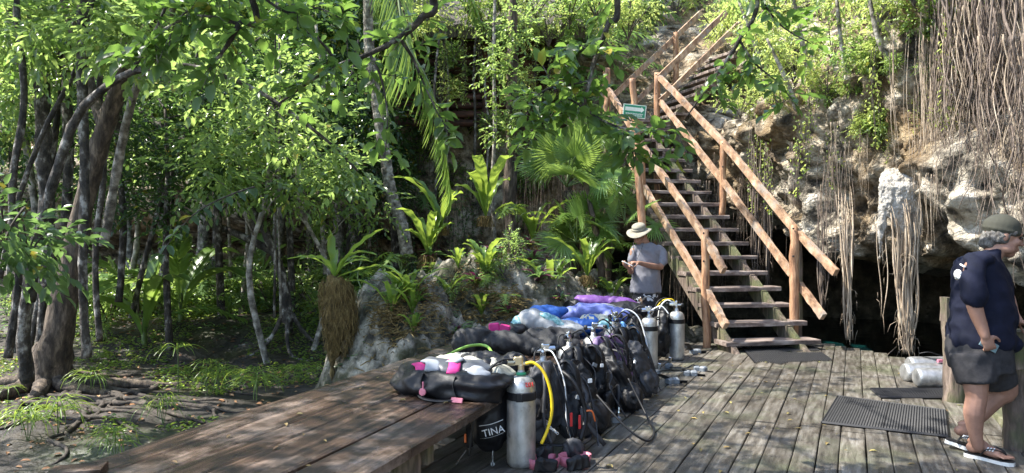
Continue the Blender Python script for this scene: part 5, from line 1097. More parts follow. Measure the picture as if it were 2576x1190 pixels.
# foliage in front of the hut
for px, py, k, s_ in ((1100, 20, 'shrubA', 1.0), (1180, 35, 'shrubB', .9), (1260, 20, 'shrubA', 1.0), (1350, 40, 'shrubA', 1.0), (1430, 60, 'shrubB', 1.0), (1060, 110, 'shrubA', .9), (1140, 150, 'shrubB', .55), (1290, 110, 'shrubB', .8), (1380, 110, 'shrubA', .8), (1500, 40, 'shrubA', 1.0), (1230, 330, 'shrubB', .6), (1110, 260, 'shrubA', .7), (1320, 230, 'shrubA', .6), (1580, 90, 'shrubA', 1.), (1010, 30, 'shrubA', 1.0), (1220, 75, 'shrubA', .7)):
    put(k, W(px, py, 14.9), sc=s_)
for px, py, s_ in ((1160, 60, 1.0), (1215, 40, .9), (1290, 90, 1.0), (1340, 80, .8), (1110, 90, 1.0), (1380, 150, .8)): put('vineA', W(px, py, 14.9), sc=s_)
# creeping leaves and moss on the outcrop
P = []
for i in range(5200):
    x, y = rng.uniform(-2.4, 2.2), rng.uniform(7.4, 12.2)
    if noise.noise(Vector((x*1.3, y*1.3, 7)))+.5*noise.noise(Vector((x*4, y*4, 2))) > .02: P.append((x, y, mound_z(x, y)+rng.uniform(.0, .05)))
P = np.array(P); a = rng.uniform(0, 6.28, len(P)); Ls = rng.uniform(.02, .07, len(P))
tag(leafobj('creeping_plants', [leaves(P, np.stack([np.cos(a), np.sin(a)-.3, rng.uniform(0, .6, len(P))], 1), np.tile([0, -.3, 1.], (len(P), 1)), Ls, Ls*.55)], lf_dark), 'small creeping leaves growing over the limestone outcrop', 'ground cover', kind='stuff')
for i in range(34):
    px, py = rng.uniform(930, 1540), rng.uniform(620, 800)
    if py < 620+abs(px-1250)*.35: continue
    om(px, py, ('philoS', 'nest', 'rhoeo', 'shrubD')[i % 4], rng.uniform(.25, .5), None)
for px, py, s_, l in ((700, 640, .8, 'farther back'), (250, 900, .4, 'before the trunks')): put('philoS', gz(px, max(700, py)), sc=s_)

# lit undergrowth on the far side of the mud
for i in range(46):
    px, py = rng.uniform(470, 1010), rng.uniform(642, 735)
    put(('philoS', 'sedgeL', 'philoS', 'shrubD', 'sedgeL')[i % 5], gz(px, py), sc=rng.uniform(.7, 1.3) if i % 5 != 3 else rng.uniform(.4, .7))
for i in range(16): put('vineB', W(rng.uniform(640, 1180), rng.uniform(400, 520), rng.uniform(14.5, 16)), sc=rng.uniform(.7, 1.1))
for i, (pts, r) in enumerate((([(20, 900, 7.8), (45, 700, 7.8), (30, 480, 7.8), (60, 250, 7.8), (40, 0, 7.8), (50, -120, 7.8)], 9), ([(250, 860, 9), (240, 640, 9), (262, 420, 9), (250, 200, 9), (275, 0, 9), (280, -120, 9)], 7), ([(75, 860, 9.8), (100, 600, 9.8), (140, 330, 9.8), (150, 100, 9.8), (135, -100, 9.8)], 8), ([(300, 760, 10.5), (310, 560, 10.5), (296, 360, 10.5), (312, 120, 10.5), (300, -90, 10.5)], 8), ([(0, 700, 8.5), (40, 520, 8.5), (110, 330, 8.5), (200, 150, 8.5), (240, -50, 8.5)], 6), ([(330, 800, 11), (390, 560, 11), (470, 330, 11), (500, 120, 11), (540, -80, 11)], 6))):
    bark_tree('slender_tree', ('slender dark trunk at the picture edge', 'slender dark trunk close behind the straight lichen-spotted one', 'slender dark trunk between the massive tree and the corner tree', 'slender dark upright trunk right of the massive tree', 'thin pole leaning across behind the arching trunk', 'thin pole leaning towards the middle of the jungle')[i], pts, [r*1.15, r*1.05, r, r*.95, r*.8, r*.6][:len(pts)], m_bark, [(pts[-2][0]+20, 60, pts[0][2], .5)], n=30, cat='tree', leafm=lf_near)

for i in range(5): put('rootE', W(2395+i*40+rng.uniform(-9, 9), -60, 8.9-(2395+i*40-2360)/230*1.1-.45), sc=rng.uniform(.6, 1.05))
for p_, s_ in ((FN(8.6, .5, .3), .8), (FN(9.5, 1.2, .2), .9), (FN(9.0, -.2, -.3), .8), (FN(7.6, -.5, -.2), .6), (FN(10.5, .4, .6), 1.0)): put('shrubA', p_, sc=s_)

# waist-high thicket between the mud and the back wall
for i in range(40):
    px = 190+i*21+rng.uniform(-12, 12); Y = rng.uniform(12.2, 15.5); q = gp(px, Y)
    put(('shrubB', 'shrubD', 'philo', 'shrubC', 'shrubB')[i % 5], (q[0], q[1], q[2]-.05), sc=rng.uniform(.75, 1.15))
for i in range(22):
    px, py = rng.uniform(2080, 2400), rng.uniform(120, 360)
    on(px, py, ('vineA', 'shrubB', 'vineA', 'shrubA')[i % 4], rng.uniform(.22, .45), fwd=.06)
# ================================================================ DIVING GEAR
random.seed(31); np.random.seed(3)
m_blue = plain('royal_blue_fabric', (.02, .10, .38), .6); m_peri = plain('periwinkle_neoprene', (.10, .13, .36), .65); m_purple = plain('purple_neoprene', (.13, .045, .22), .6)
m_lgrey = plain('pale_grey_neoprene', (.27, .28, .29), .65); m_teal = M('teal_print', [(.03, .14, .15), (.20, .42, .44), (.5, .62, .62)], scale=22, bump=.1, rough=.6); m_cream = plain('cream_towel', (.42, .41, .34), .85); m_lime = plain('lime_trim', (.22, .40, .07), .5); m_sky = plain('sky_blue_panel', (.10, .28, .55), .6)
m_slate = plain('slate_neoprene', (.07, .075, .085), .5); m_green = plain('green_cap', (.02, .25, .12), .5); m_orange = plain('orange_plastic', (.80, .18, .04), .5); m_puf = plain('violet_panel', (.12, .07, .17), .55)
def hose(pts, r, mat, parent, name='hose', n=7, seg=7): return rstem(pts, [r, r], name, mat, parent, n=n, seg=seg)
def mk_cyl(parent, H=.60, r=.092, name='cylinder'):
    mb = MB(); d = .07; prof = [(.02, 0), (r*.78, .003), (r*.95, .018), (r, .045)]+[(r, .045+(H-.10-.045)*k/6) for k in range(1, 7)]
    for k in range(1, 9): a = math.pi/2*k/8; prof.append((r*(.30+.70*math.cos(a)) if k < 8 else r*.30, H-.10+.075*math.sin(a)))
    prof += [(r*.26, H-.01), (r*.22, H+.012)]
    return mb.build('cylinder', m_alu, parent, True) if False else smoothcyl(mb, prof, parent, name)
def smoothcyl(mb, prof, parent, name): mb.lathe(prof, n=32); return mb.build(name, m_alu, parent, True)
def mk_valve(parent, z, rot=0, brass=False):
    mb = MB(); m = m_brass if brass else m_chrome; Rz = Matrix.Rotation(rot, 3, 'Z')
    mb.lathe([(.017, 0), (.020, .01), (.020, .035), (.014, .05), (.014, .085), (.008, .095)], (0, 0, z), 14)
    mb.lathe([(.010, 0), (.012, .01), (.012, .05)], (0, 0, z+.045), 10, Rz @ Vector((1, 0, 0)))
    mb.lathe([(.014, 0), (.021, .004), (.021, .05), (.012, .055)], Vector((0, 0, z+.055))+Rz @ Vector((-.09, 0, .0)), 12, Rz @ Vector((1, 0, .0)))  # first stage
    mb.box(Vector((0, 0, z+.065))+Rz @ Vector((-.02, 0, 0)), (.055, .032, .05), Rz, bev=.006); v = mb.build('valve', m, parent, True)
    for p_ in v.data.polygons: p_.use_smooth = False
    mb = MB(); mb.lathe([(.010, 0), (.021, .003), (.023, .012), (.021, .03), (.010, .034)], Vector((0, 0, z+.045))+Rz @ Vector((.05, 0, 0)), 12, Rz @ Vector((1, 0, 0))); mb.lathe([(.012, 0), (.016, .004), (.016, .028), (.008, .034)], Vector((0, 0, z+.055))+Rz @ Vector((-.09, 0, 0)), 12, Rz @ Vector((-1, 0, .25))); mb.build('valve_knob', m_rubber, v, True)
    return v
def mk_band(parent, z, r=.0945, w_=.05, tail=True):
    mb = MB(); n = 32; V = []; 
    for k in range(n): a = 2*math.pi*k/n; V += [(r*math.cos(a), r*math.sin(a), z-w_/2), (r*1.03*math.cos(a), r*1.03*math.sin(a), z-w_/2), (r*1.03*math.cos(a), r*1.03*math.sin(a), z+w_/2), (r*math.cos(a), r*math.sin(a), z+w_/2)]
    Fs = [(4*k+i, 4*((k+1) % n)+i, 4*((k+1) % n)+(i+1) % 4, 4*k+(i+1) % 4) for k in range(n) for i in range(4)]; mb.add(V, Fs)
    if tail: mb.box((r*.45, -r*.98, z+.006), (.10, .010, w_*.9), Matrix.Rotation(.45, 3, 'Z'), bev=.004); mb.box((-.01, -r*1.03, z), (.045, .014, w_*1.08), None, bev=.004)
    return mb.build('tank_strap', m_blackfab, parent)
def crease(p, f, a):
    q = p+Vector((noise.noise(p*f*.6), noise.noise(p*f*.6+Vector((5, 5, 5))), 0))*.06
    return a*(1-3.5*abs(noise.noise(Vector((q.x*f, q.y*f, q.z*f*.38)))))+a*.5*(1-3.5*abs(noise.noise(Vector((q.x*f*2.3, q.y*f*2.3, q.z*f*.9)))))
def mk_vest(parent, mat=None, seed=0, S=1.0, z0=.04):
    """buoyancy vest strapped on the cylinder, its front facing local -y"""
    s_ = Vector((seed*3.3, 1, 2)); mb = MB(); Rt = lambda a, ax: Matrix.Rotation(a, 3, ax)
    mb.ball((0, -.125, .36), (.15*S, .045, .24), 14, 10)
    for g in (-1, 1):
        mb.ball((g*.15*S, -.15, .24), (.075, .085, .20), 12, 10, Rt(g*.25, 'Y')); mb.ball((g*.20*S, -.21, .17), (.05, .09, .12), 12, 8, Rt(g*.5, 'Z')); mb.ball((g*.12*S, -.14, .47), (.07, .055, .13), 12, 8, Rt(-g*.35, 'Y'))
    v = mb.remesh('vest', mat or m_blackfab, parent, .011, 1, disp=lambda p: crease(p+s_, 8, .014)+.006*fbm(p+s_, 22, 3))
    for g in (-1, 1):
        mb = MB(); mb.tube(catmull([(g*.07, -.13, .56), (g*.09, -.20, .60), (g*.11, -.27, .54), (g*.13, -.29, .40), (g*.17, -.27, .24)], 6), .030, 8, flat=.35); mb.remesh('shoulder_strap', m_blackfab, v, .009, 2, disp=lambda p: .004*fbm(p+s_, 14, 2))
        mb = MB(); mb.box((g*.13, -.315, .38), (.035, .015, .05), None, bev=.005); mb.box((g*.15, -.31, .30), (.03, .012, .03), None, bev=.004); mb.build('buckle', m_rubber, v)
    mb = MB(); mb.tube(catmull([(-.20, -.20, .12), (-.19, -.33, .10), (-.06, -.40, .09), (.08, -.39, .08), (.19, -.32, .10), (.21, -.20, .12)], 6), .028, 6, flat=.2, ups=(0, 1, 0)); mb.build('waist_belt', m_blackfab, v, True)
    mb = MB(); 
    for g in (-1, 1): mb.lathe([(.006, -.004), (.016, -.002), (.016, .002), (.006, .004)], (g*.16, -.31, .22), 10, (0, 1, .2))
    mb.build('ring', m_chrome, v)
    rs = random.Random(seed)
    for k in range(6):
        x0 = rs.uniform(-.2, .2); pts = catmull([(x0*.6, -.16, rs.uniform(.45, .60)), (x0, -.30, rs.uniform(.38, .48)), (x0+rs.uniform(-.06, .06), -.34, rs.uniform(.2, .3)), (x0+rs.uniform(-.1, .1), -.36-rs.uniform(0, .08), rs.uniform(.02, .14))], 5)
        mb = MB(); mb.tube(pts, rs.choice((.013, .018, .006)), 6, flat=.22 if k % 3 else 1, ups=(0, 1, 0)); mb.build('webbing', m_blackfab if k % 2 else m_greyfab, v, True)
    for k in range(3):
        mb = MB(); c_ = Vector((rs.uniform(-.2, .2), -.30-rs.uniform(0, .05), rs.uniform(.12, .5))); mb.box(c_, (rs.uniform(.02, .05), .012, rs.uniform(.015, .03)), Matrix.Rotation(rs.uniform(-.6, .6), 3, 'Y'), bev=.003); mb.build('badge', (m_whitep, m_lead, m_greyfab)[k], v)
    for g in (-1, 1):
        mb = MB(); mb.box((g*.17, -.29, .17), (.13, .05, .15), Matrix.Rotation(g*.4, 3, 'Z'), bev=.02); mb.remesh('pocket', m_greyfab if seed % 2 else m_blackfab, v, .01, 1, disp=lambda p: crease(p+s_, 12, .006))
    return v
def mk_second(parent, p, mat=None):
    p = Vector(p); mb = MB(); mb.lathe([(.012, -.02), (.030, -.016), (.034, 0), (.030, .016), (.012, .022)], p, 14, (.3, -1, .1)); mb.box(p+Vector((0, .03, -.02)), (.03, .03, .02), None, bev=.005); return mb.build('regulator', mat or m_rubber, parent, True)
def kit(px, py, label, rz=0, vest=None, vseed=0, valve_rot=0, brass=False, hoses=(), name='dive_kit', loc=None, lean=0, second=(), vS=1.0, vz=0, band=.46):
    p = G(px, py) if loc is None else Vector(loc); e = empty(name, tuple(p), rz, label, 'scuba kit', 'scuba cylinders standing in a row'); 
    if lean: e.rotation_euler.x = lean
    mk_cyl(e); v = mk_valve(e, .605, valve_rot, brass); mk_band(e, band)
    if vest is not None: mk_vest(e, vest, vseed, vS)
    for h in hoses: hose(h[0], h[1], h[2], v)
    for s_ in second: mk_second(v, s_)
    return e
# near cylinder with the yellow hose (camera faces its local -y side)
k1 = kit(1311, 1172, 'nearest scuba cylinder, scratched grey with a yellow hose and red digits', 0, None, valve_rot=.1, brass=True, band=.455, hoses=(
    ([(.03, -.02, .655), (.08, -.03, .66), (.145, -.05, .60), (.185, -.07, .48), (.19, -.08, .36), (.165, -.09, .26), (.125, -.10, .17)], .010, m_yellow),
    ([(-.05, -.02, .68), (-.12, -.03, .68), (-.20, -.05, .62), (-.26, -.08, .48), (-.30, -.10, .30), (-.325, -.11, .10)], .0065, m_rubber),
    ([(-.04, -.02, .66), (-.12, -.02, .655), (-.20, -.03, .62), (-.27, -.05, .52), (-.29, -.06, .40)], .0065, m_rubber),
    ([(-.03, .02, .68), (-.10, .03, .67), (-.18, .02, .64), (-.22, .0, .6)], .0065, m_rubber)))
vk = [c for c in k1.children if c.name.startswith('valve')][0]
mb = MB(); mb.lathe([(.036, .583), (.030, .594), (.022, .6)], n=20); mb.build('green_ring', m_green, k1, True)
text('102', .042, m_red, Vector((.052, -.080, .535)), Matrix.Rotation(R(26), 3, 'Z') @ Matrix.Rotation(R(66), 3, 'X') @ Matrix.Rotation(R(180), 3, 'Z'), k1, 'painted_digits', ext=.003)
# its buoyancy vest hangs on the far side
v1 = empty('scuba_vest', (k1.location.x-.21, k1.location.y+.10, .0), 0, 'black buoyancy vest with white curly lettering beside the nearest cylinder', 'scuba vest')
mb = MB(); mb.ball((0, 0, .40), (.14, .11, .26), 14, 10); mb.ball((.02, -.02, .24), (.13, .10, .17), 14, 10); mb.ball((.05, .02, .56), (.10, .09, .10), 10, 8); mb.ball((-.07, -.02, .34), (.07, .07, .14), 10, 8)
bl = mb.remesh('bladder', m_blackfab, v1, .011, 2, disp=lambda p: .018*fbm(p, 7, 3)+.012*(1-3*abs(noise.noise(p*5+Vector((0, 0, 4))))))
mb = MB(); pts = catmull([(.02, -.06, .62), (-.07, -.10, .60), (-.12, -.12, .50), (-.13, -.12, .34), (-.12, -.13, .24)], 14); mb.tube(pts, [.018 if i % 2 else .0145 for i in range(len(pts))], 10); mb.build('corrugated_hose', m_rubber, v1)
mb = MB(); mb.tube([(-.12, -.13, .25), (-.118, -.135, .16), (-.115, -.14, .13)], [.02, .024, .020], 10); mb.box((-.14, -.15, .19), (.012, .02, .07), None, bev=.003); mb.build('inflator', m_rubber, v1, True)
mb = MB(); mb.box((-.142, -.165, .195), (.014, .008, .055), None, bev=.003); mb.build('release_button', m_orange, v1)
RL = Matrix.Rotation(R(8), 3, 'Z') @ Matrix.Rotation(R(90), 3, 'X')
text('TINA', .062, m_whitep, Vector((.035, -.158, .235)), Matrix.Rotation(R(4), 3, 'Z') @ Matrix.Rotation(R(-14), 3, 'Y') @ Matrix.Rotation(R(84), 3, 'X') , v1, 'lettering', ext=.004)
for a, b, r_ in (((-.055, -.140, .265), (.095, -.142, .305), .008), ((-.05, -.145, .185), (.10, -.145, .225), .0025)):
    mb = MB(); mb.tube(catmull([a, (Vector(a)+Vector(b))/2+Vector((0, -.018, -.004)), b], 4), r_, 6, flat=.3); mb.build('printed_stripe', m_whitep, v1, True)
mb = MB(); mb.tube(catmull([(-.02, -.115, .50), (.03, -.13, .47), (.07, -.12, .42)], 4), .014, 6, flat=.3); mb.build('white_tab', m_whitep, v1, True)
mb = MB(); mb.tube([(-.14, -.10, .1), (-.20, -.12, -.0+.02)], .005, 6); 
mb.box((.03, -.14, .06), (.008, .006, .10), None, bev=.002); mb.lathe([(.004, -.003), (.014, -.003), (.014, .003), (.004, .003)], (.03, -.14, .005+.02), 10, (0, 1, 0)); mb.build('clip', m_chrome, v1)
# row of kits
k2 = kit(1360, 1135, 'second scuba cylinder with a grey and black vest behind the yellow hose', .45, m_greyfab, 1, valve_rot=2.9, vS=1.05, hoses=(
    ([(.03, 0, .67), (.09, .0, .69), (.16, -.05, .62), (.19, -.12, .45), (.17, -.2, .28)], .0075, m_rubber), ([(0, -.03, .66), (.02, -.12, .64), (.05, -.22, .45), (.02, -.30, .2), (.06, -.33, .03)], .005, m_whitep),
    ([(-.03, 0, .67), (-.09, -.04, .62), (-.12, -.14, .4)], .0065, m_rubber)), second=((.17, -.25, .27),), loc=(.22, 5.05, 0))
mb = MB(); mb.box((.02, -.36, .24), (.018, .01, .09), None, bev=.003); mb.box((.08, -.37, .22), (.018, .01, .09), None, bev=.003); mb.build('red_tag', m_red, k2)
mb = MB(); mb.tube(catmull([(.12, -.33, .27), (.18, -.36, .28), (.22, -.34, .2)], 4), .006, 6); mb.build('orange_cord', m_orange, k2, True)
text('SCUBAPRO', .026, m_whitep, Vector((-.12, -.345, .19)), Matrix.Rotation(R(40), 3, 'Y') @ Matrix.Rotation(R(90), 3, 'X'), k2, 'lettering', ext=.002)
k3 = kit(0, 0, 'third scuba cylinder half hidden in black vests', .6, m_blackfab, 2, valve_rot=.6, hoses=(([(.03, 0, .67), (.10, -.05, .70), (.17, -.12, .55), (.18, -.2, .3)], .0075, m_rubber), ([(-.03, 0, .67), (-.12, -.02, .66), (-.2, -.1, .5)], .0065, m_rubber)), second=((.18, -.24, .27),), loc=(.46, 5.72, 0))
k4 = kit(0, 0, 'fourth scuba cylinder with a violet-lined vest in the middle of the row', .75, m_puf, 3, valve_rot=2.2, hoses=(([(.03, 0, .67), (.09, -.05, .72), (.17, -.12, .6), (.2, -.2, .34)], .0075, m_rubber), ([(0, -.03, .66), (0, -.16, .64), (.06, -.3, .4), (.02, -.34, .15)], .0065, m_rubber)), second=((.2, -.24, .3), (.04, -.36, .13)), loc=(.72, 6.3, 0))
k5 = kit(0, 0, 'fifth scuba cylinder with a black vest and brown hose fittings', .6, m_blackfab, 4, valve_rot=1.2, hoses=(([(.03, 0, .67), (.10, -.04, .73), (.19, -.12, .6), (.2, -.22, .3), (.1, -.3, .1)], .0075, m_rubber), ([(-.03, 0, .67), (-.12, -.06, .7), (-.18, -.18, .5)], .0065, m_rubber)), second=((.19, -.26, .22),), loc=(.98, 6.85, 0))
k6 = kit(0, 0, 'sixth scuba cylinder with a sky blue and black vest', .35, m_sky, 5, valve_rot=.4, hoses=(([(.03, 0, .67), (.10, -.04, .72), (.2, -.12, .62), (.24, -.22, .3), (.2, -.3, .12)], .007, m_whitep), ([(-.03, 0, .67), (-.1, -.08, .72), (-.1, -.25, .55), (-.06, -.33, .25)], .0065, m_rubber)), second=((.2, -.31, .12),), loc=(1.06, 7.2, 0))
k7 = kit(1633, 931, 'clean grey cylinder with a black vest at its far side and a white hose', -2.1, m_blackfab, 6, valve_rot=2.2, hoses=(([(0, .03, .66), (-.05, .12, .70), (-.06, .2, .62)], .0065, m_whitep), ([(.0, -.03, .66), (.02, -.10, .70), (.05, -.22, .58), (.04, -.28, .35)], .0065, m_rubber)))
k8 = kit(1702, 905, 'farthest clean grey cylinder in front of the stair', -1.9, m_blackfab, 7, valve_rot=1.9, hoses=(([(0, -.03, .67), (.0, -.12, .70), (.03, -.20, .58), (.03, -.21, .30)], .008, m_whitep), ([(0, -.02, .68), (.03, -.14, .73), (.10, -.24, .62), (.1, -.28, .2)], .0065, m_rubber), ([(.02, -.02, .69), (.03, -.06, .72), (.05, -.16, .70), (.07, -.24, .6)], .006, m_yellow)))
k9 = kit(0, 0, 'scuba cylinder at the knees of the man in the hat', .3, None, valve_rot=.5, hoses=(([(.03, 0, .67), (.10, -.05, .70), (.18, -.08, .6), (.2, -.1, .3)], .0065, m_rubber),), loc=(1.62, 8.95, 0))
# loose vests and straps slumped between the kits
def heap(name, label, cat, c, blobs, mat, seed, group=None, vox=.02, amp=.03, fr=5, z=None, ex=None, mats=None):
    vox *= .8
    s_ = Vector((seed*1.7, seed, seed*.3)); mb = MB()
    zf = .78 if c[2] > .4 else 1
    for p, r, *rt in blobs: mb.ball((p[0], p[1], p[2]*zf), (r[0], r[1], r[2]*(.8 if zf < 1 else 1)), 14, 10, Matrix.Rotation(rt[0], 3, rt[1]) if rt else None)
    o = mb.remesh(name, mat, None, vox, 2, disp=lambda p: crease(Vector((p.x+p.z*.4, p.y, p.x*.5+p.z))+s_, fr*1.3, amp*.62)+.15*amp*fbm(p, 20, 3)); o.location = c
    tag(o, label, cat, group); return o
heap('loose_vest', 'black vest slumped between the second and third cylinders', 'scuba vest', (.50, 5.30, 0), [((0, 0, .25), (.13, .11, .26)), ((.10, -.08, .13), (.12, .10, .13)), ((-.05, .1, .34), (.1, .1, .18))], m_blackfab, 1, 'loose black vests', amp=.03, fr=8, vox=.013)
heap('loose_vest', 'black vest slumped below the middle of the cylinder row', 'scuba vest', (.84, 5.95, 0), [((0, 0, .22), (.15, .12, .23)), ((.12, -.05, .12), (.12, .10, .12)), ((-.05, .1, .34), (.1, .1, .2))], m_blackfab, 2, 'loose black vests', amp=.03, fr=8, vox=.013)
heap('loose_vest', 'black vest slumped against the sky blue vest', 'scuba vest', (1.12, 6.55, 0), [((0, 0, .24), (.14, .12, .25)), ((.1, -.05, .12), (.12, .12, .12))], m_greyfab, 3, 'loose black vests', amp=.03, fr=8, vox=.013)
# weight belts on the deck
def belt(px, py, rz, label, big=1.0, pink=False, seed=1):
    e = empty('weight_belt', tuple(G(px, py)), rz, label, 'weight belt', 'weight belts on the deck'); random.seed(seed)
    pts = catmull([(-.16, .02, .02), (-.14, .0, .11*big), (-.05, -.02, .165*big), (.05, -.01, .15*big), (.12, .02, .06), (.20, .03, .02), (.34, -.02, .012)], 6)
    mb = MB(); mb.tube(pts, .026, 6, flat=.12, ups=(0, 0, 1) ); mb.build('strap', m_blackfab, e, True)
    for x in (-.15, .16, .23):
        mb = MB(); mb.box((x, .02, .028), (.07, .085, .05), Matrix.Rotation(random.uniform(-.3, .3), 3, 'Z'), bev=.012); mb.build('weight', m_lead, e)
    mb = MB(); mb.box((-.13, -.01, .10), (.035, .02, .06), Matrix.Rotation(.2, 3, 'Y'), bev=.005); mb.build('buckle', m_whitep if seed % 2 else m_chrome, e); return e
belt(1600, 1002, 1.1, 'arched weight belt with a white buckle closest to the vests', 1.2, seed=1); belt(1650, 968, .3, 'weight belt with two grey lead blocks beside the arched one', .6, seed=2); belt(1690, 945, -.1, 'weight belt lying by the clean grey cylinder', .35, seed=4); belt(1722, 893, .5, 'weight belt looped at the foot of the farthest cylinder', .8, seed=3); belt(1545, 1050, 1.6, 'weight belt with a big black loop under the violet-lined vest', 1.5, seed=6); belt(1715, 930, -.5, 'flat black strap end lying alone on the deck boards', .15, seed=8)
e = empty('ankle_weights', tuple(G(1405, 1172)), .25, 'pair of black pouches with bright pink lining on the deck before the vests', 'weight belt')
for x, s_ in ((-.10, 1), (.11, -1)):
    mb = MB(); n = 26; V = []
    for k in range(n):
        a = math.pi*1.75*k/(n-1)+.5*s_; r_ = .085; V += [(x+r_*1.15*math.cos(a), r_*.8*math.sin(a), .0), (x+r_*1.30*math.cos(a), r_*.95*math.sin(a), .065), (x+(r_*1.30-.012)*math.cos(a), (r_*.95-.012)*math.sin(a), .065), (x+(r_*1.15-.012)*math.cos(a), (r_*.8-.012)*math.sin(a), .0)]
    mb.add(V, [(4*k+i, 4*k+4+i, 4*k+4+(i+1) % 4, 4*k+(i+1) % 4) for k in range(n-1) for i in range(4)]+[(3, 2, 1, 0), tuple(4*(n-1)+i for i in range(4))]); mb.build('pink_liner', m_pink, e, True)
    heapb = MB(); heapb.box((x-.01, -.095, .045), (.15, .05, .085), Matrix.Rotation(.12*s_, 3, 'Y'), bev=.015); heapb.box((x+.03, .075, .06), (.13, .045, .10), Matrix.Rotation(-.15*s_, 3, 'Y'), bev=.015); heapb.remesh('pouch', m_blackfab, e, .007, 1, disp=lambda p: crease(p, 14, .005))
heap('fabric_pouch', 'small dark pouch hanging over the pink-lined pair', 'pouch', (.40, 4.62, 0), [((0, 0, .08), (.07, .03, .07))], m_greyfab, 9, vox=.01, amp=.008, fr=20)
# hoses on the boards
tag(rstem([(.62, 5.2, .30), (.80, 5.0, .12), (.95, 5.0, .02), (1.05, 5.25, .015), (1.06, 5.6, .05), (.95, 5.8, .3)], [.008, .008], 'loose_hose', m_rubber, n=6, seg=9), 'black hose curling out over the deck boards', 'hose')
# cylinders lying by the pool
for i, (px, py, z, l) in enumerate(((2316, 978, .092, 'lying cylinder nearest the mat'), (2284, 964, .092, 'lying cylinder in the middle of the three'), (2296, 945, .12, 'farthest of the three lying cylinders, with a black strap'))):
    p = G(px, py, 0); e = empty('lying_cylinder', (p.x, p.y+.09, 0), 0, l, 'cylinder', 'cylinders lying by the pool'); mb = MB(); r = .092; mb.lathe([(.03, 0), (r*.8, .003), (r*.95, .016), (r, .04), (r, .58), (r*.9, .63), (r*.6, .67), (r*.25, .685), (.02, .72)], (0, 0, r), 32, (1, -.05+.03*i, 0)); mb.build('cylinder', m_alu, e, True)
    mb = MB(); mb.lathe([(r*1.01, .38), (r*1.03, .382), (r*1.03, .42), (r*1.01, .422)], (0, 0, r), 32, (1, -.05+.03*i, 0)); mb.build('strap', m_blackfab, e, True)
    if i == 1: mb = MB(); mb.box((.36, -.02, .21), (.05, .03, .03), None, bev=.005); mb.build('red_tab', m_pink, e)
    if i == 2: mb = MB(); mb.tube(catmull([(.12, 0, .22), (.2, -.05, .24), (.35, -.06, .20), (.5, -.05, .22)], 5), .02, 6, flat=.2); mb.build('handle', m_blackfab, e, True)
# ================================================================ BAGS AND SUITS ON THE BENCH
ZB = .452
def Bn(px, py): return G(px, py, ZB)
bag = empty('duffel_bag', tuple(Bn(1110, 1000)), 0, 'open black duffel bag with pink and silver wetsuit inside, nearest on the bench', 'bag')
bx = Vector((.87, -.40, 0)).normalized(); by = Vector((.40, .87, 0)).normalized(); RB = Matrix((bx, by, (0, 0, 1))).transposed()
def bl_(x, y, z): return RB @ Vector((x*.92, y*.95, z*.74))
mb = MB(); mb.loft([(bl_(-.02, .19, .0), .36, .20, RB, .6), (bl_(-.02, .19, .05), .40, .235, RB, .6), (bl_(-.02, .19, .13), .41, .23, RB, .65), (bl_(-.03, .19, .19), .37, .19, RB, .75), (bl_(-.03, .20, .205), .30, .13, RB, .9)], 26)
mb.ball(bl_(-.33, .2, .11), (.11, .16, .085)); body = mb.remesh('bag_body', m_blackfab, bag, .014, 2, disp=lambda p: .022*(1-3*abs(noise.noise(Vector((p.x*3, p.y*3, p.z*12)))))+.012*fbm(p, 10, 3))
mb = MB(); mb.loft([(bl_(.0, .2, .16), .25, .14, RB), (bl_(.0, .2, .22), .25, .13, RB), (bl_(.0, .22, .26), .17, .09, RB)], 20); mb.ball(bl_(-.1, .2, .23), (.16, .09, .035), 12, 8, RB); mb.remesh('black_wetsuit', m_slate, bag, .012, 3, disp=lambda p: .02*(1-3*abs(noise.noise(p*6))))
for pts, mt, nm, r_ in (([(-.27, .12, .235), (-.20, .06, .232), (-.16, .0, .19)], m_neo_pink, 'pink_panel', .040), ([(-.21, .15, .262), (-.13, .10, .265), (-.08, .01, .215)], m_neo_grey, 'silver_panel', .050), ([(.0, .16, .282), (.06, .08, .27), (.09, -.01, .21)], m_neo_pink, 'pink_panel', .040), ([(-.04, .22, .285), (.03, .17, .292), (.03, .08, .285)], m_neo_grey, 'silver_panel', .045)):
    mb = MB(); mb.tube([bl_(*p) for p in catmull(pts, 5)], r_, 10, flat=.25, ups=(0, 0, 1)); mb.build(nm, mt, bag, True)
heapm = MB(); heapm.ball(bl_(.22, .30, .18), (.18, .12, .06), 14, 10, RB); heapm.ball(bl_(.10, .36, .2), (.13, .1, .05), 12, 8, RB); heapm.remesh('cream_cloth', m_cream, bag, .013, 2, disp=lambda p: .028*(1-3*abs(noise.noise(p*8))))
mb = MB(); mb.ball(bl_(.22, .10, .16), (.10, .07, .08), 12, 8, RB); mb.remesh('grey_shoe', m_neo_grey, bag, .012, 2, disp=lambda p: .012*fbm(p, 16, 2))
for x in (-.12, .13):
    mb = MB(); mb.tube([bl_(*p) for p in catmull([(x, -.03, .20), (x-.01, -.05, .12), (x+.02, -.06, .03), (x+.03, -.075, .01)], 4)], .022, 6, flat=.18, ups=(1, 0, 0)); mb.build('carry_strap', m_blackfab, bag, True)
mb = MB(); mb.tube([bl_(*p) for p in catmull([(-.14, -.05, .02), (-.06, -.10, .005), (.08, -.10, .005), (.15, -.06, .02)], 4)], .022, 6, flat=.3, ups=(0, 0, 1)); mb.build('carry_handle', m_blackfab, bag, True)
mb = MB(); mb.lathe([(.012, -.006), (.024, -.005), (.024, .005), (.012, .006)], bl_(-.10, -.075, .055), 12, bl_(0, -1, .1)); mb.box(bl_(-.10, -.07, .10), (.012, .01, .06), RB, bev=.003); mb.build('pink_clip', m_pink, bag)
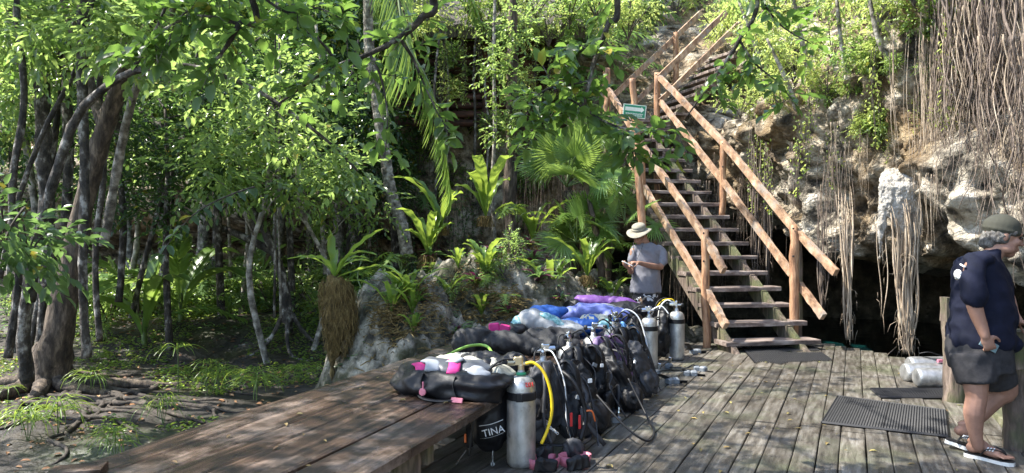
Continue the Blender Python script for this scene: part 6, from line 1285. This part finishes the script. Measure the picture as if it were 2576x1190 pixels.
mb = MB(); mb.box(bl_(.17, -.085, .02), (.08, .01, .03), RB @ Matrix.Rotation(-.4, 3, 'X'), bev=.003); mb.build('label_tag', m_pink, bag)
text('SEA BIRD', .022, m_whitep, bl_(-.33, .005, .13), RB @ Matrix.Rotation(R(80), 3, 'X'), bag, 'lettering', ext=.006) if False else None
text('Mares', .055, m_whitep, bl_(-.32, .012, .11), RB @ Matrix.Rotation(R(78), 3, 'X'), bag, 'lettering', ext=.004) if False else None
# second green-trimmed bag behind
heap('towel', 'pale cream towel with lime green edging behind the duffel bag', 'towel', tuple(Bn(1155, 925)), [((0, 0, .05), (.26, .10, .08), .5, 'Z'), ((-.15, -.12, .03), (.12, .08, .05))], m_cream, 5, amp=.02, fr=9, vox=.014)
o = rstem([Bn(1080, 935)+Vector((0, 0, .05)), Bn(1130, 915)+Vector((0, -.05, .08)), Bn(1180, 905)+Vector((0, -.05, .12)), Bn(1225, 905)+Vector((0, 0, .11)), Bn(1245, 925)+Vector((0, 0, .06))], [.010, .012, .012, .010], 'lime_strap', m_lime, n=8); tag(o, 'bright lime green strap arching over the cream towel', 'strap')
heap('mesh_bag', 'long black mesh gear bag lying across the bench behind the duffel', 'bag', tuple(Bn(1320, 885)), [((0, 0, .09), (.50, .20, .11), -.15, 'Z'), ((-.42, .02, .13), (.14, .14, .15)), ((.2, .05, .14), (.28, .15, .10)), ((-.1, -.05, .12), (.3, .15, .1)), ((-.55, .03, .10), (.08, .1, .12))], m_mesh, 6, amp=.035, fr=5, vox=.018)
heap('boot_bag', 'black bag with red tabs behind the long mesh bag', 'bag', tuple(Bn(1255, 855)), [((0, 0, .10), (.16, .12, .12)), ((.15, 0, .1), (.12, .1, .11))], m_blackfab, 7, amp=.02, fr=9, vox=.015)
for k, (x, y, z) in enumerate(((1243, 822, 0), (1270, 826, 0))):
    b = MB(); b.box((0, 0, 0), (.10, .03, .07), Matrix.Rotation(.3*k-.1, 3, 'Y'), bev=.012); o = b.build('red_tab', m_neo_pink); o.location = W(x, y, 6.42); tag(o, 'red fabric tab, %s of the two on the black boot bag' % ('narrower' if k else 'wider'), 'tab')
heap('duffel_end', 'folded black vest beside the pale cream towel', 'scuba vest', tuple(Bn(1215, 935)), [((0, 0, .08), (.18, .12, .10)), ((.2, -.05, .08), (.15, .12, .1))], m_blackfab, 8, amp=.025, fr=8, vox=.015)
def cloth(name, label, cat, c, blobs, mat, seed, amp=.04, fr=4.2): return heap(name, label, cat, c, blobs, mat, seed, 'wetsuits piled on the bench', .016, amp*.75, fr*.62)
c_ = Bn(1372, 848); cloth('wetsuit', 'pale grey wetsuit with teal print folded over the pile', 'wetsuit', tuple(c_), [((0, 0, .14), (.26, .16, .15), .5, 'Y'), ((-.16, -.02, .20), (.14, .14, .12)), ((.18, -.04, .10), (.22, .13, .10)), ((-.2, .0, .10), (.12, .12, .11))], m_lgrey, 11, .04, 4.5)
c_ = Bn(1345, 845); o = heap('wetsuit_lining', 'teal printed lining rolled open at the side of the pale grey wetsuit', 'wetsuit', tuple(c_+Vector((-.17, -.12, .1))), [((0, 0, .05), (.06, .1, .1)), ((.36, -.03, .09), (.17, .06, .05), .5, 'Y')], m_teal, 12, None, .012, .012, 9)
cloth('wetsuit', 'royal blue wetsuit half under the pale grey one', 'wetsuit', tuple(Bn(1400, 838)), [((.2, -.05, .09), (.28, .16, .11)), ((.32, -.1, .14), (.12, .12, .12)), ((-.14, .22, .20), (.20, .12, .13)), ((.02, .26, .26), (.13, .08, .08)), ((-.42, .02, .06), (.14, .1, .08))], m_blue, 13, .035, 5.5)
cloth('wetsuit', 'periwinkle blue wetsuit draped beside the purple one', 'wetsuit', tuple(Bn(1490, 812)), [((0, 0, .16), (.30, .16, .13)), ((-.2, .02, .12), (.18, .14, .12)), ((.25, -.08, .1), (.2, .14, .12)), ((.05, .03, .24), (.15, .10, .06))], m_peri, 14, .04, 4)
cloth('wetsuit', 'deep purple wetsuit on top at the far end of the pile', 'wetsuit', tuple(Bn(1515, 795)), [((.0, .1, .20), (.36, .14, .11), .12, 'Y'), ((.30, .0, .14), (.24, .14, .14), .4, 'Y'), ((-.22, .12, .12), (.2, .13, .13))], m_purple, 15, .035, 4.5)
o = rstem([W(1480, 782, 8.55), W(1510, 768, 8.45), W(1545, 772, 8.4), W(1562, 790, 8.4)], [.014, .022, .012], 'silver_stripe', m_neo_grey); o.name = 'silver_sleeve'; tag(o, 'silver sleeve curving over the purple wetsuit', 'sleeve')
cloth('wetsuit', 'black wetsuit bundle under the purple one at the far bench end', 'wetsuit', tuple(Bn(1450, 795)), [((0, .1, .10), (.16, .12, .16)), ((.6, -.15, .1), (.3, .2, .14))], m_blackfab, 16, .03, 6)
heap('cream_cap', 'crumpled cream cloth on the blue suits', 'cloth', tuple(W(1490, 802, 7.3)), [((0, 0, 0), (.13, .07, .05)), ((.1, 0, 0), (.07, .06, .05))], m_cream, 17, None, .012, .018, 12)
heap('teal_cloth', 'small pale teal cloth behind the cylinder valves', 'cloth', tuple(W(1530, 815, 7.2)), [((0, 0, 0), (.10, .07, .05))], m_teal, 18, None, .012, .018, 12)
# ================================================================ PEOPLE
m_skin = M('skin', [(.22, .115, .08), (.34, .19, .135)], scale=9, rough=.55, bump=.15, bscale=90, bdist=.004, spec=.4)
m_skin2 = M('skin_tanned', [(.20, .105, .07), (.31, .17, .115)], scale=9, rough=.55, bump=.15, bscale=90, bdist=.004, spec=.4)
m_navy = M('navy_cotton', [(.004, .0055, .014), (.008, .010, .025)], scale=12, rough=.85, bump=.35, bscale=120, bdist=.004, spec=.2)
m_grey = M('grey_cotton', [(.13, .13, .15), (.20, .20, .225)], scale=6, rough=.9, bump=.35, bscale=100, bdist=.004, spec=.2)
m_short = M('charcoal_shorts', [(.02, .02, .022), (.042, .040, .043)], scale=22, rough=.85, bump=.4, bscale=90, bdist=.004, spec=.2)
m_floral = M('floral_shorts', [(.012, .013, .018), (.012, .013, .018), (.45, .46, .48)], pos=[.3, .57, .60], scale=11, detail=2, rough=.8, bump=.2)
m_hat = M('sun_hat', [(.20, .185, .14), (.29, .27, .215)], scale=14, rough=.9, bump=.3, bscale=120, bdist=.004); m_cap = plain('olive_cap', (.038, .038, .026), .85)
m_hair = M('grey_hair', [(.02, .018, .016), (.09, .083, .076), (.20, .19, .175)], scale=40, rough=.7, bump=1, bscale=160, stretch=(1, 1, .4), bdist=.01); m_dhair = plain('dark_hair', (.03, .022, .018), .7)
m_sole = plain('white_sole', (.62, .62, .60), .6); m_phone = plain('phone_case', (.16, .24, .26), .35); m_eye = plain('eye', (.02, .015, .01), .2)
def limb(mb, pts, r, n=12, seg=5, flat=1.0): c = catmull(pts, seg); mb.tube(c, rlist(r, len(c)), n, flat=flat); mb.ball(c[0], r[0]*.98, n, 8); mb.ball(c[-1], r[-1]*.98, n, 8)
def head(mb, c, R_, yaw, pitch, s=1.0, roll=0):
    """c centre of the skull; faces local -y before yaw/pitch"""
    M_ = Matrix.Rotation(yaw, 3, 'Z') @ Matrix.Rotation(pitch, 3, 'X') @ Matrix.Rotation(roll, 3, 'Y'); c = Vector(c)
    def T(p): return c+M_ @ (Vector(p)*s)
    def b(p, r, n=14, m=10): mb.ball(T(p), [k*s for k in r], n, m, M_)
    b((0, .012, .02), (.076, .095, .092)); b((0, -.03, -.045), (.060, .062, .070)); b((0, -.055, -.092), (.036, .034, .026)); b((0, -.072, .028), (.056, .024, .016)); b((0, -.098, -.012), (.010, .016, .026)); b((0, -.108, -.026), (.015, .014, .011)); b((0, -.092, -.058), (.024, .011, .006)); b((0, -.090, -.069), (.021, .011, .006))
    for g in (-1, 1): b((g*.040, -.066, -.02), (.024, .022, .022)); b((g*.077, .008, -.008), (.008, .018, .030)); b((g*.05, -.02, -.07), (.025, .05, .03))
    return T, M_
def handm(mb, wrist, d, palmn, s=1.0, curl=.6, grip=0, side=1):
    """hand from the wrist along d, palm facing palmn; five fingers curled towards the palm"""
    wrist = Vector(wrist); d = Vector(d).normalized(); n = Vector(palmn); n = (n-d*n.dot(d)).normalized(); u = d.cross(n)*side
    Mh = Matrix((u, d, n)).transposed(); mb.ball(wrist+d*.045*s, (.040*s, .052*s, .016*s), 12, 8, Mh)
    for i, (x, l) in enumerate(((.030, .072), (.011, .080), (-.009, .076), (-.028, .060))):
        b = wrist+d*.085*s+u*x*s; pts = [wrist+d*.05*s+u*x*.8*s, b]; a = .15+curl*.4; p = b
        for k in range(3): a += curl*(.9 if k else .5); p = p+(d*math.cos(a)+n*math.sin(a))*l*s/3*(1.1-.1*k); pts.append(p)
        mb.tube(catmull(pts, 3), rlist([.0095*s, .009*s, .0085*s, .007*s], 13), 8); mb.ball(pts[-1], .0072*s, 8, 6)
    b = wrist+d*.02*s+u*.034*s; t = [b, b+(d*.6+u*.7+n*.25)*.034*s, b+(d*.85+u*.6+n*.55)*.062*s, b+(d*1.0+u*.35+n*.75)*.082*s]; mb.tube(catmull(t, 3), rlist([.0125*s, .011*s, .009*s, .0075*s], 10), 8); mb.ball(t[-1], .0078*s, 8, 6)
# ---------------- woman at the pool rail, striding to the right
YW = 4.72; e_w = empty('person', (3.18, YW, 0), 0, 'person in navy t-shirt, dark shorts and olive cap striding in flip-flops past the log posts', 'person')
def w_(px, py, dy=0): return W(px, py, YW+dy)
mb = MB()
T, MH = head(mb, w_(2522, 594), 1, R(74), R(14), 1.12)
limb(mb, [w_(2498, 640), w_(2508, 622), w_(2520, 600)], [.062, .058, .060])
mb.loft([(w_(2462, 900), .14, .15), (w_(2462, 850), .15, .16), (w_(2470, 780), .15, .14), (w_(2468, 700), .12, .12), (w_(2470, 660), .10, .11), (w_(2480, 640), .07, .08)], 18)
# near (left-side facing camera) arm, hanging, hand with phone at the thigh
limb(mb, [w_(2444, 672, -.15), w_(2444, 730, -.19), w_(2455, 782, -.20), w_(2470, 822, -.21), w_(2478, 845, -.22)], [.046, .050, .045, .036, .029])
handm(mb, w_(2478, 843, -.22), (w_(2492, 880, -.22)-w_(2478, 843, -.22)), (.3, .9, 0), 1.0, .75, side=1)
# far arm reaching to the front post
limb(mb, [w_(2490, 680, .15), w_(2530, 740, .12), w_(2548, 790, .05), w_(2562, 806, -.0)], [.055, .048, .038, .028])
handm(mb, w_(2562, 808, 0), (.8, -.1, -.3), (0, 0, -1), 1.0, .5)
# legs
limb(mb, [w_(2450, 905, -.06), w_(2454, 965, -.10), w_(2456, 1000, -.11), w_(2450, 1040, -.11), w_(2454, 1090, -.10), w_(2460, 1122, -.10)], [.095, .075, .062, .062, .042, .036])
limb(mb, [w_(2480, 900, .10), w_(2530, 975, .10), w_(2505, 1000, .13), w_(2465, 1040, .15), w_(2428, 1085, .17)], [.105, .075, .065, .058, .037])
# front foot, flat, pointing right and slightly to the camera
def foot(mb, heel, toe, s=1.0, spread=1):
    heel, toe = Vector(heel), Vector(toe); d = (toe-heel).normalized(); up = Vector((0, 0, 1)); u = d.cross(up).normalized(); v = u.cross(d)
    Mf = Matrix((d, u, v)).transposed(); L = (toe-heel).length; P = lambda x, y, z: heel+d*x*L+u*y+v*z
    mb.ball(P(.07, 0, .032), (.042, .034, .034), 12, 8, Mf); mb.tube(catmull([P(.02, 0, .04), P(.25, 0, .045), P(.5, .002, .036), P(.75, .004, .024)], 4), rlist([.034, .036, .037, .030], 13), 12)
    mb.ball(P(.64, -.012, .025), (.05, .040, .022), 12, 8, Mf); mb.tube([P(.02, 0, .1), P(.18, 0, .07), P(.38, 0, .05)], [.035, .042, .036], 12)
    for i, (y, l, r) in enumerate(((-.031, 1.0, .0125), (-.013, .99, .0095), (.003, .965, .009), (.018, .93, .0085), (.032, .89, .008))): mb.tube([P(.70, y*.9, .022), P(l-.06, y*1.1, .018), P(l, y*1.15, .013)], [r*1.1, r, r*.9], 8); mb.ball(P(l, y*1.15, .013), r*.95, 8, 6)
    return P
hF, tF = G(2440, 1137, .03), G(2543, 1160, .03); foot(mb, hF, tF)
hR = w_(2407, 1093, .18); tR = G(2462, 1117, .03); foot(mb, hR, tR)
mb.remesh('body', m_skin, e_w, .0072, 3, world=True)
for g in (-1, 1): b = MB(); b.ball(T((g*.030, -.086, .008)), .0095, 8, 6); b.build('eye', m_eye, e_w, True, world=True)
mb = MB()
for p, r in (((0, .045, -.015), (.080, .064, .070)), ((0, .068, -.055), (.062, .042, .045)), ((.062, .025, -.01), (.022, .045, .045)), ((-.062, .025, -.01), (.022, .045, .045)), ((.070, -.028, .025), (.012, .025, .018)), ((-.070, -.028, .025), (.012, .025, .018))): mb.ball(T(p), [k*1.12 for k in r], 12, 8, MH)
mb.remesh('hair', m_hair, e_w, .008, 1, disp=lambda p: .009*fbm(p, 38, 3), world=True)
mb = MB(); mb.ball(T((0, .015, .045)), [k*1.12 for k in (.086, .102, .084)], 20, 12, MH); mb.ball(T((0, .012, .03)), [k*1.12 for k in (.091, .108, .03)], 20, 8, MH); mb.ball(T((0, -.135, .030)), [k*1.12 for k in (.062, .065, .008)], 16, 8, MH); mb.ball(T((0, .01, .122)), .012, 8, 6)
mb.remesh('cap', m_cap, e_w, .008, 2, world=True)
mb = MB(); wv = lambda p: crease(Vector((p.z*.8+p.x*.6, p.y, p.x-p.z*.5)), 6, .009)
mb.loft([(w_(2465, 872), .18, .195), (w_(2465, 850), .195, .205), (w_(2466, 820), .185, .195), (w_(2472, 775), .185, .175), (w_(2470, 730), .17, .17), (w_(2462, 690), .155, .165), (w_(2460, 660), .125, .145), (w_(2474, 638), .085, .10), (w_(2488, 628), .06, .075)], 24)
limb(mb, [w_(2450, 664, -.13), w_(2446, 700, -.18), w_(2452, 747, -.20)], [.060, .062, .070], 16); mb.ball(w_(2462, 652, -.10), (.085, .085, .05))
limb(mb, [w_(2485, 670, .15), w_(2520, 725, .15)], [.085, .08], 16); mb.ball(w_(2508, 790), (.11, .14, .14))
mb.ball(w_(2520, 860), (.09, .15, .08), 14, 8)
mb.remesh('t_shirt', m_navy, e_w, .011, 5, disp=wv, world=True)
b = MB(); b.ball(W(2410, 690, YW-.12), (.022, .03, .032), 12, 8); b.tube([W(2407, 700, YW-.10), W(2416, 697, YW-.15)], .012, 8); b.tube([W(2416, 665, YW-.14), W(2428, 672, YW-.18)], .006, 6); b.build('printed_logo', m_whitep, e_w, True, world=True)
mb = MB(); mb.loft([(w_(2464, 842), .18, .19), (w_(2464, 890), .195, .20), (w_(2468, 930), .185, .195)], 20)
mb.tube(catmull([w_(2446, 890, -.06), w_(2452, 930, -.08), w_(2457, 966, -.10)], 4), rlist([.138, .130, .122], 9), 18); mb.tube(catmull([w_(2478, 890, .08), w_(2500, 930, .10), w_(2512, 968, .11)], 4), rlist([.13, .12, .112], 9), 18)
mb.remesh('shorts', m_short, e_w, .011, 4, disp=lambda p: .008*(1-3*abs(noise.noise(Vector((p.x*6, p.y*6, p.z*4)))))+.006*fbm(p, 9, 2), world=True)
def sandal(heel, toe, e, lift=.0, stripes=True):
    heel, toe = Vector(heel), Vector(toe); d = (toe-heel).normalized(); up = Vector((0, 0, 1)); u = d.cross(up).normalized(); v = u.cross(d); L = (toe-heel).length+.05; h0 = heel-d*.03
    P = lambda x, y, z: h0+d*x*L+u*y+v*z; prof = [(0, .02), (.04, .032), (.15, .037), (.35, .034), (.6, .044), (.8, .048), (.93, .036), (1, .014)]; poly_ = [(x, y) for x, y in prof]+[(x, -y) for x, y in reversed(prof)]; n = len(poly_)
    for z0, z1, mt, nm in ((-.030, -.006, m_sole, 'sandal_sole'), (-.006, -.001, m_rubber, 'footbed')):
        b = MB(); b.add([P(x, y, z0) for x, y in poly_]+[P(x, y, z1) for x, y in poly_], [tuple(reversed(range(n))), tuple(range(n, 2*n))]+[(i, (i+1) % n, n+(i+1) % n, n+i) for i in range(n)]); b.build(nm, mt, e, world=True)
    for g in (-1, 1):
        b = MB(); b.tube(catmull([P(.36, g*.040, .0), P(.5, g*.040, .05), P(.66, g*.022, .055), P(.78, -.014, .035), P(.80, -.014, .0)], 5), .016, 6, flat=.22, ups=v); s_ = b.build('sandal_strap', m_rubber, e, True, world=True)
    for k in range(3): b = MB(); x = .50+.055*k; b.tube([P(x, .046-.004*k, .045), P(x+.03, .030-.004*k, .064)], .006, 5, flat=.5); b.build('white_stripe', m_whitep, e, world=True)
sandal(hF, tF, e_w); sandal(w_(2392, 1105, .19), G(2450, 1124, .03), e_w)
ph = empty('phone', tuple(w_(2488, 868, -.205)), 0, 'pale teal phone held low in the hand of the person in navy', 'phone'); b = MB(); b.box((0, 0, 0), (.12, .010, .055), Matrix.Rotation(R(28), 3, 'Y'), bev=.004); b.build('case', m_phone, ph)
# ---------------- man in the sun hat looking at his phone
YM = 9.45; e_m = empty('person', (1.83, YM, 0), 0, 'person in grey t-shirt and tan sun hat looking down at a phone beside the stair', 'person')
def n_(px, py, dy=0): return W(px, py, YM+dy)
mb = MB(); T, MH = head(mb, n_(1609, 592), 1, R(-32), R(20), 1.0)
limb(mb, [n_(1628, 622, .02), n_(1622, 608, .0), n_(1614, 596)], [.060, .056, .056])
mb.loft([(n_(1624, 790), .15, .11), (n_(1624, 740), .16, .12), (n_(1626, 700), .155, .115), (n_(1630, 650), .17, .12), (n_(1630, 625), .13, .09)], 18)
sh_r = n_(1660, 632, .02); el_r = n_(1661, 672, -.10); wr_r = n_(1606, 661, -.30)
limb(mb, [sh_r, n_(1664, 655, -.04), el_r], [.055, .050, .043]); limb(mb, [el_r, n_(1634, 668, -.22), wr_r], [.043, .038, .027])
sh_l = n_(1594, 632, -.02); el_l = n_(1588, 682, -.06); wr_l = n_(1584, 676, -.30)
limb(mb, [sh_l, n_(1588, 660, -.02), el_l], [.052, .046, .040]); limb(mb, [el_l, n_(1586, 684, -.2), wr_l], [.040, .035, .026])
handm(mb, wr_r, (-.9, -.25, .1), (0, .3, -1), .95, .6, side=1); handm(mb, wr_l, (-.75, -.5, .45), (.2, .3, 1), .95, .35, side=-1)
limb(mb, [n_(1612, 780), n_(1608, 840, -.03), n_(1606, 868, 0)], [.09, .065, .045]); limb(mb, [n_(1640, 780), n_(1642, 840, -.02), n_(1640, 868, .03)], [.09, .065, .045])
for px in (1606, 1640): a = n_(px, 868); a.z = .09; f = Vector((a.x, a.y, .0)); limb(mb, [a, Vector((a.x, a.y+.02, .35))], [.042, .055]); foot(mb, f+Vector((.03, .05, .01)), f+Vector((-.10, -.17, .01)))
mb.remesh('body', m_skin2, e_m, .0085, 3, world=True)
for g in (-1, 1): b = MB(); b.ball(T((g*.030, -.086, .008)), .0095, 8, 6); b.build('eye', m_eye, e_m, True, world=True)
mb = MB(); mb.ball(T((0, .045, -.01)), (.082, .062, .06), 14, 10, MH); mb.remesh('hair', m_dhair, e_m, .01, 1, disp=lambda p: .008*fbm(p, 30, 2), world=True)
mb = MB(); MHt = MH
V_ = [(.093, .075, .062), (.092, .076, .12), (.080, .065, .155), (.04, .03, .17)]
mb.ball(T((0, .0, .092)), (.095, .108, .040), 20, 10, MH); mb.ball(T((0, .005, .12)), (.092, .105, .05), 20, 10, MH)
n = 36; V = []
for k in range(n):
    a = 2*math.pi*k/n; dr = .020*math.cos(2*a)
    for r_, z in ((.085, .082), (.165, .050+dr), (.168, .045+dr), (.085, .072)): V.append(T((r_*math.cos(a)*.98, r_*1.1*math.sin(a), z)))
mb.add(V, [(4*k+i, 4*((k+1) % n)+i, 4*((k+1) % n)+(i+1) % 4, 4*k+(i+1) % 4) for k in range(n) for i in range(4)])
mb.build('sun_hat', m_hat, e_m, True, world=True)
rstem([T((.07, -.03, .03)), T((.06, -.06, -.09)), n_(1612, 630, -.17), n_(1604, 650, -.2)], [.0028, .0028], 'chin_cord', m_rubber, e_m, world=True); rstem([T((-.07, -.03, .03)), n_(1594, 625, -.17), n_(1602, 650, -.2)], [.0028, .0028], 'chin_cord', m_rubber, e_m, world=True)
mb = MB(); mb.loft([(n_(1624, 735), .20, .15), (n_(1624, 712), .195, .15), (n_(1626, 680), .18, .14), (n_(1628, 650), .185, .145), (n_(1628, 630), .175, .13), (n_(1627, 618), .12, .10), (n_(1624, 611), .07, .07)], 22)
limb(mb, [n_(1656, 627, .01), n_(1664, 640, -.01), n_(1666, 658, -.05)], [.060, .066, .072], 14); limb(mb, [n_(1598, 627, -.02), n_(1590, 652, -.02)], [.058, .064], 14)
sh = mb.remesh('t_shirt', m_grey, e_m, .012, 4, disp=lambda p: crease(Vector((p.z*.7+p.x, p.y, p.x*.6-p.z*.6)), 6, .012)+.004*fbm(p, 9, 2), world=True)
mb = MB(); mb.loft([(n_(1624, 728), .17, .14), (n_(1624, 760), .18, .145), (n_(1624, 775), .175, .14)], 20); mb.tube([n_(1610, 770), n_(1608, 815)], [.125, .12], 16); mb.tube([n_(1640, 770), n_(1641, 815)], [.125, .12], 16); mb.remesh('floral_shorts', m_floral, e_m, .013, 3, disp=lambda p: .006*fbm(p, 9, 2), world=True)
p2 = empty('phone', tuple(n_(1578, 663, -.40)), 0, 'small pale phone in the palm of the person in the sun hat', 'phone'); b = MB(); b.box((0, 0, 0), (.14, .075, .010), Matrix.Rotation(R(25), 3, 'Y'), bev=.004); b.build('case', m_whitep, p2)
# ================================================================ labels that still coincide get their order from the left
def sx(o):
    q = [c for c in [o]+list(o.children_recursive) if c.type == 'MESH']; p = Vector(o.location)
    if o.type == 'MESH': p = p+sum((Vector(b) for b in o.bound_box), Vector())/8
    return p.x/max(.5, p.y)
ORD = 'first second third fourth fifth sixth seventh eighth ninth tenth eleventh twelfth thirteenth fourteenth fifteenth sixteenth seventeenth eighteenth nineteenth twentieth'.split()
ORD += ['twenty-'+k for k in ORD[:9]]+['thirtieth']+['thirty-'+k for k in ORD[:9]]
by = {}
for o in SC.objects:
    if o.parent is None and 'label' in o and o.get('kind') is None: by.setdefault(o['label'], []).append(o)
for l, os_ in by.items():
    if len(os_) > 1:
        os_.sort(key=sx)
        for i, o in enumerate(os_):
            if i < len(ORD): o['label'] = ' '.join(l.split()[:13])+', '+ORD[i]+' from left'

for o in SC.objects:
    if o.parent is None and 'label' in o and len(o['label'].replace('-', ' ').split()) > 16: o['label'] = ' '.join(o['label'].split()[:14])
